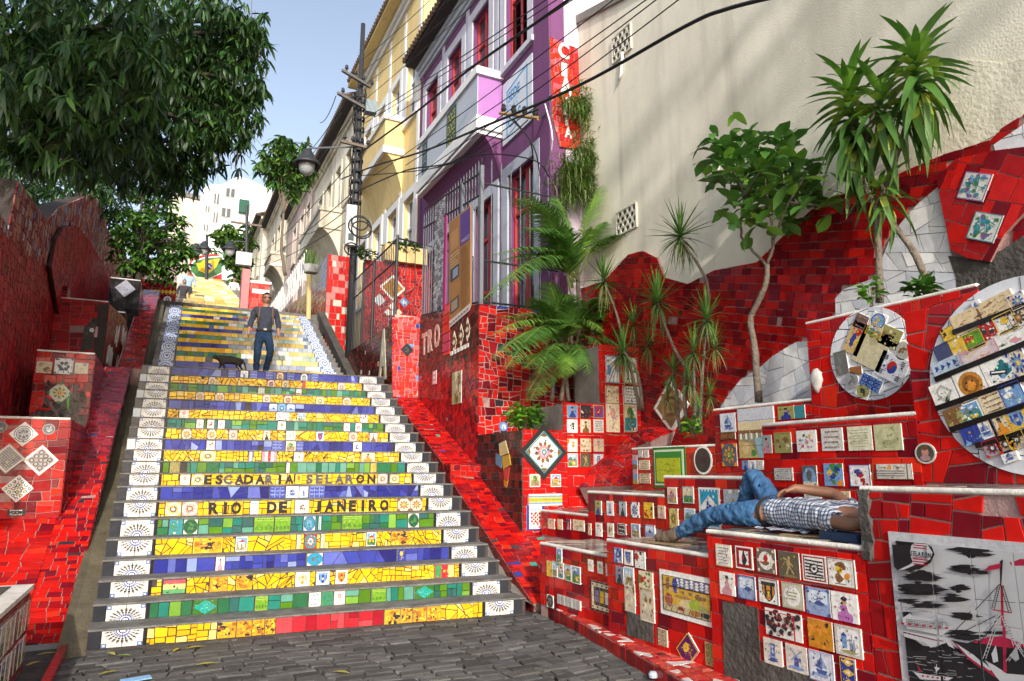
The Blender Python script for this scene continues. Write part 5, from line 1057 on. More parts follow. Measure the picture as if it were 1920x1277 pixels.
b = MB(); b.box((-2.6, 15.004, 4.7), (-1.88, 15.4, 4.93)); b.build('body', 'grout', lw3); clad(lw3, FY(15.0), rect(-2.6, 4.72, -1.88, 4.93), .03, REDS_DARK, m='glaze_worn', limit=30)
prism(lw3, 'cement_patch', FY(15.0), FY(15.0).pxs([(178, 595), (183, 600), (172, 655), (150, 660), (158, 615)]), .03, 'cement_dark', front=.02)
# red and white end piece beside it
pnl = thing('mosaic_wall', 'narrow brown and red mosaic panel with white letter strokes beside the left band', 'wall', (-1.1, 15.5, 3.4))
f = Fr((-1.18, 14.95, 3.3), (.35, 1.6, 0), (0, 0, 1)); o = ccw([(0, 0), (1.3, .2), (1.3, 1.1), (1.05, 1.3), (0, 1.36)])
prism(pnl, 'body', f, o, .3, 'grout_dark'); clad(pnl, f, o, .012, [((.16, .06, .04), 3), ((.26, .02, .02), 3)], .3, 1, .008, 120, m='glaze_worn')
b = MB()
for i in range(14):
    a, c = .15+.075*i+R.uniform(-.03, .03), R.choice([.35, .9])+R.uniform(-.1, .1); b.slab(f, ccw([(a, c-.16), (a+.03, c-.18), (a+.05, c+.16), (a+.015, c+.18)]), .008, .024, (.58, .55, .5))
b.build('white_stroke', 'glaze_worn', pnl, kind='stuff')
lw4 = lwall('black tiled wall with a grey diamond, far left beyond the band', 18.0, -1.45, -.83, 4.4, 5.93, 2.5, [(235, 541, .30, .30, lambda: m_abstract([(.3, .3, .36), (.4, .4, .46)], 6, (.35, .35, .4)), D45)], BLACKS, .025, lim=120, sidepal=BROWNS)
lw5 = lwall('low black tiled wall in front of the diamond one', 16.4, -1.42, -.98, 4.0, 4.82, 1.5, [], BLACKS, .025, lim=60, sidepal=BROWNS)
# tall red side wall with pointed crowns
sw = thing('side_wall', 'tall dark red mosaic wall with pointed crown tops along the far left', 'wall', (-2.05, 15, 3))
f = FXp(-2.05); top = f.pxs([(0, 398), (14, 430), (33, 338), (60, 375), (87, 414), (110, 388), (150, 372), (174, 362), (193, 388), (203, 440), (212, 460), (222, 432), (232, 452), (240, 500)])
o = ccw([(7.0, 2.0)]+[(7.0, 4.2), (9.5, 4.5)]+top+[(top[-1][0], 3.0)])
prism(sw, 'body', f, o, .25, 'grout_dark')
lo = lambda g: g[1] < 4.3+.0*(g[0])
cs = crazy(bbox(o), .016, .12, .55)
mosaic(sw, f, o, [c for c in cs if cent(c)[1] < 4.5+.12*(cent(c)[0]-10)], [((.44, .012, .016), 4), ((.34, .010, .016), 4), ((.22, .008, .016), 3), ((.52, .05, .04), 1)], .012, .012, 'tile', 150, m='glaze_dull')
mosaic(sw, f, o, [c for c in cs if cent(c)[1] >= 4.5+.12*(cent(c)[0]-10)], [((.48, .14, .10), 4), ((.60, .32, .24), 3), ((.34, .03, .04), 4), ((.22, .02, .03), 2)], .016, .012, 'tile', 150, m='glaze_dull', accent=([((.4, .42, .5), 2), ((.16, .2, .36), 2), ((.5, .5, .5), 1)], .14))
sw2 = thing('side_wall', 'second curved red crown wall rising in front of the tall pointed one', 'wall', (-1.9, 17, 4))
f = FXp(-1.97); q = f.pxs([(118, 426), (145, 424), (168, 452), (190, 490), (204, 520), (208, 600), (206, 640), (112, 600), (95, 500), (105, 450)])
prism(sw2, 'body', f, ccw(q), .045, 'grout_dark'); clad(sw2, f, ccw(q), .03, [((.46, .012, .02), 4), ((.36, .010, .02), 4), ((.24, .008, .02), 2)], .4, .8, .012, 150, m='glaze_dull')
bed = MB(); bed.slab(FZ(0), rect(-40, 8, -2.25, 40), 1.0, 3.6, (.05, .04, .03), True); bed.build('left_bank', 'soil', kind='structure')
# ================================================================ RIGHT: beige house wall and the red wave mosaic on it
XW = 6.6
bh = thing('beige_house', 'windowless beige plastered house wall with three patterned ventilation blocks on the right', 'house', (7, 5, 2))
mb_ = mat('beige_plaster', (.76, .71, .58), .85, .2, .07, 1.6, .3, 45., stain=(.42, .38, .29), sscale=.55, samt=.6, streak=.4)
M['beige'] = mb_
prof = [(10.4, .5), (10.4, 10.17), (8.97, 9.70), (4.5, 8.45), (-3.5, 8.2), (-3.5, .5)]
prism(bh, 'wall', FX(XW), ccw([(-y, z) for y, z in prof]), 5., 'beige')
b = MB(); b.slab(FX(XW), ccw([(-10.45, 10.17), (-8.97, 9.70), (-4.5, 8.45), (-4.5, 8.60), (-8.97, 9.86), (-10.45, 10.34)]), -.6, .06, (.3, .28, .25), True); b.build('roof_edge', 'cement', bh)
f = FX(XW)
for q in ([(1150, 76), (1183, 49), (1183, 91), (1152, 111)], [(1158, 402), (1193, 384), (1195, 424), (1160, 440)], [(1328, 296), (1346, 288), (1347, 338), (1330, 347)]):
    x0, y0, x1, y1 = bbox(f.pxs(q)); v = prism(bh, 'vent', f, rect(x0, y0, x1, y1), .05, 'iron', front=.004)
    b = MB(); n = 4
    for i in range(n):
        for j in range(n):
            cx, cy = x0+(x1-x0)*(i+.5+(.25 if j % 2 else -.25))/n, y0+(y1-y0)*(j+.5)/n; r0 = (x1-x0)/n*.40; r1 = r0*1.45
            for k in range(8):
                a0, a1 = math.pi*k/4, math.pi*(k+1)/4
                pg = clip([(cx+r0*math.cos(a0), cy+r0*math.sin(a0)), (cx+r1*math.cos(a0), cy+r1*math.sin(a0)), (cx+r1*math.cos(a1), cy+r1*math.sin(a1)), (cx+r0*math.cos(a1), cy+r0*math.sin(a1))], rect(x0, y0, x1, y1))
                if len(pg) > 2: b.slab(f, pg, .004, .03+.0006*((i*3+j) % 5), (.55, .52, .44))
    for e in (rect(x0-.02, y0-.02, x1+.02, y0), rect(x0-.02, y1, x1+.02, y1+.02), rect(x0-.02, y0, x0, y1), rect(x1, y0, x1+.02, y1)): b.slab(f, e, 0, .036, (.55, .52, .44))
    b.build('lattice', 'matte', v, kind='stuff')
b = MB(); p = [f.P(*f.px(u, v), .04) for u, v in ((1171, 99), (1168, 140), (1164, 152))]; b.tube(p, .025, 8, (.7, .7, .68)); b.build('drain_pipe', 'matte', bh, smooth=True)
pq = ccw(f.pxs([(1745, 128), (1800, 112), (1872, 118), (1935, 108), (1990, 130), (1990, 215), (1900, 238), (1850, 262), (1790, 290), (1738, 300), (1750, 240), (1733, 190)])); prism(bh, 'render_patch', f, pq, .05, mat('rough_render', (.73, .68, .55), .95, .1, .10, 5., .45, 26., stain=(.3, .27, .2), sscale=1.2, samt=.7), front=.008)
rw = thing('mosaic_wall', 'great red wave mosaic with white tile clouds covering the foot of the beige wall', 'mosaic', (6.55, 6, 2))
f = FX(XW-.045); top = [(1040, 560), (1075, 545), (1130, 530), (1178, 478), (1205, 470), (1232, 484), (1245, 520), (1290, 533), (1340, 507), (1420, 492), (1480, 432), (1540, 378), (1640, 345), (1705, 318), (1770, 290), (1860, 262), (1880, 240), (1920, 215), (1990, 170)]
o = ccw(f.pxs(top)+[(-2.6, 1.6), (-10.38, 1.2)])
prism(rw, 'bed', f, o, .042, 'grout')
wa = ccw(f.pxs([(1350, 770), (1362, 748), (1390, 712), (1425, 690), (1450, 668), (1495, 641), (1520, 640), (1530, 770)])); wb = ccw(f.pxs([(1568, 600), (1568, 560), (1583, 543), (1640, 522), (1668, 455), (1690, 420), (1720, 385), (1762, 350), (1775, 420), (1796, 535), (1800, 600)]))
wc = ccw(f.pxs([(1865, 272), (1930, 228), (1990, 190), (1990, 260), (1925, 275), (1870, 290)])); gp = ccw(f.pxs([(1794, 520), (1780, 480), (1830, 485), (1880, 470), (1925, 440), (1990, 400), (1990, 560), (1796, 560)]))
dia = ccw(f.pxs([(1762, 335), (1800, 300), (1870, 285), (1990, 270), (1990, 330), (1890, 440), (1862, 492), (1822, 486), (1790, 470)]))
for wq in (wa, wb, wc): clad(rw, f.off(.002), wq, .035, WHITES, .35, 1.2, .006, 60, name='white_tile', t=.016)
prism(rw, 'cement_patch', f, gp, .05, 'cement_dark', front=.02)
def hsh(g): return not any(inside(g, h) for h in (wa, wb, wc, gp, dia))
cs = bricks(bbox(o), .17, .085, .4, .3); th_ = .35
ct, st_ = math.cos(-.25), math.sin(-.25); g0 = cent(o)
cs = [[(g0[0]+(x-g0[0])*ct-(y-g0[1])*st_, g0[1]+(x-g0[0])*st_+(y-g0[1])*ct) for x, y in c] for c in bricks((bbox(o)[0]-2, bbox(o)[1]-2, bbox(o)[2]+2, bbox(o)[3]+2), .18, .10, .4, .35)]
mosaic(rw, f, o, cs, [((.24, .005, .007), 4), ((.32, .006, .007), 4), ((.14, .004, .009), 3), ((.40, .009, .007), 2)], .008, .012, 'tile', 300, keep=hsh)
prism(rw, 'relief', f, dia, .05, 'grout', front=.05)
dh = []
for u, v in ((1836, 352), (1855, 428)):
    a, c = f.px(u, v); dh.append([(a+math.cos(t)*.18, c+math.sin(t)*.18) for t in (0, 1.571, 3.142, 4.712)])
    dtile(rw, f.off(.05), a, c, .25, .25, lambda: [rc(-1, -1, 1, 1, (.6, .6, .55))]+[blob(R.uniform(-.75, .75), R.uniform(-.75, .75), .17, R.choice([TL, TL, GR, (.2, .08, .25), LB]), 6, .5) for _ in range(22)]+[bar(R.uniform(-.8, .8), R.uniform(-.8, .8), R.uniform(-.8, .8), R.uniform(-.8, .8), .06, TL) for _ in range(5)], rot=rad(62))
ca, sa = math.cos(rad(62)), math.sin(rad(62)); g0 = cent(dia)
cs = [[(g0[0]+x*ca-y*sa, g0[1]+x*sa+y*ca) for x, y in c] for c in crazy((-2, -2, 2, 2), .035, .08, 1.3)]
clad(rw, f.off(.051), dia, cells=cs, pal=[((.50, .01, .008), 4), ((.34, .008, .01), 4), ((.16, .004, .01), 3)], holes=dh, gap=.009, limit=100, name='relief_tile')
a, c = f.px(1261, 762); dtile(rw, f.off(.01), a, c, .55, .55, lambda: [rc(-1, -1, 1, 1, W), rc(-.82, -.82, .82, .82, (.22, .12, .05))]+[disc(0, 0, r, c_, 4) for r, c_ in ((1.0, (.28, .17, .07)), (.75, (.18, .09, .04)), (.5, (.3, .2, .08)), (.25, (.16, .08, .03)))], rot=rad(45), t=.03, name='diamond_tile')
# ================================================================ HOUSES
M['purple'] = mat('purple_paint', (.165, .055, .15), .75, .3, .10, 4., .15, 60., stain=(.08, .04, .1), sscale=.8, samt=.35, streak=.3)
M['lilac'] = mat('sunlit_purple_paint', (.36, .15, .40), .75, .3, .08, 4., .15, 60., stain=(.3, .2, .33), sscale=.8, samt=.3)  # brighter copy of the purple, sun on the balcony end put into colour
M['pale_lilac'] = mat('pale_lilac_plaster', (.62, .53, .62), .85, .2, .10, 3., .25, 50., stain=(.45, .35, .48), sscale=.6, samt=.5)
M['lilac_white'] = mat('lilac_white_trim', (.52, .51, .58), .65, .3, .10, 5., .1, 60., stain=(.32, .31, .36), sscale=.8, samt=.5, streak=.3)
M['greyblue'] = mat('grey_blue_paint', (.42, .45, .52), .7, .3, .08, 4., .1, 60., stain=(.3, .31, .34), sscale=.8, samt=.4)
M['trim'] = mat('white_trim', (.70, .70, .70), .6, .4, .08, 6., .1, 60., stain=(.5, .48, .45), sscale=.8, samt=.4)
M['yellow'] = mat('yellow_paint', (.70, .53, .24), .75, .3, .10, 4., .15, 60., stain=(.45, .34, .14), sscale=.6, samt=.5, streak=.35)
M['cream'] = mat('cream_plaster', (.62, .58, .48), .85, .2, .15, 3., .25, 40., stain=(.25, .22, .17), sscale=.5, samt=.8, streak=.6)
M['whitewash'] = mat('white_plaster', (.80, .81, .82), .85, .2, .06, 2., .1, 40., stain=(.55, .54, .5), sscale=.2, samt=.3)
M['old_wall'] = mat('weathered_wall', (.46, .42, .35), .9, .2, .22, 3., .4, 25., stain=(.10, .09, .07), sscale=.45, samt=.9, streak=.6)
M['pinkish'] = mat('faded_pink_wall', (.50, .38, .36), .9, .2, .2, 3., .4, 25., stain=(.15, .12, .11), sscale=.45, samt=.9)
M['redwood'] = mat('red_painted_wood', (.40, .035, .04), .55, .4, .18, 14., .2, 40.)
M['rooftile'] = mat('old_roof_tile', (.16, .11, .08), .9, .2, .4, 6., .6, 20.)
M['darkwood'] = mat('dark_soffit', (.055, .045, .045), .85, .2, .3, 8., .3, 30.)
def fslab(b, f, a0, c0, a1, c1, h0, h1, col=(.5, .5, .5)): b.slab(f, rect(a0, c0, a1, c1), h0, h1, col)
def facade(th, f, a0, c0, a1, c1, ops, m, depth=.3, name='wall'):
    """a wall with real openings cut through it"""
    xs = sorted({a0, a1, *[o[0] for o in ops], *[o[2] for o in ops]}); ys = sorted({c0, c1, *[o[1] for o in ops], *[o[3] for o in ops]}); b = MB()
    for i in range(len(xs)-1):
        for j in range(len(ys)-1):
            cx, cy = (xs[i]+xs[i+1])/2, (ys[j]+ys[j+1])/2
            if any(o[0] < cx < o[2] and o[1] < cy < o[3] for o in ops): continue
            b.poly([f.P(*p) for p in rect(xs[i], ys[j], xs[i+1], ys[j+1])])
    for o in ops:
        r = rect(*o)
        for k in range(4):
            p, q = r[k], r[(k+1) % 4]; b.poly([f.P(*p), f.P(*q), f.P(*q, -depth), f.P(*p, -depth)])
    for p, q in (((a0, c0), (a0, c1)), ((a1, c1), (a1, c0)), ((a0, c1), (a1, c1))): b.poly([f.P(*p), f.P(*p, -depth), f.P(*q, -depth), f.P(*q)])
    return b.build(name, m, th)
def window(th, f, o, surr='trim', sash='redwood', sw=.2, rec=.14, cols=2, rows=(.35,), louvre=False, sill=True):
    a0, c0, a1, c1 = o; b = MB()
    for r in ((a0-sw, c0-.02, a0, c1), (a1, c0-.02, a1+sw, c1), (a0-sw, c1, a1+sw, c1+sw)): fslab(b, f, *r, -.01, .045)
    if sill: fslab(b, f, a0-sw-.03, c0-.14, a1+sw+.03, c0-.02, -.01, .09)
    win = b.build('window', surr, th)
    b = MB(); t = .06; W_ = a1-a0; H = c1-c0; g = f.off(-rec)
    for r in ((a0, c0, a0+t, c1), (a1-t, c0, a1, c1), (a0+t, c0, a1-t, c0+t), (a0+t, c1-t, a1-t, c1)): fslab(b, g, *r, -.03, .035)
    for k in range(1, cols):
        x = a0+W_*k/cols; fslab(b, g, x-.05, c0+t, x+.05, c1-t, -.03, .028)
    for rr in rows:
        y = c1-H*rr; fslab(b, g, a0+t, y-.035, a1-t, y+.035, -.03, .022)
    b.build('sash', sash, win)
    b = MB(); fslab(b, g, a0, c0, a1, c1, -.05, -.02); b.build('pane', 'glass', win)
    if louvre:
        b = MB(); yt = c1-H*rows[0]-.06; n = int((yt-c0-t)/.055)
        for k in range(cols):
            x0, x1 = a0+t+(W_-2*t)*k/cols+.05, a0+t+(W_-2*t)*(k+1)/cols-.05
            for i in range(n):
                y = c0+t+.055*i; p = [g.P(x0, y, .03), g.P(x1, y, .03), g.P(x1, y+.045, -.0), g.P(x0, y+.045, -.0)]; b.poly(p); b.poly([q+g.v*-.012 for q in p][::-1])
        b.build('shutter_slats', sash, win, kind='stuff')
    return win
XF = 5.97
# ---- purple house
ph = thing('purple_house', 'purple two storey house with red windows and a projecting grey signboard balcony', 'house', (7.5, 14, 4.2))
f = FX(XF); S = lambda y: -y
up = [(-12.35, 10.12, -11.28, 12.45), (-14.2, 10.12, -13.2, 12.42), (-15.88, 10.12, -14.88, 12.40), (-17.6, 10.12, -16.6, 12.36)]
dn = [(-12.2, 4.17, -11.05, 7.55), (-14.0, 4.17, -12.9, 7.45), (-15.8, 4.17, -14.7, 7.4), (-17.5, 4.17, -16.5, 7.3)]
facade(ph, f, -18.1, 3.6, -10.4, 13.35, up+dn, 'purple', .3)
b = MB(); b.box((XF+.31, 10.41, 3.6), (11, 18.08, 13.34)); b.build('rear_wall', 'purple', ph)
b = MB(); b.slab(FY(10.402), ccw([(XF+.002, 3.6), (10.9, 3.6), (10.9, 17.0), (XF+.002, 13.34)]), -.2, 0); b.build('gable_wall', 'pale_lilac', ph)
b = MB(); fslab(b, f, -11.05, 4.17, -10.41, 13.3, 0, .035); fslab(b, f, -18.09, 4.17, -17.85, 13.3, 0, .035); b.build('corner_strip', 'purple', ph, kind='stuff')
for i, o in enumerate(up): window(ph, f, o, 'lilac_white' if i else 'lilac_white', louvre=i == 0, sw=.24, sill=True, rows=(.33,))
for i, o in enumerate(dn): window(ph, f, o, 'greyblue', sw=.24, rows=(.25, .62), sill=False)
b = MB()
for c0, c1, h in ((12.95, 13.05, .08), (13.05, 13.2, .14), (13.2, 13.3, .2)): fslab(b, f, -18.12, c0, -10.38, c1, 0, h)
b.build('cornice', 'greyblue', ph)
for y in (12.8, 14.55, 16.25): b = MB(); fslab(b, f, -y-.08, 9.95, -y+.08, 12.95, 0, .03); b.build('pilaster', 'greyblue', ph)
b = MB(); b.box((XF-.5, 10.3, 13.31), (XF+.3, 18.2, 13.42)); b.build('soffit', 'darkwood', ph)
b = MB(); b.slab(Fr((XF-.55, 10.25, 13.42), (0, 1, 0), (1, 0, .55)), rect(0, 0, 8.0, 6.2), -.08, 0); b.build('roof', 'rooftile', ph)
b = MB()
for i in range(44): 
    y = 10.3+.18*i; b.tube([(XF-.6, y, 13.42), (XF+2, y, 13.42+.55*2.86)], .075, 6)
b.build('roof_tiles', 'rooftile', ph, kind='stuff')
# projecting balcony box
xb, y0, y1, z0, z1 = 5.40, 12.55, 16.45, 8.72, 9.98
bx = MB(); bx.box((xb, y0, z0), (XF-.001, y1, z1)); bx = bx.build('balcony', 'lilac', ph)
b = MB(); fslab(b, FX(xb), -y1, z0-.02, -y0, z1+.02, 0, .02); b.build('signboard', 'greyblue', bx)
b = MB(); 
for a, c, h in ((z1-.06, z1+.12, .07), (z0-.05, z0+.24, .06), (z0-.16, z0-.09, .03)): b.box((xb-h, y0-h, a), (XF-.002, y1+h, c))
b.build('moulding', 'trim', bx)
n = 10; V = []
for i in range(n+1):
    t = i/n; x = xb+.02+(XF-xb-.03)*t; z = z0-.14-.95*(t**2.2); V += [(x, y0+.01, z), (x, y1-.01, z)]
b = MB(); b.raw(V, [[2*i, 2*i+1, 2*i+3, 2*i+2] for i in range(n)])
for yy, s in ((y0+.01, 1), (y1-.01, -1)):
    b.poly([(xb+.02+(XF-xb-.03)*i/n, yy, z0-.14-.95*((i/n)**2.2)) for i in range(n+1)]+[(XF-.01, yy, z0-.1), (xb+.02, yy, z0-.1)])
b.build('curved_underside', 'purple', bx)
g = FX(xb-.02); gb = Fr(g.o, g.u, g.v)
for (ya, yb, ts, tc) in ((14.35, 13.75, ('DOCE', 'DOCE', 'DOCE'), (.5, .48, .06)), (16.1, 15.75, ('CASA', 'DOCE', 'CASA'), (.35, .4, .38))):
    b = MB(); fslab(b, g, -ya, z0+.2, -yb, z1-.12, 0, .012, (.03, .06, .065))
    for i, t in enumerate(ts):
        for p, c in word(t, -ya+.07, z1-.42-.28*i, -yb-.05, z1-.20-.28*i, tc): b.poly([g.P(*q, .014) for q in ccw(p)], c)
    b.build('sign_print', 'matte', bx)
b = MB()
for i in range(9):
    a = -13.6+.1*i; b.poly([g.P(a, 9.15+.06*math.sin(i*2), .003), g.P(a+.07, 9.2+.05*i*.5, .003), g.P(a+.06, 9.26+.05*i*.5, .003)], (.12, .3, .33))
b.build('scribble', 'matte', bx, kind='stuff')
# sign beside the balcony
sg = thing('wall_sign', 'pale blue lettered wall sign in a blue outline, right of the grey balcony', 'sign', (XF, 11.8, 8.3))
q = f.pxs([(944, 158), (999, 98), (1003, 222), (945, 266)]); x0, y0_, x1, y1_ = bbox(q); x0, x1, y0_, y1_ = -12.44, -11.08, 8.32, 9.74
b = MB(); fslab(b, f, x0, y0_, x1, y1_, .0, .04, (.55, .60, .66)); b.build('board', 'matte', sg)
b = MB(); hb = .043; bl = (.03, .26, .55)
for r in (rect(x0+.2, y0_+.1, x0+.24, y1_-.25), rect(x1-.24, y0_+.32, x1-.2, y1_-.12)): b.poly([f.P(*p, hb) for p in r], bl)
for p in (bar(x0+.2, y1_-.27, x1-.2, y1_-.13, .04, bl), bar(x0+.2, y0_+.12, x0+.7, y0_+.2, .03, bl)): b.poly([f.P(*q_, hb) for q_ in p[0]], bl)
for t, a0, c0, a1, c1, c in (('SEDE', .28, .86, .82, 1.10, bl), ('DAS', .28, .60, .74, .81, (.25, .45, .62)), ('CIAS', .28, .28, .86, .56, bl)):
    for p, cc in word(t, x0+a0, y0_+c0, x0+a1, y0_+c1, c, .02 if c is bl else 0): b.poly([f.P(*q_, hb+.001) for q_ in ccw(p)], cc)
b.build('lettering', 'matte', sg)
# red mosaic sign strip on the gable
ms = thing('mosaic_sign', 'tall red mosaic strip with white letters C I A beside the purple house corner', 'sign', (6.2, 10.35, 7.5))
f2 = FY(10.36); q = f2.pxs([(1031, 70), (1084, 92), (1088, 230), (1088, 280), (1050, 275), (1036, 220)]); o = ccw(q)
prism(ms, 'bed', f2, o, .04, 'grout'); hl = []
clad(ms, f2, o, .018, [((.62, .03, .012), 4), ((.55, .08, .10), 2), ((.45, .02, .02), 2)], .2, 1.2, .014, 120)
for ch, u0, u1, v0, v1 in (('C', 1046, 1066, 108, 84), ('I', 1052, 1062, 143, 121), ('A', 1049, 1072, 178, 149), ('A', 1056, 1068, 198, 184), ('B', 1056, 1069, 216, 200), ('I', 1059, 1064, 236, 222), ('A', 1058, 1071, 258, 240)):
    P, wd = glyphs(ch, .035); a0, c0 = f2.px(u0, v0); a1, c1 = f2.px(u1, v1); b = MB()
    for p in P: b.slab(f2, [(a0+(a1-a0)*p_[0]/wd, c0+(c1-c0)*p_[1]) for p_ in p], .01, .024, (.72, .72, .7))
    b.build('letter', 'glaze', ms)
# ---- generic older house in the row
def rowhouse(label, ya, yb, z0, z1, wall, trim, sash, up, dn, bay=None, parapet=None, cat='house', name='row_house', eave=True, surr=.18, X=XF):
    th = thing(name, label, cat, (X+2, (ya+yb)/2, z0), None); f = FX(X)
    ops = [(-y-w/2, c0, -y+w/2, c1) for y, w, c0, c1 in up+dn]
    facade(th, f, -yb, z0, -ya, z1, ops, wall)
    b = MB(); b.box((X+.31, ya+.02, z0), (X+6, yb-.02, z1-.01)); b.build('rear_wall', wall, th)
    for o in ops: window(th, f, o, trim, sash, surr, cols=2, rows=(.3, .62))
    if eave:
        b = MB(); b.box((X-.55, ya-.02, z1), (X+.3, yb+.02, z1+.12)); b.build('soffit', 'darkwood' if eave != 'light' else wall, th)
        b = MB(); 
        for i in range(int((yb-ya)/.2)): y = ya+.1+.2*i; b.tube([(X-.62, y, z1+.14), (X+1.5, y, z1+1.0)], .085, 6)
        b.build('roof_tiles', 'rooftile', th, kind='stuff')
    b = MB(); fslab(b, f, -yb, z1-.35, -ya, z1-.2, 0, .1); fslab(b, f, -yb, z1-.2, -ya, z1, 0, .2); b.build('cornice', trim, th)
    if parapet:
        b = MB(); b.box((X+.4, ya, z1), (X+.8, yb, z1+parapet)); b.box((X+.3, ya, z1+parapet), (X+.85, yb, z1+parapet+.15)); b.build('parapet', wall, th)
    if bay:
        y0, y1, b0, b1, pr = bay; x = X-pr
        b = MB(); b.box((x, y0, b0), (X-.001, y1, b1)); bb = b.build('balcony', wall, th)
        b = MB(); 
        for a, c, h in ((b1-.05, b1+.13, .07), (b0-.02, b0+.2, .06)): b.box((x-h, y0-h, a), (X-.002, y1+h, c))
        b.build('moulding', trim, bb)
        V = []
        for i in range(9): t = i/8; V += [(x+.02+(pr-.03)*t, y0+.01, b0-.02-1.2*t**2), (x+.02+(pr-.03)*t, y1-.01, b0-.02-1.2*t**2)]
        b = MB(); b.raw(V, [[2*i, 2*i+1, 2*i+3, 2*i+2] for i in range(8)])
        for yy in (y0+.01, y1-.01): b.poly([(x+.02+(pr-.03)*i/8, yy, b0-.02-1.2*(i/8)**2) for i in range(9)]+[(X-.01, yy, b0)])
        b.build('curved_underside', wall, bb)
    return th
yh = rowhouse('yellow house with white framed windows and a curved yellow balcony, beyond the purple one', 18.12, 25.9, 5.0, 16.7, 'yellow', 'trim', 'trim',
  [(19.1, .95, 12.2, 14.2), (20.75, .95, 12.2, 14.2), (22.5, .95, 12.2, 14.2), (24.3, .95, 12.2, 14.2)], [(19.0, 1.0, 6.6, 9.6), (20.7, 1.0, 7.0, 9.7), (22.6, 1.0, 7.2, 9.8), (24.5, 1.0, 7.4, 9.8)], (19.75, 23.2, 11.25, 12.4, .62), 1.3, surr=.24, eave='light')
for y in (18.35, 19.9, 21.6, 23.4, 25.6): b = MB(); fslab(b, FX(XF), -y-.1, 6, -y+.1, 16.3, 0, .03); b.build('pilaster', 'trim', yh)
rowhouse('weathered cream house with a bare angled balcony, behind the utility pole', 25.95, 35.5, 8, 16.3, 'cream', 'cream', 'old_wall', [(27.5, 1., 12.6, 14.8), (29.5, 1., 12.6, 14.8), (31.5, 1., 12.6, 14.8), (33.5, 1., 12.6, 14.8)], [(27.2, 1., 9.2, 10.8), (30, 1., 9.2, 10.8)], (28.5, 33.5, 11.6, 12.4, .9))
rowhouse('faded pinkish house in the row of old houses on the right', 35.55, 44, 9, 17.2, 'pinkish', 'cream', 'old_wall', [(37, 1., 13.6, 15.8), (39, 1., 13.6, 15.8), (41.5, 1., 13.6, 15.8)], [(37, 1., 10.6, 12.6), (40, 1., 10.6, 12.6)])
rowhouse('stained grey white house with a small balcony, farthest in the row', 44.05, 56, 9, 20.5, 'old_wall', 'cream', 'darkwood', [(46, 1.2, 16, 18.4), (49, 1.2, 16, 18.4), (52, 1.2, 16, 18.4)], [(46.5, 1.2, 12, 14.5), (50, 1.2, 12, 14.5)], (45, 48, 14.4, 15.2, .9))
rowhouse('narrow pale house closing the row on the right', 56.05, 70, 9, 21.5, 'cream', 'cream', 'darkwood', [(58, 1.4, 17, 19.4), (62, 1.4, 17, 19.4)], [(58, 1.4, 13, 15.4)], (57, 61, 15.2, 16.2, 1.2), X=5.6)
# ---- far buildings
wbl = thing('apartment_building', 'tall white apartment block with a gabled roof standing at the head of the steps', 'building', (4.5, 78, 12))
f = FY(75); o = f.pxs([(366, 560), (372, 375), (383, 352), (402, 345), (415, 347), (447, 330), (470, 338), (520, 362), (520, 560)])
prism(wbl, 'wall', f, ccw(o), 9, 'whitewash')
for u, v, w_, h_ in ((406, 373, 7, 18), (432, 362, 14, 16), (389, 392, 6, 11), (404, 408, 6, 18), (424, 399, 14, 16), (386, 427, 6, 11), (409, 440, 8, 10), (470, 425, 14, 16)):
    a, c = f.px(u, v); d = 13.5/13.0; w2, h2 = w_*.0575, h_*.0575; b = MB(); fslab(b, f, a-w2/2-.1, c-h2/2-.1, a+w2/2+.1, c+h2/2+.1, 0, .06, (.4, .4, .4)); fw_ = b.build('window', 'old_wall', wbl)
    b = MB(); fslab(b, f, a-w2/2, c-h2/2, a+w2/2, c+h2/2, .02, .08); b.build('pane', 'glass', fw_); b = MB(); fslab(b, f, a-.05, c-h2/2, a+.05, c+h2/2, .08, .12); b.build('mullion', 'trim', fw_)
a, c = f.px(457, 389); b = MB(); fslab(b, f, a-.5, c-.7, a+.5, c+.7, 0, .5, (.02, .09, .06)); b.build('green_shutter', 'matte', wbl)
b = MB(); fslab(b, f, f.px(470, 400)[0], f.px(0, 500)[1], f.px(490, 400)[0], f.px(0, 388)[1], 0, 1.2, (.5, .62, .72)); b.build('side_tower', 'matte', wbl)
bf = thing('far_building', 'plain beige building with stained upper wall, left of the white apartment block', 'building', (-1, 62, 12)); f = FY(60)
prism(bf, 'wall', f, ccw(f.pxs([(300, 560), (318, 366), (342, 368), (376, 376), (376, 560)])), 6, 'cream')
b = MB(); q = f.pxs([(318, 366), (342, 368), (376, 376)]); b.slab(f, ccw([q[0], q[1], q[2], (q[2][0], q[2][1]+.35), (q[1][0], q[1][1]+.35), (q[0][0], q[0][1]+.35)]), -6, .2, (.3, .3, .3)); b.build('roof_edge', 'cement', bf)
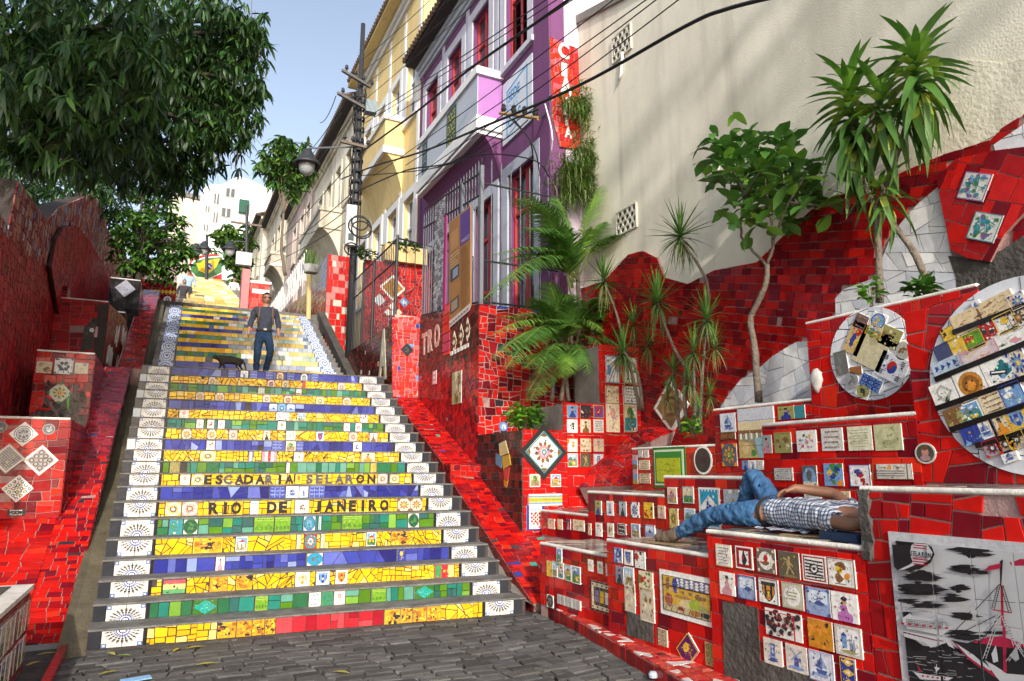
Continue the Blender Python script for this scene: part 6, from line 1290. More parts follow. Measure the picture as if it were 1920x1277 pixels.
# ================================================================ IRON FENCES, RAILINGS
def bars(th, pts, z0f, z1f, rails, step=.13, r=.011, m='steel', spike=True, name='bar', lim=300):
    proto = None
    for (xa, ya), (xb, yb) in zip(pts, pts[1:]):
        L = math.hypot(xb-xa, yb-ya); n = int(L/step)
        for i in range(n+1):
            x, y = xa+(xb-xa)*i/n, ya+(yb-ya)*i/n; z0, z1 = z0f(x, y), z1f(x, y); b = MB(); b.tube([(x, y, z0), (x, y, z1-.08), (x, y, z1)], [r, r, r*.25 if spike else r], 5); b.build(name, m, th)
        for rr in rails:
            b = MB(); p, q = (xa, ya, z0f(xa, ya)+rr), (xb, yb, z0f(xb, yb)+rr); b.tube([p, q], .018, 6); b.build('rail', 'iron', th)
fa = thing('iron_fence', 'tall grey iron fence with spikes on the terrace wall before the purple house', 'fence', (4.4, 11, 4.2))
zt_ = lambda x, y: np.interp(y, [YE_, 12.94], [4.18, 4.55])
bars(fa, [(XT+.05, 13.0), (XT+.05, YE_+.06)], zt_, lambda x, y: 6.75, [.05, 1.9, 2.3], .13)
bars(fa, [(XT+.05, YE_+.06), (XF-.1, YE_+.06)], zt_, lambda x, y: 6.75, [.05, .75, 2.1], .17)
for y in (YE_+.06, 10.9, 12.0): b = MB(); b.box((XT+.02, y-.03, 4.15), (XT+.08, y+.03, 6.6)); b.build('post', 'steel', fa)
# decorative cover sheets hung on the fence
bn = thing('banner', 'tall brown printed notice board with a purple corner patch hung on the iron fence', 'sign', (XT, 11, 4.2))
f = FX(XT-.02); q = f.pxs([(842, 418), (882, 385), (882, 577), (842, 612)]); x0, x1 = q[0][0], q[1][0]
o = ccw(q); prism(bn, 'board', f, o, .02, mat('brown_board', (.33, .16, .055), .7, .3, .15, 5., .1, 40.)); b = MB()
ip = lambda s, t: ((1-s)*((1-t)*q[0][0]+t*q[3][0])+s*((1-t)*q[1][0]+t*q[2][0]), (1-s)*((1-t)*q[0][1]+t*q[3][1])+s*((1-t)*q[1][1]+t*q[2][1]))
def bq(s0, t0, s1, t1, c, h): b.poly([f.P(*p, h) for p in ccw([ip(s0, t0), ip(s1, t0), ip(s1, t1), ip(s0, t1)])], c)
bq(.55, .02, 1., .33, (.10, .05, .22), .004); bq(.1, .12, .45, .3, (.42, .22, .09), .003)
for i in range(9): bq(.08, .34+.03*i, R.uniform(.3, .5), .352+.03*i, (.5, .36, .2), .004)
for i in range(30): bq(.56, .36+.02*i, R.uniform(.8, .97), .368+.02*i, (.24, .11, .035), .004)
bq(.08, .48, .5, .60, (.05, .06, .08), .005); bq(.2, .50, .45, .585, (.25, .3, .36), .006); bq(.06, .78, .5, .90, (.10, .07, .05), .005); bq(.12, .80, .42, .89, (.3, .24, .18), .006)
for p, c in word('MARCO', ip(.62, .27)[0], ip(.62, .31)[1], ip(.98, .27)[0], ip(.62, .275)[1], (.5, .48, .6)): b.poly([f.P(*z, .006) for z in ccw(p)], c)
b.build('print', 'matte', bn)
b = MB(); 
for i in range(7): b.poly([f.P(*p, .008) for p in ccw([ip(.06+.13*i, .985), ip(.15+.13*i, .985), ip(.15+.13*i, 1.0), ip(.06+.13*i, 1.0)])], (.2, .1, .2))
ws = MB(); ws.poly([f.P(*p, .003) for p in ccw([ip(0, .955), ip(1, .955), ip(1, 1.02), ip(0, 1.02)])], (.6, .52, .46)); ws.build('white_strip', 'matte', bn); b.build('strip_print', 'matte', bn)
f = FX(XT-.012)
mp_ = thing('perforated_screen', 'grey woven screen strip with a magenta edge hung on the fence beside the notice board', 'screen', (XT, 12, 4.4)); b = MB(); x0, x1 = -12.15, -11.62
for i in range(28):
    for j in range(4): cx, cy = x0+(x1-x0)*(j+.5+(.25 if i % 2 else -.25))/4, 4.55+.075*i; b.slab(f, [(cx+.07*math.cos(t), cy+.045*math.sin(t)) for t in (0, 1.571, 3.142, 4.712)], 0, .008, R.choice([(.3, .3, .32), (.16, .16, .18), (.4, .4, .42)]))
b.build('weave', 'matte', mp_, kind='stuff'); b = MB(); b.slab(f, rect(-11.6, 4.4, -11.5, 6.2), 0, .02, (.30, .02, .13)); b.build('magenta_edge', 'matte', mp_)
# railing along the street wall
ra = thing('railing', 'dark sloped iron railing standing on the letter A wall, behind the red pier', 'railing', (3.95, 15, 4.4))
bars(ra, [(3.98, 17.5), (3.98, 13.4)], lambda x, y: 4.42, lambda x, y: 6.3, [.05, 1.4, 1.86], .135, .010, 'iron', False)
bars(ra, [(3.98, 13.4), (5.9, 13.9)], lambda x, y: 4.5, lambda x, y: 6.28, [1.78], .2, .010, 'iron', False)
for y in (13.4, 15.2, 17.4): b = MB(); b.tube([(3.98, y, 3.2), (3.98, y, 6.35)], .03, 8); b.build('post', 'iron', ra)
# red panel wall with diamonds seen through the railing
rp = thing('street_wall', 'red tiled wall with a framed brown diamond tile behind the railing', 'wall', (5, 17.6, 4), 'red tiled street walls'); f = FY(17.3); o = rect(4.3, 4.2, 5.93, 6.95)
b = MB(); b.box((4.3, 17.303, 3.5), (5.95, 17.6, 6.94)); b.build('body', 'grout', rp); hs = []
for u, v, w_, mo in ((736, 540, .50, lambda: [rc(-1, -1, 1, 1, W), rc(-.8, -.8, .8, .8, (.34, .16, .03))]+[disc(x, y, .07, (.5, .3, .08), 5) for x in (-.5, 0, .5) for y in (-.5, 0, .5)]), (758, 567, .2, lambda: [rc(-1, -1, 1, 1, LB), disc(0, 0, .5, W, 8)]), (711, 563, .24, lambda: [rc(-1, -1, 1, 1, (.6, .62, .65))]), (736, 575, .16, lambda: [rc(-1, -1, 1, 1, W)]), (727, 586, .14, lambda: [rc(-1, -1, 1, 1, W)]), (737, 586, .14, lambda: [rc(-1, -1, 1, 1, W)]), (747, 586, .14, lambda: [rc(-1, -1, 1, 1, CR)])):
    a, c = f.px(u, v); hs.append([(a+math.cos(t)*w_*.65, c+math.sin(t)*w_*.65) for t in (0, 1.571, 3.142, 4.712)]); dtile(rp, f, a, c, w_, w_, mo, rot=rad(45), name='diamond_tile')
clad(rp, f, o, .018, [((.52, .02, .015), 4), ((.40, .015, .02), 3), ((.26, .012, .018), 2)], .35, 1.1, .013, 220, hs)
bxp = thing('planter_box', 'yellow planter box on top of the red diamond wall', 'planter', (5.1, 17.3, 6.95)); b = MB(); b.box((4.75, 17.1, 6.96), (5.9, 17.5, 7.4)); b.build('box', 'yellow', bxp)
# red and pale tiled pillar wall behind the pole, and the street walls going up
rq = thing('street_wall', 'tall bright red and pale tiled wall end left of the utility pole', 'wall', (4.2, 20.6, 5), 'red tiled street walls'); f = FY(20.5)
b = MB(); b.box((3.95, 20.503, 3.8), (4.7, 21.5, 7.95)); b.build('body', 'grout', rq)
clad(rq, f, rect(3.95, 4.2, 4.7, 7.95), cells=bricks((3.9, 4.2, 4.8, 8), .2, .2, .3), pal=[((.58, .02, .015), 5), ((.45, .02, .02), 3), ((.55, .2, .18), 2), ((.6, .52, .42), 1)], gap=.014, limit=130)
clad(rq, FX(3.948), rect(-21.5, 5, -20.5, 7.95), cells=bricks((-21.5, 5, -20.5, 8), .2, .18), pal=BROWNS, limit=40)
rs = thing('street_wall', 'long dark streaked tiled wall above the right side of the upper steps', 'wall', (3.7, 25, 6), 'red tiled street walls'); f = FX(3.95)
b = MB(); b.box((3.955, 21.5, 3.2), (4.15, 34, 7.2)); b.build('body', 'grout_dark', rs)
clad(rs, f, ccw([(-34, 6.2), (-21.5, 4.6), (-21.5, 7.3), (-34, 8.6)]), cells=bricks((-34, 3.2, -21.5, 9), .3, .2, .4), pal=BROWNS+[((.3, .03, .03), 2), ((.4, .36, .32), 1)], gap=.012, limit=200, m='glaze_worn')
b = MB(); b.slab(f, ccw([(-20.4, 5.9), (-16.2, 3.5), (-16.2, 3.75), (-20.4, 6.15)]), .05, .25); b.build('coping', 'cement_dark', rs)
# pale fence and house wall beyond, red block by the far walker
wf = thing('fence', 'white slatted fence above the far right street wall', 'fence', (3.9, 30, 8)); 
for i in range(24): y = 24+.42*i; b = MB(); b.box((3.85, y, 8.0), (3.88, y+.04, 9.1)); b.build('slat', 'trim', wf)
for z in (8.3, 8.95): b = MB(); b.box((3.883, 24, z), (3.91, 34, z+.07)); b.build('rail', 'trim', wf)
rb = thing('street_wall', 'bright red painted block with a white sign band beside the far walkers', 'wall', (3.0, 27, 6.2), 'red tiled street walls'); f = FY(26.5)
x0, z0 = f.px(463, 600); x1, z1 = f.px(506, 534); b = MB(); b.box((x0, 26.503, 6), (x1, 27.5, z1)); b.build('body', 'grout', rb)
clad(rb, f, rect(x0, 6.2, x1, z1-.0), cells=bricks((x0, 6.2, x1, z1), .2, .16), pal=[((.62, .03, .02), 4), ((.55, .08, .06), 2)], gap=.014, limit=120)
b = MB(); b.slab(f, rect(x0-.05, z1, x1+.05, z1+.1), -.9, .03, (.7, .68, .66)); a, c = f.px(489, 547); b.slab(f, [(a-.3, c-.08), (a+.3, c-.08), (a+.3, c+.08), (a-.3, c+.08)], .01, .03, (.75, .72, .7)); b.build('white_band', 'matte', rb)
b = MB(); b.box((x0-.28, 26.3, 6), (x0-.02, 26.9, z1+.45), (.6, .2, .2)); b.build('pink_post', 'matte', rb)
# ---- far flight, landing, flag arch
b = MB(); b.box((-1.5, 21.4, 5.6), (4.0, 28.2, 6.245)); b.build('landing', 'tread', kind='structure')
ff = thing('staircase', 'far pale yellow flight of steps under the green and yellow flag mural', 'staircase', (1.1, 29, 6.3)); nf = 24
for k in range(nf):
    y = 28+1.0*k; z = 7.2+.31*k; s = k/nf; xa, xb = .05+.8*s, 2.7-.1*s; b = MB(); b.box((xa-.5, y, z-.6), (xb+.5, y+1.1, z+.31)); st = b.build('step', 'tread', ff); f = FY(y-.004)
    mosaic(st, f, rect(xa, z+.005, xb, z+.30), [rect(xa+(xb-xa)*i/6, z+.155*r_, xa+(xb-xa)*(i+1)/6, z+.155*(r_+1)) for i in range(6) for r_ in (0, 1)], PALE+[((.7, .62, .42), 4), ((.65, .5, .15), 2)], .008, .01, 'tile', 6, m='glaze_worn')
am = thing('flag_mural', 'arched wall mural of a yellow diamond and blue globe on green with red edges', 'mural', (1.1, 52.5, 14)); f = FY(52.4)
arch = f.pxs([(352, 530), (352, 500), (358, 488), (370, 481), (385, 477), (400, 476), (416, 480), (416, 530)]); prism(am, 'wall', f, ccw(arch), .5, 'grout')
b = MB(); Q = lambda pts: [f.P(*p) for p in ccw(f.pxs(pts))]
def ly(pts, c, h): b.poly([f.P(*p, h) for p in ccw(f.pxs(pts))], c)
ly([(352, 530), (352, 500), (358, 488), (370, 481), (385, 477), (400, 476), (416, 480), (416, 530)], (.45, .03, .03), .01); ly([(355, 500), (362, 489), (385, 482), (416, 480), (416, 513), (392, 523), (378, 524), (366, 520), (356, 508)], (.7, .68, .62), .02)
ly([(357, 500), (364, 491), (386, 484), (416, 482), (416, 511), (391, 522), (379, 523), (367, 518), (358, 508)], (.05, .16, .05), .03)
ly([(368, 494), (376, 493), (382, 487), (391, 489), (402, 486), (412, 485), (406, 500), (396, 510), (388, 515), (380, 511), (373, 508)], (.72, .44, .02), .04); ly([(385, 497), (389, 493), (395, 494), (398, 500), (394, 506), (387, 506), (384, 502)], (.03, .04, .18), .05); ly([(385, 501), (391, 498), (397, 502), (397, 504), (391, 500), (385, 503)], (.7, .7, .7), .06)
b.build('mosaic', 'glaze_worn', am)
# red house wall on the left of the far landing
rl = thing('street_wall', 'red wall with a row of yellow dots and two round white plates, left of the far landing', 'wall', (-.2, 24, 6), 'red tiled street walls'); f = FY(23.5); x0, z0 = f.px(280, 600); x1, z1 = f.px(332, 530)
b = MB(); b.box((-1.6, 23.503, 4.6), (x1, 24.5, z1)); b.build('body', 'grout', rl); a_, c_ = f.px(288, 559); hs = []
clad(rl, f, rect(-1.6, 5.0, x1, z1), .05, REDS_DARK, .1, 1.3, .012, 120)
for u in range(284, 332, 7): a, c = f.px(u, 546+(u-284)*.05); dtile(rl, f, a, c, .10, .10, [rc(-1, -1, 1, 1, YE)], rot=rad(45), name='yellow_tile')
for u, v in ((289, 559), (314, 562)): a, c = f.px(u, v); dtile(rl, f, a, c, .22, .22, [disc(0, 0, 1, W, 20), disc(0, 0, .5, (.1, .1, .2), 14), disc(0, 0, .25, W, 10)], shape=CIRC, name='plate')
rl2 = thing('street_wall', 'pale pink and red wall stub under the leafy tree on the left', 'wall', (-.8, 27, 6), 'red tiled street walls'); b = MB(); b.box((-1.8, 26, 5.5), (-.1, 26.4, 8.6)); b.build('body', 'pinkish', rl2); clad(rl2, FY(25.99), rect(-1.8, 6, -.1, 7.6), .06, REDS, .1, 1.3, .012, 60)
# ================================================================ PLANTS
def leafmesh(L, W, droop=.3, fold=.2, col=(.05, .12, .03), col2=None, n=4, prof=None):
    prof = prof or (lambda t: math.sin(math.pi*min(1, t*.92+.08))**.8)
    V, F, C = [], [], []
    for i in range(n+1):
        t = i/n; w_ = W/2*(prof(t) if i < n else .02); x = L*(t-.18*droop*t**2); z = -droop*L*t*t
        V += [(x, -w_, z+fold*w_), (x, 0, z), (x, w_, z+fold*w_)]
    for i in range(n):
        a = 3*i; F += [[a, a+1, a+4, a+3], [a+1, a+2, a+5, a+4]]; C += [col, col] if not col2 else ([col2, col2] if i in (1, 2) else [col, col])
    return V, F, C
def mesh_of(g, name):
    V, F, C = g; me = bpy.data.meshes.new(name); me.from_pydata(V, [], F); at = me.attributes.new('Col', 'FLOAT_COLOR', 'FACE')
    cc = np.ones((len(F), 4), np.float32); cc[:, :3] = C; at.data.foreach_set('color', cc.ravel()); me.polygons.foreach_set('use_smooth', [True]*len(F)); me.materials.append(M['leaf']); return me
def xf(az, el, roll):
    return (Matrix.Rotation(az, 3, 'Z') @ Matrix.Rotation(-el, 3, 'Y') @ Matrix.Rotation(roll, 3, 'X'))
def inst(me, name, th, pos, az, el, roll=0., s=1.):
    o = bpy.data.objects.new(name, me); COL.objects.link(o); o.parent = th; o.location = np.array(pos)-_loc(th); o.rotation_euler = xf(az, el, roll).to_euler(); o.scale = (s, s, s); return o
def merged(name, th, geoms, items, m='leaf', kind='stuff', tint=.25):
    Vs, Fs, Cs = [], [], []; k = 0
    G = [(np.array(g[0]), np.array(g[1]), np.array(g[2])) for g in geoms]
    for pos, az, el, roll, s in items:
        v, f_, c = R.choice(G); A = np.array(xf(az, el, roll))*s; Vs.append(v@A.T+np.array(pos)); Fs.append(f_+k); k += len(v); Cs.append(np.clip(c*R.uniform(1-tint, 1+tint)*np.array([R.uniform(.85, 1.2), 1, R.uniform(.8, 1.1)]), 0, .9))
    if not Vs: return
    V = np.concatenate(Vs); F = np.concatenate(Fs); C = np.concatenate(Cs); c0 = V.mean(0); me = bpy.data.meshes.new(name)
    me.vertices.add(len(V)); me.vertices.foreach_set('co', (V-c0).astype(np.float32).ravel()); nf = len(F); me.loops.add(nf*4); me.loops.foreach_set('vertex_index', F.astype(np.int32).ravel()); me.polygons.add(nf)
    me.polygons.foreach_set('loop_start', np.arange(0, nf*4, 4, dtype=np.int32)); me.polygons.foreach_set('loop_total', np.full(nf, 4, np.int32)); me.update(calc_edges=True); me.polygons.foreach_set('use_smooth', np.ones(nf, bool))
    at = me.attributes.new('Col', 'FLOAT_COLOR', 'FACE'); at.data.foreach_set('color', np.concatenate([C, np.ones((nf, 1))], 1).astype(np.float32).ravel()); me.materials.append(M[m])
    o = bpy.data.objects.new(name, me); COL.objects.link(o); o.location = c0-_loc(th); WL[o.name] = c0
    if th: o.parent = th
    if kind: o['kind'] = kind
    return o
def wob(pts, n=3, a=.02):
    """smooth a polyline and let it wander a little"""
    P = [np.array(p, float) for p in pts]; out = []
    for i in range(len(P)-1):
        p0, p1, p2, p3 = P[max(i-1, 0)], P[i], P[i+1], P[min(i+2, len(P)-1)]
        for k in range(n):
            t = k/n; out.append(.5*((2*p1)+(-p0+p2)*t+(2*p0-5*p1+4*p2-p3)*t*t+(-p0+3*p1-3*p2+p3)*t**3)+np.array([R.gauss(0, a*.3) for _ in range(3)]))
    out.append(P[-1]); return out
def stem(th, pts, r0, r1, name='trunk', m='bark', n=8, a=.02):
    p = wob(pts, 4, a); k = len(p); b = MB(); b.tube(p, [r0+(r1-r0)*i/(k-1)+R.uniform(-.003, .003) for i in range(k)], n); return b.build(name, m, th, smooth=True)
# ---- the two dracaena trees
DG = [leafmesh(.47, .088, d, .3, c, c2, 6, lambda t: min(1, .35+2.6*t)*(1-t**3.2)**.8) for d, c, c2 in ((.45, (.08, .21, .025), (.14, .30, .03)), (.8, (.065, .165, .025), (.20, .33, .03)), (1.05, (.065, .16, .025), None), (1.25, (.08, .17, .03), (.28, .36, .04)))]
DM = [mesh_of(g, 'leaf') for g in DG]
def dracaena(label, base, pts, tops, extra=()):
    th = thing('dracaena_tree', label, 'plant', base, 'tall dracaenas against the beige wall')
    stem(th, pts, .035, .022, a=.012)
    for e in extra: stem(th, e, .022, .016, 'branch', a=.01)
    for (p, n, drop) in tops:
        p = np.array(p)
        for i in range(n):
            t = (i+.5)/n; az = i*2.399+R.uniform(-.3, .3); el = rad(80)-(t**.8)*rad(118)+R.uniform(-.14, .14); k = 0 if t < .25 else (1 if t < .5 else (2 if t < .75 else 3))
            q = p-np.array([0, 0, drop*t]); inst(DM[k], 'leaf', th, q, az, el, R.uniform(-.3, .3), R.uniform(.8, 1.1)*(.7+.3*min(1, drop/.5)))
    return th
XD = 6.05; P_ = lambda u, v, x=XD: onX(u, v, x)
dracaena('left dracaena tree whose drooping crown hangs lowest down its stem', P_(1650, 568), [P_(1650, 568), P_(1647, 470), P_(1640, 385), P_(1605, 310), P_(1596, 220), P_(1590, 170)],
  [(P_(1590, 160), 84, .80), (P_(1650, 165), 34, .5), (P_(1650, 350), 16, .12)], [[P_(1640, 385), P_(1655, 362), P_(1652, 345)], [P_(1605, 310), P_(1630, 240), P_(1650, 165)]])
dracaena('right dracaena tree with a leaning trunk and the topmost spiky crown', P_(1755, 548), [P_(1755, 548, 6.15), P_(1705, 460, 6.15), P_(1662, 395, 6.15), P_(1668, 330, 6.15), P_(1703, 222, 6.12), P_(1714, 110, 6.1)], [(P_(1714, 100, 6.1), 66, .55), (P_(1665, 375, 6.15), 8, .1)])
# ---- broad-leaved tree
FG = [leafmesh(.225, .115, d, .15, c, None, 4, lambda t: math.sin(math.pi*t**1.4*.93+.1)**.7) for d, c in ((.15, (.10, .26, .04)), (.5, (.075, .20, .035)), (.2, (.20, .42, .05)), (.8, (.065, .16, .03)))]
FM = [mesh_of(g, 'leaf') for g in FG]
ft_ = thing('broad_leaved_tree', 'slender tree with rounded glossy leaves growing in front of the beige wall', 'tree', P_(1423, 752, 5.95))
stem(ft_, [P_(1423, 754, 5.95), P_(1413, 640, 5.95), P_(1408, 595, 5.95), P_(1434, 540, 5.95), P_(1438, 497, 5.95)], .042, .028, a=.012)
bl = [[P_(1438, 497, 5.95), P_(1405, 462, 5.95), P_(1388, 435, 5.95), P_(1395, 370, 5.95), P_(1370, 310, 6.)], [P_(1438, 497, 5.95), P_(1450, 450, 5.95), P_(1440, 380, 5.9), P_(1430, 290, 5.9)], [P_(1450, 450, 5.95), P_(1480, 380, 5.95), P_(1510, 330, 5.95)], [P_(1395, 370, 5.95), P_(1420, 330, 5.7), P_(1460, 270, 5.8)], [P_(1480, 380, 5.95), P_(1530, 385, 6.), P_(1545, 380, 6.)]]
for q in bl: stem(ft_, q, .02, .01, 'branch', a=.015)
tips = [(1370, 300), (1350, 270), (1400, 260), (1430, 275), (1460, 262), (1470, 290), (1500, 320), (1520, 335), (1390, 320), (1430, 330), (1460, 330), (1410, 355), (1480, 360), (1380, 350), (1360, 330), (1440, 300), (1418, 290), (1355, 300), (1545, 380), (1500, 380), (1400, 385), (1450, 385), (1440, 415), (1470, 410), (1400, 410), (1490, 340), (1345, 285), (1430, 360)]
for i, (u, v) in enumerate(tips):
    p = P_(u, v, 5.95+R.uniform(-.45, .4)); n = 14
    for j in range(n):
        k = 2 if (u, v) in ((1430, 330), (1410, 355)) or R.random() < .12 else R.choice([0, 1, 1, 3]); inst(FM[k], 'leaf', ft_, p+np.array([R.gauss(0, .085) for _ in range(3)]), j*2.4+R.uniform(-.5, .5), R.uniform(-.3, 1.0), R.uniform(-.5, .5), R.uniform(.8, 1.25))
# ---- spiky dracaena clump
SG = [leafmesh(.50, .030, d, .1, c, None, 4, lambda t: 1-.75*t) for d, c in ((.03, (.11, .25, .04)), (.15, (.09, .21, .04)), (.32, (.08, .18, .04)), (.7, (.15, .18, .05)))]
SM = [mesh_of(g, 'leaf') for g in SG]
def spiky(label, base, stems, heads, grp='spiky dracaena clumps by the planters'):
    th = thing('spiky_plant', label, 'plant', base, grp)
    for s in stems: stem(th, s, .028, .014, 'stem', a=.02)
    for p, n, s in heads:
        n = int(n*2.3)
        for i in range(n):
            t = (i+.5)/n; inst(SM[min(3, int(t*3.4+R.uniform(0, .4)))], 'leaf', th, np.array(p)-np.array([0, 0, .12*t]), i*2.399+R.uniform(-.3, .3), rad(86)-t*rad(138)+R.uniform(-.15, .15), R.uniform(-.4, .4), s*R.uniform(.65, 1.1))
    return th
Q_ = lambda u, v, x=5.9: onX(u, v, x)
spiky('big spiky dracaena clump rising from the bed above the round dark plaque', Q_(1290, 800), [[Q_(1290, 812), Q_(1285, 700), Q_(1330, 560), Q_(1275, 445)], [Q_(1305, 812), Q_(1300, 720), Q_(1262, 650), Q_(1232, 565)], [Q_(1312, 812, 5.8), Q_(1318, 700, 5.8), Q_(1325, 600, 5.8)], [Q_(1298, 812, 5.75), Q_(1302, 730, 5.75), Q_(1300, 655, 5.75)], [Q_(1275, 812, 5.95), Q_(1270, 750, 5.95), Q_(1262, 690, 5.95)]],
  [(Q_(1275, 435), 46, 1.0), (Q_(1232, 560), 50, 1.0), (Q_(1325, 590, 5.8), 40, .8), (Q_(1300, 650, 5.75), 36, .7), (Q_(1262, 690, 5.95), 34, .6), (Q_(1330, 730, 5.8), 26, .45), (Q_(1290, 705, 5.7), 26, .62), (Q_(1340, 640, 5.85), 26, .6), (Q_(1252, 735, 5.9), 22, .55), (Q_(1215, 640, 6.1), 26, .7), (Q_(1310, 760, 5.7), 20, .45)])
spiky('smaller spiky dracaena with two heads in front of the tall upper planter', Q_(1195, 760, 5.95), [[Q_(1205, 770, 6.1), Q_(1195, 700, 5.9), Q_(1168, 655, 5.8)], [Q_(1200, 770, 6.2), Q_(1165, 620, 6.1), Q_(1132, 525, 6.0)]], [(Q_(1168, 655, 5.8), 46, .95), (Q_(1132, 520, 6.0), 44, .95), (Q_(1188, 600, 6.1), 24, .7)])
# ---- areca palm
LF = [np.array(v) for v in leafmesh(.34, .026, .45, .1, (.06, .16, .03), None, 3, lambda t: 1-.8*t)[0]]; LFf = leafmesh(.34, .026, .45, .1, n=3)[1]
def frond(th, p0, p1, sag, ll, col, n=38, name='frond'):
    p0, p1 = np.array(p0, float), np.array(p1, float); b = MB(); pts = []
    for i in range(15): t = i/14; pts.append(p0+(p1-p0)*t+np.array([0, 0, sag*4*t*(1-t)*(1-.35*t)]))
    b.tube(pts, [.014*(1-.8*i/14)+.002 for i in range(15)], 5, (.16, .22, .05)); base = np.array(LF)
    for i in range(n):
        t = .22+.78*i/(n-1); k = min(13, int(t*14)); fr_ = t*14-k; p = pts[k]*(1-fr_)+pts[k+1]*fr_; d = pts[k+1]-pts[k]; d /= np.linalg.norm(d); side = np.cross(d, [0, 0, 1.]); side /= np.linalg.norm(side)+1e-6; up = np.cross(side, d); s = ll*(math.sin(math.pi*(.15+.8*t))**.7)/.34
        for sg_ in (1, -1):
            ax = d*.55+side*sg_*.8+up*.12+np.array([R.gauss(0, .06) for _ in range(3)]); ax /= np.linalg.norm(ax); ay = np.cross(up, ax); ay /= np.linalg.norm(ay)+1e-6; az = np.cross(ax, ay); V = p+(base[:, :1]*ax+base[:, 1:2]*ay+base[:, 2:]*az)*s
            f_ = R.uniform(.75, 1.3); b.raw(V.tolist(), LFf, tuple(min(.6, c*f_) for c in col))
    return b.build(name, 'leaf', th)
pm = thing('palm', 'feathery green palm arching out of the concrete planter', 'palm', onY(1065, 748, 9.5)); A_ = lambda u, v, y=9.5: onY(u, v, y); PGC = (.085, .21, .035); PYG = (.15, .29, .04)
for u in (1035, 1052, 1066, 1080): stem(pm, [A_(u, 752, 9.6), A_(u+R.uniform(-8, 8), 690, 9.55), A_(u+R.uniform(-14, 14), 620, 9.5)], .035, .028, 'stem', m='bark', a=.01)
stem(pm, [A_(1080, 752, 9.7), A_(1086, 600, 9.65), A_(1082, 500, 9.6)], .045, .035, 'stem', a=.01)
for (u0, v0), (u1, v1), y1, sag, ll, c in (((1082, 500), (965, 372), 9.0, .35, .42, PYG), ((1082, 500), (985, 430), 8.8, .3, .4, PGC), ((1080, 510), (925, 478), 9.0, .3, .42, PGC), ((1082, 500), (1045, 372), 9.9, .2, .4, PGC), ((1082, 500), (1125, 350), 9.7, .25, .36, PYG), ((1082, 505), (1190, 452), 9.2, .35, .42, PGC), ((1082, 510), (1160, 400), 9.8, .3, .4, PGC), ((1080, 520), (945, 530), 8.7, .45, .42, PGC), ((1078, 530), (1010, 480), 9.2, .2, .4, PYG),
  ((1060, 640), (925, 628), 9.0, .35, .36, PYG), ((1055, 640), (950, 690), 8.6, .4, .36, PGC), ((1050, 640), (1000, 560), 9.0, .2, .34, PGC), ((1060, 640), (985, 640), 8.6, .3, .34, PGC), ((1065, 640), (1120, 560), 9.3, .25, .36, PGC), ((1070, 640), (1130, 620), 9.0, .3, .34, PYG), ((1055, 640), (1030, 530), 9.4, .15, .36, PGC), ((1060, 660), (1010, 700), 8.6, .3, .3, PGC), ((1068, 660), (1105, 700), 8.8, .3, .3, PGC), ((1060, 650), (965, 590), 9.2, .25, .36, PGC), ((1062, 640), (1075, 560), 9.0, .15, .34, PGC), ((1075, 540), (1060, 430), 9.2, .15, .4, PGC), ((1078, 520), (1110, 430), 9.3, .2, .4, PYG), ((1060, 650), (945, 655), 8.8, .35, .34, PGC), ((1065, 650), (1030, 600), 8.7, .2, .34, PGC), ((1070, 660), (1140, 660), 9.0, .3, .3, PGC), ((1060, 680), (985, 690), 8.6, .25, .3, PGC), ((1050, 690), (990, 735), 8.7, .2, .28, (.12, .08, .03))):
    frond(pm, A_(u0, v0, 9.55), A_(u1, v1, y1), sag, ll, c)
    if v1 > 360: frond(pm, A_(u0+R.uniform(-8, 8), v0+10, 9.6), A_(u1+R.uniform(-45, 45), v1+R.uniform(-30, 45), y1+R.uniform(-.1, .5)), sag*R.uniform(.7, 1.2), ll, R.choice([PGC, PGC, PYG]))
# ---- small leafy things
SL = [leafmesh(.09, .05, d, .2, c, None, 3) for d, c in ((.2, (.10, .28, .02)), (.5, (.07, .20, .02)), (.3, (.16, .36, .03)))]
GLF = [leafmesh(.12, .06, d, .2, c, None, 3) for d, c in ((.2, (.05, .15, .02)), (.5, (.04, .11, .02)), (.3, (.08, .2, .03)))]
def bush(name, label, c, rx, rz, n, geo, cat='plant', s=(.7, 1.3), group=None, ry=None):
    th = thing(name, label, cat, np.array(c)-np.array([0, 0, rz]), group); it = []
    for _ in range(n):
        d = np.array([R.gauss(0, 1), R.gauss(0, 1), R.gauss(0, 1)]); d /= np.linalg.norm(d); q = R.uniform(.35, 1)
        it.append((np.array(c)+d*q*np.array([rx, ry or rx, rz]), math.atan2(d[1], d[0])+R.gauss(0, .7), R.uniform(-.3, .9), R.uniform(-.6, .6), R.uniform(*s)))
    gm = [mesh_of(g, 'leaf') for g in geo]; it.sort(key=lambda k: np.linalg.norm(np.array(k[0])-CAM)); far = np.linalg.norm(np.array(c)-CAM) > 14
    for k in ([] if far else it[:120]): inst(R.choice(gm), 'leaf', th, k[0], k[1], k[2], k[3], k[4])
    merged('foliage', th, geo, it if far else it[120:]); b = MB()
    for _ in range(5): b.tube([np.array(c)-np.array([R.uniform(-.03, .03), R.uniform(-.03, .03), rz]), np.array(c)+np.array([R.uniform(-rx, rx)*.6, R.uniform(-rx, rx)*.6, R.uniform(0, rz)])], [.008, .003], 5)
    b.build('stems', 'bark', th, kind='stuff'); return th
bush('herb_bush', 'bright green leafy weed growing in the diamond planter', A_(985, 782, 8.75), .30, .22, 420, SL)
bush('weed', 'lone bright green seedling at the foot of the spiky clump', Q_(1298, 800, 5.6), .13, .13, 60, SL, s=(.8, 1.4))
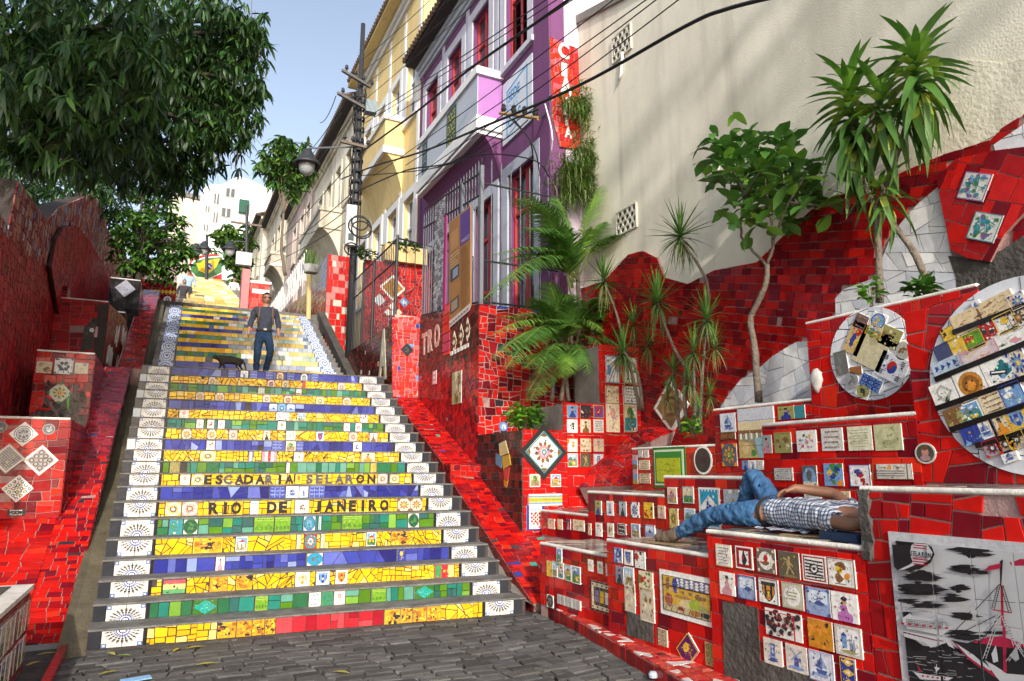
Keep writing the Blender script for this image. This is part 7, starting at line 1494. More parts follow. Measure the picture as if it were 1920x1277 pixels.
bush('weed', 'light green bush behind the palm beside the tall upper planter', A_(1110, 595, 9.75), .26, .32, 170, SL, s=(1.2, 2.0))
bush('hedge_plant', 'leafy green plants filling the yellow planter box', onY(758, 468, 17.3), .55, .28, 500, GLF, ry=.25)
bush('weed', 'small fern like plant between the two dracaena trunks', P_(1728, 545, 5.9), .12, .1, 60, GLF); bush('weed', 'tiny palm like sprout beside the left dracaena trunk', P_(1632, 548, 5.9), .09, .14, 40, SL)
bush('weed', 'dark green plant on the red low wall behind the fence, left of the planter box', onY(685, 478, 17.2), .3, .2, 120, GLF)
# hanging creeper on the house corner and the wall
FAN = [leafmesh(.22, .02, d, .1, c, None, 3, lambda t: 1-.6*t) for d, c in ((.3, (.14, .26, .05)), (.7, (.10, .20, .04)), (1.1, (.18, .24, .07)))]
def creeper(label, pts, y, n, rx):
    th = thing('hanging_plant', label, 'plant', onY(*pts[-1], y), 'shaggy plants growing on the house corner'); it = []
    for u, v in pts:
        c = onY(u, v, y)
        for _ in range(n):
            q = c+np.array([R.gauss(0, rx), R.gauss(0, rx*.5)-.1, R.gauss(0, rx)]); a0 = R.uniform(0, 6.28)
            for j in range(7): it.append((q, a0+j*.9+R.uniform(-.2, .2), R.uniform(-.5, .7), 0, R.uniform(.7, 1.2)))
    it.sort(key=lambda k: k[0][1]); gm = [mesh_of(g, 'leaf') for g in FAN]
    for k in it[:150]: inst(R.choice(gm), 'leaf', th, *k[:4], k[4])
    merged('foliage', th, FAN, it[150:]); b = MB(); b.tube(wob([onY(u, v, y+.05) for u, v in pts], 3, .02), .02, 6); b.build('stem', 'bark', th); return th
creeper('large shaggy creeper hanging on the wall above the palm', [(1085, 275), (1075, 310), (1065, 345), (1095, 330), (1105, 295), (1055, 370), (1095, 365), (1075, 330), (1090, 350), (1110, 310), (1060, 320)], 10.1, 30, .15)
creeper('small shaggy creeper covering the letters of the red mosaic sign', [(1090, 185), (1080, 205), (1092, 225), (1060, 195), (1095, 200)], 10.2, 20, .12)
# ---- potted sansevieria on a bracket, grass tufts
pt = thing('hanging_pot', 'woven pot of upright succulents on a tall yellow post', 'plant pot', onY(583, 520, 21)); o = onY(583, 506, 21); b = MB(); b.lathe(o, [(.02, -.12), (.2, -.1), (.28, .12), (.24, .12), (.2, .08), (.01, .08)], 14); b.build('pot', 'stone', pt)
g = leafmesh(.55, .06, .02, .2, (.10, .16, .05), None, 3, lambda t: 1-.6*t*t); gm = mesh_of(g, 'leaf')
for i in range(26): inst(gm, 'leaf', pt, o+np.array([R.uniform(-.16, .16), R.uniform(-.16, .16), .08]), R.uniform(0, 6.28), rad(R.uniform(66, 88)), 0, R.uniform(.8, 1.3))
b = MB(); p = onY(578, 620, 21); b.tube([p, onY(580, 515, 21)], .07, 8, (.55, .36, .03)); b.build('post', 'yellow', pt)
gr = [leafmesh(.22, .012, d, .1, (.16, .22, .06), None, 3, lambda t: 1-.7*t) for d in (.3, .8)]
for i, (u, v) in enumerate(((128, 770),)):
    p = onY(u, v, 9.75); th = thing('grass_tuft', None, 'grass', p, 'grass tufts on the left wall'); th['label'] = 'tuft of thin grass growing on top of the nearest left retaining wall'
    for k in range(7): inst(mesh_of(gr[k % 2], 'leaf') if k < 2 and i == 0 else SM[0], 'blade', th, p, R.uniform(0, 6.28), rad(R.uniform(45, 85)), 0, .45)
# ---- trees
def twigs(blobs, per, rng_=(.5, 1.12), flat=.85):
    out = []
    for c, r in blobs:
        c = np.array(c)
        for _ in range(int(per*r*r)):
            d = np.array([R.gauss(0, 1), R.gauss(0, 1), R.gauss(0, 1)*flat]); d /= np.linalg.norm(d); out.append((c+d*r*R.uniform(*rng_), d))
    return out
def tree(label, base, trunk, blobs, geo, per, nl, droop, name='tree', nparts=300, tr=.2, m='bark_dark', group=None, limbs=True, tint=.3, s=(.75, 1.25), spread=.0):
    th = thing(name, label, 'tree', base, group); stem(th, trunk, tr, tr*.6, 'trunk', m, 10, .05)
    if limbs:
        for c, r in blobs: a = np.array(trunk[-1]); stem(th, [a, (a+np.array(c))/2+np.array([0, 0, .3]), c], tr*.35, .02, 'limb', m, 6, .06)
    it = []
    for p, d in twigs(blobs, per):
        a0 = R.uniform(0, 6.28)
        for j in range(nl): it.append((p+np.array([R.gauss(0, .02+spread) for _ in range(3)]), a0+j*6.28/nl+R.uniform(-.4, .4), R.gauss(droop, .35), R.uniform(-.6, .6), R.uniform(*s)))
    def vis(k): return np.linalg.norm(np.array(k[0])-CAM)
    it.sort(key=vis)
    if nparts:
        gm = [mesh_of(g, 'leaf') for g in geo]
        for k in it[:nparts]: inst(R.choice(gm), 'leaf', th, k[0], k[1], k[2], k[3], k[4])
    merged('crown', th, geo, it[nparts:], tint=tint); return th
def bp(u, v, y, rpx): c = onY(u, v, y); return (c, rpx*abs((c-CAM)@_F)/FPX)
MG = [leafmesh(.23, .042, d, .15, c, None, 3) for d, c in ((.25, (.032, .085, .018)), (.5, (.022, .06, .014)), (.35, (.055, .13, .022)), (.6, (.026, .065, .017)))]
tree('huge dark mango tree overhanging the left side of the steps, filling the upper left corner', (-3.9, 13.5, 3.3), [(-3.9, 13.5, 2.5), (-3.8, 13.2, 5), (-3.4, 12.4, 7.2)],
  [bp(*q) for q in ((50, 60, 8, 110), (190, 50, 7.5, 100), (110, 180, 7.6, 105), (245, 150, 7.8, 70), (20, 215, 8.2, 85), (140, 250, 8.5, 65), (270, 50, 8.2, 65), (75, 290, 8.6, 40), (185, 300, 9.0, 40), (235, 240, 8.6, 45),
   (400, 40, 11, 85), (435, 150, 11, 55), (360, 170, 11.5, 85), (385, 235, 11, 50), (300, 240, 11.5, 60), (468, 215, 11, 30), (330, 310, 11.5, 45), (300, 100, 11.5, 80), (450, 60, 11, 45), (440, 255, 11, 28), (240, 290, 12, 60), (370, 330, 11.5, 15), (480, 120, 11, 18), (100, 100, 9.5, 150), (240, 230, 10.5, 100), (60, 190, 10, 110), (200, 120, 10, 120), (340, 60, 12.5, 110), (390, 130, 12.5, 90), (330, 190, 12.5, 90), (420, 200, 12, 60), (410, 280, 11.5, 42), (350, 300, 12, 50), (300, 330, 13, 45), (470, 60, 11.5, 35), (475, 170, 11.5, 28))]
  +[((-2.6, 1.6, 7.8), 1.0), ((-3.6, 1.0, 8.6), 1.1), ((-2.2, 3.0, 8.6), .9), ((-4.4, 6.0, 8.8), 1.2), ((-1.6, 1.2, 9.0), .9)],  # unseen crown clumps out of frame, added to shade the visible leaves and walls
  MG, 185, 9, -.6, 'mango_tree', 300, .28)
tree('dark background tree crown behind the pointed left wall', (-5.5, 24, 6), [(-5.5, 24, 5), (-5.2, 24, 9), (-5, 23.5, 11)], [bp(*q) for q in ((40, 330, 22, 75), (130, 330, 22, 70), (210, 340, 23, 60), (20, 420, 22, 50), (110, 400, 24, 50), (250, 380, 24, 45), (0, 250, 22, 90), (150, 230, 22, 90), (20, 335, 15, 42), (70, 350, 16, 42), (120, 345, 17, 42), (170, 340, 18, 38), (215, 350, 20, 40), (240, 400, 21, 45), (190, 390, 23, 40), (60, 380, 21, 60), (230, 300, 24, 70), (310, 330, 25, 50))], MG, 52, 8, -.3, 'tree', 0, .25, s=(1., 1.7))
BG = [leafmesh(.20, .075, d, .2, c, None, 3) for d, c in ((.25, (.06, .16, .025)), (.5, (.04, .11, .02)), (.35, (.11, .24, .035)))]
tree('bushy green tree on the left bank beside the black tiled wall', onY(262, 560, 20), [onY(255, 590, 20), onY(258, 520, 20), onY(268, 470, 20)], [bp(*q) for q in ((300, 470, 20, 42), (265, 430, 20, 40), (310, 410, 21, 35), (250, 490, 20, 32), (320, 500, 20, 32), (275, 505, 20, 32), (335, 480, 20, 28), (300, 380, 21, 28), (238, 420, 21, 30), (350, 470, 20, 12), (262, 350, 21, 30), (285, 440, 21, 55), (330, 450, 21, 25), (245, 460, 21, 40), (345, 420, 21, 14))], BG, 120, 8, -.2, 'bushy_tree', 0, .12, s=(.7, 1.2))
tree('small round tree with pale stems leaning over the old houses', onY(535, 505, 27), [onY(535, 515, 27), onY(528, 460, 27), onY(532, 400, 27)], [bp(*q) for q in ((520, 300, 27, 30), (550, 290, 27, 32), (505, 310, 27, 22), (540, 320, 27, 34), (570, 320, 27, 26), (520, 330, 27, 22), (555, 345, 27, 22), (535, 270, 27, 20), (545, 360, 27, 14))], [leafmesh(.36, .11, d, .2, c, None, 3) for d, c in ((.3, (.06, .15, .03)), (.6, (.045, .11, .025)), (.3, (.13, .22, .05)))], 70, 8, -.35, 'frangipani_tree', 0, .07, m='bark')
tree('light green street tree beside the far lamp, below the white apartment block', onY(455, 540, 46), [onY(455, 560, 46), onY(455, 500, 46), onY(450, 470, 46)], [bp(*q) for q in ((430, 450, 46, 24), (450, 440, 46, 22), (465, 455, 46, 18), (415, 445, 46, 16), (440, 475, 46, 22), (455, 490, 46, 20), (430, 490, 46, 16), (440, 520, 46, 16), (460, 520, 46, 16), (425, 430, 46, 14))], [leafmesh(.5, .2, d, .2, c, None, 3) for d, c in ((.3, (.08, .18, .03)), (.6, (.05, .12, .025)), (.3, (.15, .26, .05)))], 32, 8, -.2, 'street_tree', 0, .12)
tree('green hilltop tree behind the flag mural arch', onY(372, 500, 56), [onY(372, 520, 56), onY(372, 490, 56), onY(372, 480, 56)], [bp(*q) for q in ((365, 478, 56, 16), (385, 474, 56, 14), (400, 470, 56, 14), (350, 488, 56, 16), (340, 470, 56, 20))], [leafmesh(.6, .2, .4, .2, (.06, .15, .03), None, 3)], 8, 8, -.2, 'hilltop_tree', 0, .12)
# aerial roots hanging from the mango tree
ar = MB()
for u, v0, v1 in ((478, 20, 110), (486, 60, 150), (472, 0, 60), (490, 90, 165), (445, 280, 320), (432, 290, 318), (452, 300, 325), (405, 285, 310), (483, 140, 160)):
    p = [onY(u+R.uniform(-4, 4)*i/5, v0+(v1-v0)*i/5, 11) for i in range(6)]; ar.tube(p, .005, 4)
ar.build('root_threads', 'bark', bpy.data.objects['mango_tree'], kind='stuff')
# fallen leaves and paper on the ground
lf = mesh_of(leafmesh(.17, .045, .1, .3, (.42, .36, .05), None, 3), 'leaf'); lf2 = mesh_of(leafmesh(.15, .04, .1, .3, (.20, .28, .04), None, 3), 'leaf')
for u, v, az, lab in ((350, 1216, .3, 'curled yellow leaf lying just below the bottom left step'), (325, 1222, 1.2, 'smaller yellow leaf beside the curled one near the bottom step'), (368, 1247, .1, 'long yellow leaf in the middle of the cobbles'), (185, 1265, .5, 'long green leaf by the gutter mouth'), (215, 1228, 2.0, 'short yellow leaf by the bottom left corner of the steps'), (50, 1248, 1.0, 'bright yellow green leaf under the lower left bench'), (70, 1228, .3, 'thin green leaf near the lower left bench'), (655, 1262, 2.3, 'dry leaf at the bottom edge of the cobbles'), (245, 1229, 2.6, 'pale leaf lying close to the black end tile')):
    p = onZ(u, v, .012); o = bpy.data.objects.new('fallen_leaf', lf if R.random() < .6 else lf2); COL.objects.link(o); o.location = p; o.rotation_euler = (0, -.05, az); WL[o.name] = p; tag(o, lab, 'leaf', 'fallen leaves on the cobbles')
p = onZ(255, 1274, .01); b = MB(); b.slab(Fr(p, (1, .2, 0), (-.2, 1, 0)), rect(-.10, -.05, .10, .05), 0, .006, (.25, .45, .7)); o = b.build('paper_scrap', 'matte'); tag(o, 'blue and white scrap of paper on the cobbles at the bottom edge', 'paper')
p = onZ(1225, 1270, .02); b = MB(); b.lathe(p, [(.0, .045), (.025, .04), (.036, .02), (.032, 0)], 10, (.42, .46, .55)); o = b.build('plastic_cup', 'matte'); tag(o, 'crumpled white plastic cup lying by the kerb', 'cup')
# a tall tree down the street behind the viewpoint: its crown breaks the sun into soft streaks on the beige wall
tree('tall loose crowned tree down the street behind the viewpoint', (.5, -11, -.05), [(.5, -11, -.1), (.6, -11, 6), (.9, -10.5, 10)], [((1.5, -10, 13.4), 1.5), ((2.8, -9, 12.6), 1.3), ((.6, -11.5, 12.4), 1.3), ((3.6, -7.5, 13.2), 1.0), ((2.2, -8, 14.4), .9), ((1.0, -9.6, 11.4), 1.0)], [leafmesh(.5, .16, .3, .2, (.05, .12, .02), None, 3)], 9, 7, -.3, 'street_tree', 0, .2)
# ================================================================ POLE, LAMPS, WIRES
XP = 3.95
pole = thing('utility_pole', 'tall dark utility pole with crossarms, cable coils and a lamp arm beside the yellow house', 'utility pole', (XP, 17.2, 4.0)); PX = lambda u, v, x=XP: onX(u, v, x); base = PX(655, 690); top = PX(672, 65); top = np.array([XP, 17.25, top[2]]); base = np.array([XP, 17.2, 3.4])
b = MB(); b.tube([base, base+(top-base)*.5, top], [.105, .09, .06], 10); b.build('pole', 'iron', pole, smooth=True); pz = lambda v: PX(667, v)[2]
for v, l, rot in ((178, 1.0, .5), (218, 1.15, .5), (285, .7, .1)):
    z = pz(v); b = MB(); c, s = math.cos(rot), math.sin(rot); f = Fr((XP, 17.1, z), (c, s, 0), (0, 0, 1)); b.slab(f, rect(-l*.72, -.035, l*.28, .035), 0, .07, (.16, .155, .15)); ca_ = b.build('crossarm', 'stone' if v != 285 else 'bark', pole)
    for i in range(4):
        x = -l*.58+i*l*.9/3; b = MB(); b.lathe(f.P(x, .05, .045), [(.02, 0), (.02, .05), (.05, .06), (.05, .09), (.03, .1), (.045, .13), (.03, .16), (0, .17)], 8); b.build('insulator', 'iron', ca_, smooth=True)
b = MB()
for i in range(11):
    z = pz(200+18*i); a = R.uniform(0, 6); b.tube([(XP+.13*math.cos(a), 17.2+.13*math.sin(a), z-.25), (XP+.2*math.cos(a+.5), 17.2+.2*math.sin(a+.5), z), (XP+.13*math.cos(a+1), 17.2+.13*math.sin(a+1), z+.25)], .018, 5)
    b.lathe((XP, 17.2, z-.03), [(.13, 0), (.15, .0), (.15, .06), (.13, .06)], 10)
for i in range(5): a = 1.2*i; b.tube([(XP+.15*math.cos(a), 17.2+.15*math.sin(a), pz(470)), (XP+.14*math.cos(a+.4), 17.2+.14*math.sin(a+.4), pz(330)), (XP+.12*math.cos(a), 17.2+.12*math.sin(a), pz(190))], .016, 5)
b.build('clamps_and_cables', 'wire', pole, kind='stuff')
b = MB(); z0, z1 = pz(462), pz(392); b.box((XP-.28, 16.92, z0), (XP-.02, 17.06, z1), (.6, .6, .57)); mbx = b.build('meter_box', 'matte', pole); b = MB(); b.box((XP-.22, 16.905, z0+.12), (XP-.08, 16.921, z0+.3), (.08, .10, .10)); b.box((XP-.2, 16.905, z0+.5), (XP-.1, 16.921, z0+.62), (.3, .3, .3)); b.build('dial', 'matte', mbx)
b = MB(); z = pz(218); b.box((XP+.12, 17.0, z-.12), (XP+.42, 17.25, z+.22), (.22, .27, .29)); b.build('junction_box', 'matte', pole)
for k, (du, v, r) in enumerate(((12, 425, .28), (14, 432, .24), (10, 420, .2), (-6, 470, .18))):
    c = PX(663+du, v, XP-.15); b = MB(); b.tube([(c[0]+r*math.cos(t), c[1]-.05*k, c[2]+r*.9*math.sin(t)) for t in np.linspace(0, 6.4, 22)], .02, 5); b.build('cable_coil', 'wire', pole)
# lamp on its arm
l0 = np.array([XP-.05, 17.2, pz(284)]); lp = onY(577, 282, 16.8); b = MB(); b.tube([l0, (l0+lp)/2+np.array([0, 0, .03]), lp+np.array([0, 0, .06]), lp+np.array([-.03, 0, -.04])], .022, 6); b.build('lamp_arm', 'steel', pole)
def lamp(th, p, s):
    b = MB(); b.lathe(p, [(q*s, h*s) for q, h in ((.03, .22), (.09, .2), (.13, .12), (.15, .1), (.17, .02), (.24, -.06), (.31, -.14), (.32, -.2), (.29, -.19), (.2, -.1), (.12, -.02))], 20); sh = b.build('lamp_shade', 'iron', th, smooth=True)
    b = MB(); b.lathe(p, [(q*s, h*s) for q, h in ((.2, -.14), (.19, -.24), (.14, -.36), (.06, -.43), (0, -.44))], 16); b.build('lamp_glass', M['lampglass'], sh, smooth=True)
M['lampglass'] = mat('lamp_glass', (.35, .36, .36), .08, .6, .1, 8.)
lamp(pole, lp+np.array([0, 0, -.2]), 1.05)
for u, v0, v1, y, lab, lamps in ((387, 530, 440, 50, 'thin lamp post standing in front of the flag mural', ((368, 466), (383, 462))), (462, 545, 385, 44, 'dark far utility pole with a grey box and a lamp', ((432, 462),))):
    lpst = thing('lamp_post', lab, 'lamp post', onY(u, v0, y)); b = MB(); b.tube([onY(u, v0+25, y), onY(u+1, v1, y)], [.13, .09], 8); b.build('pole', 'iron', lpst)
    for lu, lv in lamps:
        b = MB(); b.tube([onY(u, lv-8, y), onY((u+lu)/2, lv-10, y), onY(lu, lv-6, y)], .04, 5); b.build('lamp_arm', 'iron', lpst); lamp(lpst, onY(lu, lv-1, y), 1.5)
    if y == 44:
        b = MB(); c = onY(457, 486, y-.3); b.box(c-np.array([.45, .2, .4]), c+np.array([.45, .2, .4]), (.5, .5, .48)); b.build('box', 'matte', lpst); c = onY(462, 420, y); b = MB(); b.box(c-np.array([.9, .06, .06]), c+np.array([.9, .06, .06])); b.build('crossarm', 'bark', lpst)
# bracket with insulators at the house corner
ib = thing('insulator_bracket', 'rusty bracket with four dark insulators on the purple house corner', 'bracket', onX(975, 215, 5.55)); a, c = onX(938, 212, 5.6), onX(1010, 222, 5.6); b = MB(); b.tube([a, c], .04, 6, (.35, .2, .07)); b.build('bar', M['bracketwood'] if 'bracketwood' in M else mat('rusty_bar', (.34, .21, .08), .8), ib); b = MB(); b.tube([c, onX(1022, 214, 5.95)], .03, 6); b.build('arm', 'iron', ib)
for t in (.1, .38, .66, .92):
    p = a+(c-a)*t; b = MB(); b.lathe(p+np.array([0, 0, .03]), [(.02, 0), (.045, .03), (.06, .07), (.04, .1), (.05, .14), (.02, .18), (0, .18)], 10); b.build('insulator', 'hair', ib, smooth=True)
for u0, v0, u1, v1, m_ in ((955, 220, 1000, 300, 'wire'), (962, 222, 1012, 330, 'wire'), (1022, 195, 1022, 330, 'trim')):
    b = MB(); b.tube(wob([onX(u0, v0, 5.6), onX((u0+u1)/2+14, (v0+v1)/2, 5.65), onX(u1, v1, 5.9)], 4, .0), .014, 5); b.build('drop_cable', m_, ib)
# strung wires
WG = 'overhead wires strung along the street'; wn = 0
def wire(pts, r, lab, x0=XP, x1=4.3, sag=.0):
    P = []; n = len(pts)
    for i, (u, v) in enumerate(pts): P.append(onX(u, v, x0+(x1-x0)*i/(n-1)))
    p = wob(P, 6, 0) if n > 2 else [P[0]+(P[1]-P[0])*t-np.array([0, 0, sag*4*t*(1-t)]) for t in np.linspace(0, 1, 12)]
    b = MB(); b.tube(p, r, 5); o = b.build('overhead_cable', 'wire'); tag(o, lab, 'cable', WG)
wire([(667, 293), (780, 210), (880, 130), (1000, 46), (1100, -25)], .022, 'thick black cable rising steeply from the pole across the purple windows')
wire([(640, 336), (700, 312), (790, 285), (896, 242), (1080, 163), (1280, 52), (1360, 18), (1470, -10)], .02, 'thick black cable crossing the red sign and the beige wall to the top edge')
wire([(672, 358), (760, 320), (850, 303), (930, 240), (1010, 205)], .016, 'black cable looping low across the balcony signboard to the corner insulators', XP, 5.3)
wire([(790, 322), (800, 318), (870, 300), (945, 262), (990, 225)], .012, 'second slack cable just below the balcony signboard', 5.2, 5.5)
wire([(668, 330), (800, 318), (900, 290), (1000, 300), (1030, 333)], .012, 'slack cable dipping toward the iron fence top', XP, 5.4)
for i, (a, c, lab) in enumerate((((672, 118), (815, -8), 'topmost thin wire leaving the pole near its tip'), ((672, 140), (850, -8), 'thin wire just under the topmost one'), ((668, 172), (880, -6), 'thin wire from the upper crossarm crossing the yellow eave'), ((668, 200), (905, -8), 'thin wire crossing the purple roof corner'), ((668, 232), (1035, -8), 'thin wire passing over the second red window'), ((668, 240), (1055, -8), 'thin wire a hand below the one over the second red window'), ((668, 258), (1085, -8), 'thin wire passing over the third red window'), ((700, 330), (1160, -8), 'thin wire skirting the corner of the lilac gable'), ((760, 310), (1222, -8), 'thin wire crossing the letter C of the red sign'), ((780, 330), (1240, -8), 'thin wire crossing the letter I of the red sign'), ((790, 352), (1282, -8), 'thin wire ending on the beige wall above the vent'))):
    wire([a, c], .008 if i != 4 else .010, lab, XP+.02*i, 4.3+.03*i, .05)
for a, c, lab in (((640, 200), (560, 300), 'wire from the crossarm dropping toward the old houses'), ((640, 212), (548, 325), 'lower wire from the crossarm toward the old houses'), ((655, 225), (530, 370), 'wire descending behind the lamp'), ((662, 300), (496, 470), 'black cable descending from the pole past the small tree'), ((662, 360), (492, 486), 'long low cable running to the far pole'), ((660, 410), (480, 500), 'lowest cable running to the far pole'), ((630, 180), (600, 230), 'short wire between crossarm and eave'), ((664, 380), (560, 440), 'cable drooping to the pot bracket')):
    wire([a, c], .014, lab, XP, 4.4, .25)
# ================================================================ PEOPLE AND THE CAT
TMP = bpy.data.scenes.new('workbench')       # an empty scene in which single bodies are grown quickly
def skin(name, J, E, m, th, sub=2, cols=None):
    """grow one smooth surface round a skeleton of joints (x, y, z, rx, ry)"""
    J = [j if len(j) == 5 else (*j[:3], j[3], j[3]) for j in J]; c = np.mean([j[:3] for j in J], 0)
    me = bpy.data.meshes.new(name); me.from_pydata([tuple(np.array(j[:3])-c) for j in J], E, []); o = bpy.data.objects.new(name, me); TMP.collection.objects.link(o); o.modifiers.new('s', 'SKIN')
    for i, sv_ in enumerate(me.skin_vertices[0].data): sv_.radius = (J[i][3], J[i][4]); sv_.use_root = i == 0
    sb = o.modifiers.new('u', 'SUBSURF'); sb.levels = sub; sb.render_levels = sub
    vl = TMP.view_layers[0]; vl.update(); m2 = bpy.data.meshes.new_from_object(o.evaluated_get(vl.depsgraph)); TMP.collection.objects.unlink(o); COL.objects.link(o); o.modifiers.clear(); o.data = m2; m2.name = name; m2.materials.clear(); m2.materials.append(M[m] if isinstance(m, str) else m); m2.polygons.foreach_set('use_smooth', [True]*len(m2.polygons))
    WL[o.name] = c; o.location = c-_loc(th)
    if th is not None: o.parent = th
    return o
def solid(name, col, m='cloth', **k): M[name] = mat(name, col, .85 if m == 'cloth' else .5, .2, .18, 22., .5, 60., **k); return name
solid('grey_shirt', (.042, .047, .068)); solid('blue_jeans', (.018, .04, .085)); solid('light_jeans', (.035, .10, .21), stain=(.11, .22, .36), sscale=4., samt=.6); solid('leather', (.045, .035, .03)); solid('boot_leather', (.16, .115, .085)); solid('strap_brown', (.16, .10, .06)); solid('white_shirt', (.75, .75, .75)); solid('blue_shirt', (.06, .12, .35)); solid('pale_jeans', (.3, .42, .55)); solid('dark_cloth', (.05, .05, .055)); solid('tabby_fur', (.035, .03, .024))
M['skin_dark'] = mat('tanned_skin', (.25, .115, .065), .5, .4, .08, 30.)
def crease(o, amp, sc_):
    from mathutils import noise
    for v in o.data.vertices:
        p = Vector((v.co.x*sc_[0], v.co.y*sc_[1], v.co.z*sc_[2])); d = noise.noise(p)+.5*noise.noise(p*2.1+Vector((3, 1, 7))); v.co += v.normal*amp*(d-.25*abs(d))
    return o
def head(th, c, fw, r=.115, skinm='skin', hair='short', shades=False, tilt=None):
    """head with brow, nose, mouth, ears and hair; fw is where the face looks"""
    fw = np.array(fw, float); fw /= np.linalg.norm(fw); up = np.array([0, 0, 1.]) if tilt is None else np.array(tilt, float); up -= fw*(up@fw); up /= np.linalg.norm(up); rt = np.cross(fw, up); c = np.array(c, float); n, mm = 20, 14
    def pt(th_, ph):
        x, y, z = math.cos(ph)*math.sin(th_), math.cos(ph)*math.cos(th_), math.sin(ph)          # x right, y front, z up
        k = np.array([x*.80, y*.98, z*1.18])
        if y > 0 and z < 0: k[0] *= 1+.35*z*y; k[1] += .06*y
        if y > .9 and -.35 < z < .12: k[1] += .16*(1-abs(x)/.44)*max(0, 1-abs(z+.12)/.26)*(y > .9)
        if y > .8 and .1 < z < .3: k[1] += .03
        if y > .75 and -.62 < z < -.45: k[1] += .04
        if y > .6 and .02 < z < .16 and .2 < abs(x) < .5: k[1] -= .05
        return c+r*(rt*k[0]+fw*k[1]+up*k[2])
    V = [pt(2*math.pi*i/n, -math.pi/2+math.pi*(j+.5)/mm) for j in range(mm) for i in range(n)]; b = MB(); b.raw(V, [[j*n+i, j*n+(i+1) % n, (j+1)*n+(i+1) % n, (j+1)*n+i] for j in range(mm-1) for i in range(n)]+[list(range(n))[::-1], [(mm-1)*n+i for i in range(n)]]); hd = b.build('head', skinm, th, smooth=True)
    for s in (-1, 1):
        b = MB(); p = c+r*(rt*s*.82-fw*.05+up*.0); V = [p+r*(fw*.16*math.cos(t)*q+up*.26*math.sin(t)*q+rt*s*h) for q, h in ((1, -.03), (1, .06), (.5, .1)) for t in np.linspace(0, 5.5, 8)]; b.raw(V, [[j*8+i, j*8+(i+1) % 8, (j+1)*8+(i+1) % 8, (j+1)*8+i] for j in range(2) for i in range(8)]); b.build('ear', skinm, hd, smooth=True)
        if not shades:
            b = MB(); p = c+r*(rt*s*.32+fw*.90+up*.08); b.raw([p+r*(rt*.11*math.cos(t)+up*.05*math.sin(t)+fw*.03) for t in np.linspace(0, 5.5, 8)], [list(range(8))]); b.build('eye', 'hair', hd)
    b = MB(); p = c+r*(fw*.985-up*.52); b.raw([p+r*(rt*.26*math.cos(t)+up*.05*math.sin(t)+fw*(.05-.1*abs(math.cos(t)))) for t in np.linspace(0, 5.5, 10)], [list(range(10))], (.3, .1, .08)); b.build('mouth', 'matte', hd)
    if hair:
        V = []; F = []; hn = 9
        for j in range(hn):
            for i in range(n):
                th_ = 2*math.pi*i/n; ph0 = .62 if math.cos(th_) > .55 else (-.05 if math.cos(th_) > -.1 else -.55); ph = ph0+(math.pi/2-ph0)*j/(hn-1); q = pt(th_, ph)-c; V.append(c+q*(1.07+R.uniform(0, .015))+up*r*.03)
        b = MB(); b.raw(V, [[j*n+i, j*n+(i+1) % n, (j+1)*n+(i+1) % n, (j+1)*n+i] for j in range(hn-1) for i in range(n)]); b.build('hair', 'hair', th, smooth=True)
    if shades:
        b = MB()
        for s in (-1, 1): p = c+r*(rt*s*.36+fw*1.0+up*.10); b.raw([p+r*(rt*.28*math.cos(t)+up*.17*math.sin(t)-fw*.12*abs(math.cos(t))*(1 if math.cos(t)*s > 0 else 0)) for t in np.linspace(0, 5.6, 10)], [list(range(10))])
        b.tube([c+r*(rt*-.85+up*.12), c+r*(rt*-.62+fw*.85+up*.16), c+r*(fw*1.08+up*.14), c+r*(rt*.62+fw*.85+up*.16), c+r*(rt*.85+up*.12)], r*.035, 5); b.build('sunglasses', 'wire', th)
    return hd
def hand(J, E, wi, p, d, pn, r=.012, L=.09, curl=.5, side=1):
    """palm, four fingers and a thumb added to a skeleton; d = finger direction, pn = palm normal"""
    d = np.array(d, float)/np.linalg.norm(d); pn = np.array(pn, float); pn -= d*(pn@d); pn /= np.linalg.norm(pn); s = np.cross(d, pn)*side; p = np.array(p, float)
    pc = p+d*.045; J.append((*pc, .032, .02)); E.append((wi, len(J)-1)); ci = len(J)-1
    for i, (o, l) in enumerate(((-.033, .072), (-.011, .085), (.011, .08), (.033, .062))):
        b0 = p+d*.085+s*o; J.append((*b0, r, r)); E.append((ci, len(J)-1)); k = len(J)-1; m1 = b0+d*l*.5+pn*l*.5*curl*.5; J.append((*m1, r*.9, r*.9)); E.append((k, k+1)); J.append((*(m1+d*l*.4+pn*l*.6*curl), r*.75, r*.75)); E.append((k+1, k+2))
    t0 = p+d*.03-s*.038; J.append((*t0, r*1.1, r*1.1)); E.append((ci, len(J)-1)); k = len(J)-1; J.append((*(t0+d*.05-s*.02+pn*.015), r*.9, r*.9)); E.append((k, k+1))
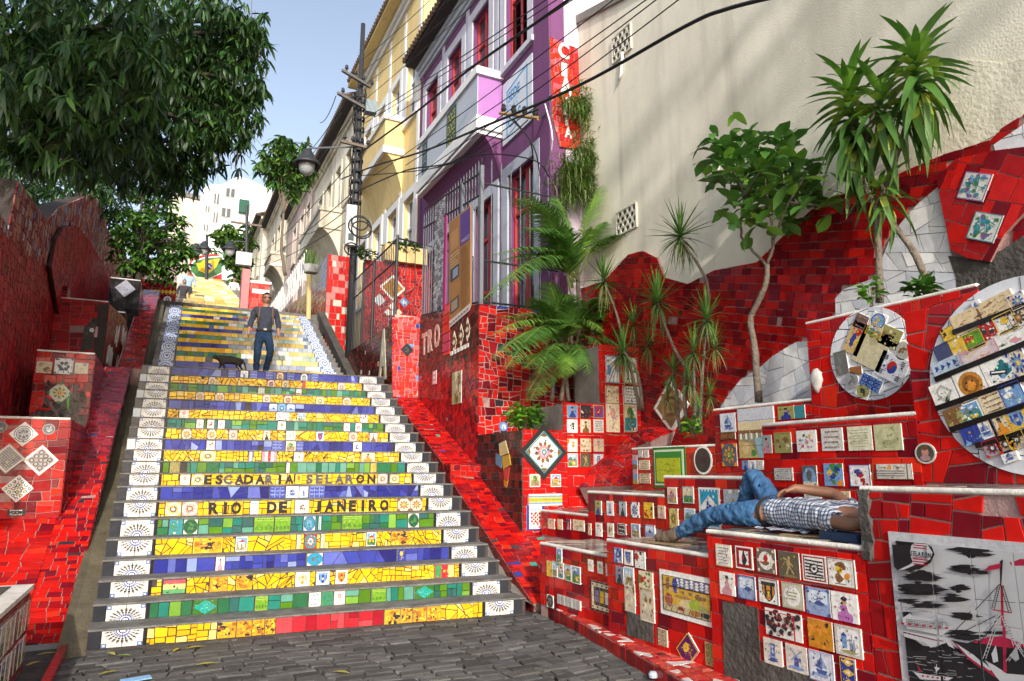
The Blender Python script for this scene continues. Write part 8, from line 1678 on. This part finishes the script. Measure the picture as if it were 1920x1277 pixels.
def standing(label, x, y, z, h, top, bottom, shoe, skinm, face=(0, -1, -.05), stride=.1, shades=False, straps=False, sub=2, group=None, bag=False, arm=.0, detail=True):
    s = h/1.76; th = thing('person', label, 'person', (x, y, z), group); Pt = lambda a, b_, c: (x+a*s, y+b_*s, z+c*s)
    J = [(*Pt(0, 0, .96), .10*s, .07*s), (*Pt(0, -.01, 1.15), .10*s, .07*s), (*Pt(0, 0, 1.36), .12*s, .08*s), (*Pt(0, 0, 1.47), .07*s), (*Pt(0, -.02, 1.54), .055*s), (*Pt(0, -.025, 1.62), .06*s)]; E = [(i, i+1) for i in range(5)]
    legs = {-1: ((-.10, 0, .90), (-.11, -.03, .5), (-.115, .0, .09)), 1: ((.10, 0, .90), (.13, -stride*1.4, .52), (.07, stride*.8, .10))}; arms = {-1: ((-.20, 0, 1.42), (-.27, .03, 1.14), (-.31, -.06, .90)), 1: ((.20, 0, 1.42), (.27, .02, 1.14), (.27, -.08, .92))}
    for sd_, (hip, kn, an) in legs.items():
        k = len(J); J += [(*Pt(*hip), .05*s), (*Pt(*kn), .038*s), (*Pt(*an), .032*s), (*Pt(an[0]+.01*sd_, an[1]-.12, .035), .034*s)]; E += [(0, k), (k, k+1), (k+1, k+2), (k+2, k+3)]
    for sd_, (sh, el, wr) in arms.items():
        k = len(J); J += [(*Pt(*sh), .058*s), (*Pt(*el), .042*s), (*Pt(*wr), .028*s)]; E += [(2, k), (k, k+1), (k+1, k+2)]
        if detail: hand(J, E, k+2, Pt(*wr), np.array(Pt(*wr))-np.array(Pt(*el))+np.array([0, 0, -.1]), (-sd_, -.3, 0), .011*s, curl=.6, side=sd_)
    skin('body', J, E, skinm, th, sub)
    T = [(*Pt(0, 0, .88), .14*s, .10*s), (*Pt(0, 0, 1.0), .155*s, .118*s), (*Pt(0, -.015, 1.15), .152*s, .115*s), (*Pt(0, 0, 1.36), .172*s, .122*s), (*Pt(0, 0, 1.46), .10*s, .085*s)]; E2 = [(0, 1), (1, 2), (2, 3), (3, 4)]
    for sd_, (sh, el, wr) in arms.items(): k = len(T); w2 = tuple(np.array(el)+(np.array(wr)-np.array(el))*.55); T += [(*Pt(*sh), .072*s), (*Pt(*el), .062*s), (*Pt(*w2), .055*s)]; E2 += [(3, k), (k, k+1), (k+1, k+2)]
    o = skin('shirt', T, E2, top, th, sub+(1 if detail else 0)); detail and crease(o, .016, (16, 16, 13)); T = [(*Pt(0, 0, 1.04), .15*s, .11*s), (*Pt(0, 0, .93), .165*s, .125*s)]; E2 = [(0, 1)]
    for sd_, (hip, kn, an) in legs.items(): k = len(T); T += [(*Pt(hip[0]*.95, hip[1], .80), .098*s), (*Pt(*kn), .075*s), (*Pt(an[0], an[1], .11), .062*s)]; E2 += [(1, k), (k, k+1), (k+1, k+2)]
    o = skin('trousers', T, E2, bottom, th, sub+(1 if detail else 0)); detail and crease(o, .014, (15, 15, 17))
    for sd_, (hip, kn, an) in legs.items(): skin('shoe', [(*Pt(an[0], an[1]+.05, .04), .045*s), (*Pt(an[0]+.01*sd_, an[1]-.08, .04), .048*s, .04*s), (*Pt(an[0]+.015*sd_, an[1]-.17, .03), .035*s, .03*s)], [(0, 1), (1, 2)], shoe, th, sub)
    if detail: b = MB(); V = [Pt(.168*math.cos(t), .13*math.sin(t), zz) for zz in (.965, 1.005) for t in np.linspace(0, 2*math.pi, 25)[:-1]]; b.raw(V, [[i, (i+1) % 24, 24+(i+1) % 24, 24+i] for i in range(24)]); b.build('belt', 'leather', th); b = MB(); b.box(Pt(-.03, -.15, .965), Pt(.03, -.128, 1.005), (.45, .42, .35)); b.build('buckle', 'matte', th)
    head(th, Pt(0, -.03, 1.655), face, .105*s, skinm, True, shades)
    if straps:
        for sd_ in (-1, 1): b = MB(); pts = [Pt(sd_*.14, .09, 1.40), Pt(sd_*.135, .0, 1.495), Pt(sd_*.13, -.105, 1.40), Pt(sd_*.135, -.138, 1.25), Pt(sd_*.16, -.05, 1.12)]; b.tube(wob(pts, 4, 0), .018*s, 6); b.build('backpack_strap', 'strap_brown', th)
        skin('backpack', [(*Pt(0, .2, 1.05), .14*s, .08*s), (*Pt(0, .2, 1.4), .13*s, .07*s)], [(0, 1)], 'strap_brown', th, 2)
    return th
w_ = onY(491, 690, 13.95)
standing('man in a dark grey shirt, jeans and sunglasses walking down with a backpack', w_[0], 13.95, 3.28, 1.65, 'grey_shirt', 'blue_jeans', 'leather', 'skin', (.05, -1, -.03), .11, True, True)
def zfar(y): return 7.55+(y-29)*.305
FG_ = 'people far up the steps'
p = onY(437, 560, 42); standing('far man in a white T-shirt and pale jeans coming down the upper steps', p[0], 42, 10.2+.55, 1.75, 'white_shirt', 'pale_jeans', 'leather', 'skin', sub=1, group=FG_, detail=False)
p = onY(435, 545, 48); standing('far person in a blue shirt just behind the white T-shirt man', p[0], 48, 12.2, 1.75, 'blue_shirt', 'dark_cloth', 'leather', 'skin', sub=1, group=FG_, detail=False)
p = onY(353, 545, 36); standing('far person in a pale green shirt at the left edge of the upper steps', p[0], 36, 9.3, 1.75, 'pale_jeans', 'dark_cloth', 'leather', 'skin', sub=1, group=FG_, detail=False)
p = onY(343, 560, 33); standing('far person in dark clothes beside the one in pale green', p[0], 33, 8.2, 1.6, 'dark_cloth', 'dark_cloth', 'leather', 'skin', sub=1, group=FG_, detail=False)
# ---- cat
ct_ = onY(430, 690, 13.36); cx, cyy, cz = ct_[0], 13.36, 3.278; th = thing('cat', 'dark tabby cat walking left along the landing with its tail down', 'cat', (cx, cyy, cz)); C_ = lambda a, b_, c: (cx+a, cyy+b_, cz+c)
J = [C_(.13, 0, .235)+(.068, .075), C_(0, 0, .225)+(.062, .08), C_(-.13, 0, .23)+(.06, .07), C_(-.2, -.01, .25)+(.042, .045), C_(-.255, -.03, .255)+(.046, .044), C_(-.295, -.04, .235)+(.024, .022)]; E = [(i, i+1) for i in range(5)]
for a, s, k in ((.16, .045, 0), (.15, -.045, 0)):
    n = len(J); d = .035 if s > 0 else -.03; J += [C_(a+.02, s, .16)+(.042, .036), C_(a-.015+d, s, .115)+(.022, .02), C_(a+.035+d, s, .065)+(.014, .013), C_(a+.02+d, s, .015)+(.015, .014), C_(a-.012+d, s, .01)+(.014, .011)]; E += [(k, n), (n, n+1), (n+1, n+2), (n+2, n+3), (n+3, n+4)]
for a, s, k in ((-.13, .04, 2), (-.12, -.04, 2)):
    n = len(J); d = -.03 if s > 0 else .035; J += [C_(a, s, .15)+(.03, .028), C_(a+d, s, .085)+(.017, .016), C_(a+d*1.2-.005, s, .015)+(.014, .013), C_(a+d*1.2-.03, s, .01)+(.013, .01)]; E += [(k, n), (n, n+1), (n+1, n+2), (n+2, n+3)]
n = len(J); J += [C_(.21, 0, .23)+(.022, .022), C_(.26, 0, .15)+(.016, .016), C_(.28, 0, .06)+(.014, .014), C_(.31, 0, .03)+(.01, .01)]; E += [(0, n), (n, n+1), (n+1, n+2), (n+2, n+3)]; skin('body', J, E, 'tabby_fur', th, 2)
for s in (-1, 1): b = MB(); p = np.array(C_(-.25, -.03+s*.025, .285)); b.raw([p+np.array([.0, -.016, 0]), p+np.array([0, .016, 0]), p+np.array([-.016, s*.002, .035]), p+np.array([.014, 0, .0])], [[0, 1, 2], [1, 3, 2], [3, 0, 2]]); b.build('ear', 'tabby_fur', th)
# ---- sleeping man
pl_ = mat('plaid_shirt', (.5, .5, .5)); M['plaid'] = pl_
nt_ = pl_.node_tree; nd = nt_.nodes; lk = nt_.links; geo = nd.new('ShaderNodeNewGeometry'); sp_ = nd.new('ShaderNodeSeparateXYZ'); lk.new(geo.outputs['Position'], sp_.inputs[0])
def stripe(sock, sc_, ph, lo_, hi_):
    a = nd.new('ShaderNodeMath'); a.operation = 'MULTIPLY_ADD'; a.inputs[1].default_value = sc_; a.inputs[2].default_value = ph; lk.new(sock, a.inputs[0]); c = nd.new('ShaderNodeMath'); c.operation = 'FRACT'; lk.new(a.outputs[0], c.inputs[0]); r = nd.new('ShaderNodeValToRGB'); r.color_ramp.interpolation = 'LINEAR'; e = r.color_ramp.elements; e[0].position = .3; e[0].color = (*hi_, 1); e[1].position = .5; e[1].color = (*lo_, 1); x = e.new(.72); x.color = (*lo_, 1); x = e.new(.85); x.color = (*hi_, 1); lk.new(c.outputs[0], r.inputs[0]); return r.outputs[0]
no_ = nd.new('ShaderNodeTexNoise'); no_.inputs['Scale'].default_value = 7.; av = nd.new('ShaderNodeVectorMath'); av.operation = 'SCALE'; av.inputs['Scale'].default_value = .06; lk.new(no_.outputs['Color'], av.inputs[0]); ad = nd.new('ShaderNodeVectorMath'); lk.new(geo.outputs['Position'], ad.inputs[0]); lk.new(av.outputs[0], ad.inputs[1]); lk.new(ad.outputs[0], sp_.inputs[0]); lk.new(geo.outputs['Position'], no_.inputs['Vector'])
s1 = stripe(sp_.outputs['Y'], 34., 0, (.10, .13, .2), (.72, .74, .78)); s2 = stripe(sp_.outputs['Z'], 36., .3, (.16, .20, .3), (.80, .8, .8)); mx = nd.new('ShaderNodeMix'); mx.data_type = 'RGBA'; mx.blend_type = 'MULTIPLY'; mx.inputs['Factor'].default_value = .9; lk.new(s1, mx.inputs['A']); lk.new(s2, mx.inputs['B']); lk.new(mx.outputs['Result'], nd['Principled BSDF'].inputs['Base Color']); nd['Principled BSDF'].inputs['Roughness'].default_value = .9
th = thing('person', 'man in a checked shirt and blue jeans asleep on his back on a tiled bench', 'person', (4.15, 3.6, 1.11)); zb = 1.105
hipN, hipF, kneeN, ankN, kneeF, ankF = (4.02, 3.98, zb+.12), (4.26, 4.0, zb+.13), (3.98, 4.42, zb+.085), (3.97, 4.84, 1.01), (4.32, 4.30, zb+.415), (4.33, 4.46, zb+.07)
shN, shF, elN, haN, elF, wrF = (3.95, 3.34, zb+.12), (4.36, 3.40, zb+.15), (3.86, 3.05, zb+.10), (4.05, 2.95, zb+.12), (4.40, 3.60, zb+.27), (4.19, 3.74, zb+.305)
J = [(4.14, 3.98, zb+.12, .09, .07), (4.14, 3.72, zb+.125, .10, .075), (4.15, 3.42, zb+.14, .11, .08), (4.15, 3.24, zb+.13, .06), (4.15, 3.14, zb+.13, .055)]; E = [(0, 1), (1, 2), (2, 3), (3, 4)]
for hip, kn, an, ft2 in ((hipN, kneeN, ankN, (3.97, 4.95, .955)), (hipF, kneeF, ankF, (4.33, 4.58, zb+.035))): k = len(J); J += [(*hip, .06), (*kn, .045), (*an, .036), (*ft2, .034)]; E += [(0, k), (k, k+1), (k+1, k+2), (k+2, k+3)]
k = len(J); J += [(*shN, .055), (*elN, .045), (*haN, .03)]; E += [(2, k), (k, k+1), (k+1, k+2)]; hand(J, E, k+2, haN, (.5, -.6, .1), (0, 0, 1), .011, curl=.3)
k = len(J); J += [(*shF, .055), (*elF, .046), (*wrF, .034)]; E += [(2, k), (k, k+1), (k+1, k+2)]; hand(J, E, k+2, wrF, (-.4, .72, -.2), (-.1, -.1, -1), .014, curl=.55, side=-1)
J.append((4.02, 3.70, zb+.09, .075, .07)); E.append((1, len(J)-1)); skin('body', J, E, 'skin_dark', th, 2)
T = [(4.14, 4.0, zb+.125, .12, .08), (4.14, 3.88, zb+.13, .155, .115), (4.14, 3.70, zb+.13, .155, .118), (4.15, 3.42, zb+.145, .172, .125), (4.15, 3.26, zb+.14, .10, .08)]; E2 = [(0, 1), (1, 2), (2, 3), (3, 4)]; k = len(T); T += [(*shN, .082), (3.90, 3.18, zb+.11, .074)]; E2 += [(3, k), (k, k+1)]; k = len(T); T += [(*shF, .075), (4.41, 3.50, zb+.22, .066)]; E2 += [(3, k), (k, k+1)]; crease(skin('shirt', T, E2, 'plaid', th, 4), .016, (9, 16, 9))
b = MB(); V = []
for i in range(9):
    for j in range(5): V.append((3.86+.05*j+R.uniform(-.01, .01), 3.42+.055*i+R.uniform(-.01, .01), zb+.012+.02*abs(math.sin(i*1.3+j*.8))+R.uniform(0, .008)))
b.raw(V, [[i*5+j, (i+1)*5+j, (i+1)*5+j+1, i*5+j+1] for i in range(8) for j in range(4)]); b.build('shirt_tail', 'plaid', th, smooth=True)
T = [(4.14, 3.90, zb+.125, .15, .11), (4.14, 3.99, zb+.125, .160, .12)]; E2 = [(0, 1)]
for hip, kn, an in ((hipN, kneeN, ankN), (hipF, kneeF, ankF)):
    mid1 = tuple((np.array(hip)+np.array(kn))/2); mid2 = tuple((np.array(kn)+np.array(an))/2); k = len(T); T += [(*hip, .102), (*mid1, .090), (*kn, .076), (*mid2, .068), (*an, .062)]; E2 += [(1, k), (k, k+1), (k+1, k+2), (k+2, k+3), (k+3, k+4)]
crease(skin('jeans', T, E2, 'light_jeans', th, 4), .020, (13, 17, 15))
b = MB(); V = [(4.14+.163*math.cos(t), y_, zb+.127+.122*math.sin(t)) for y_ in (3.915, 3.955) for t in np.linspace(0, 2*math.pi, 25)[:-1]]; b.raw(V, [[i, (i+1) % 24, 24+(i+1) % 24, 24+i] for i in range(24)]); b.build('belt', 'leather', th)
for an, z_, y2 in ((ankN, .955, .0), (ankF, zb+.04, 0)):
    x, y = an[0], an[1]; bt = skin('boot', [(x, y-.05, z_+.095, .07), (x, y+.05, z_+.035, .064, .058), (x-.01, y+.15, z_+.012, .064, .054), (x-.015, y+.27, z_+.006, .056, .042)], [(0, 1), (1, 2), (2, 3)], 'boot_leather', th, 3); crease(bt, .008, (22, 26, 22))
    b = MB(); b.slab(Fr((x, y+.09, z_-.042), (1, 0, 0), (0, 1, 0)), [(.045*math.cos(t)*1.0, .15*math.sin(t)) for t in np.linspace(0, 6.1, 14)], -.012, .012); b.build('sole', 'hair', bt)
head(th, (4.15, 3.02, zb+.14), (0, .25, 1), .108, 'skin_dark', True, tilt=(0, -1, .25))
for (x, y, w2, h2, rz, z_, lab) in ((4.0, 3.45, .30, .34, .2, 1.106, 'brown cardboard sheet under the sleeping man\'s back'), (3.88, 3.1, .16, .3, -.1, 1.107, 'dark blue cloth bundle under the sleeping man\'s shoulder'), (3.98, 4.95, .28, .36, .15, .921, 'brown cardboard sheet under the sleeping man\'s boot'), (4.2, 3.0, .5, .25, .0, 1.108, 'folded cardboard under the sleeping man\'s head')):
    b = MB(); c, s = math.cos(rz), math.sin(rz); b.slab(Fr((x, y, z_), (c, s, 0), (-s, c, 0)), rect(-w2/2, -h2/2, w2/2, h2/2), 0, .008 if 'cloth' not in lab else .05, (.27, .19, .11) if 'card' in lab else (.03, .05, .10)); o = b.build('cardboard' if 'card' in lab else 'cloth_bundle', 'cloth'); tag(o, lab, 'cardboard' if 'card' in lab else 'cloth')
bpy.data.scenes.remove(TMP)
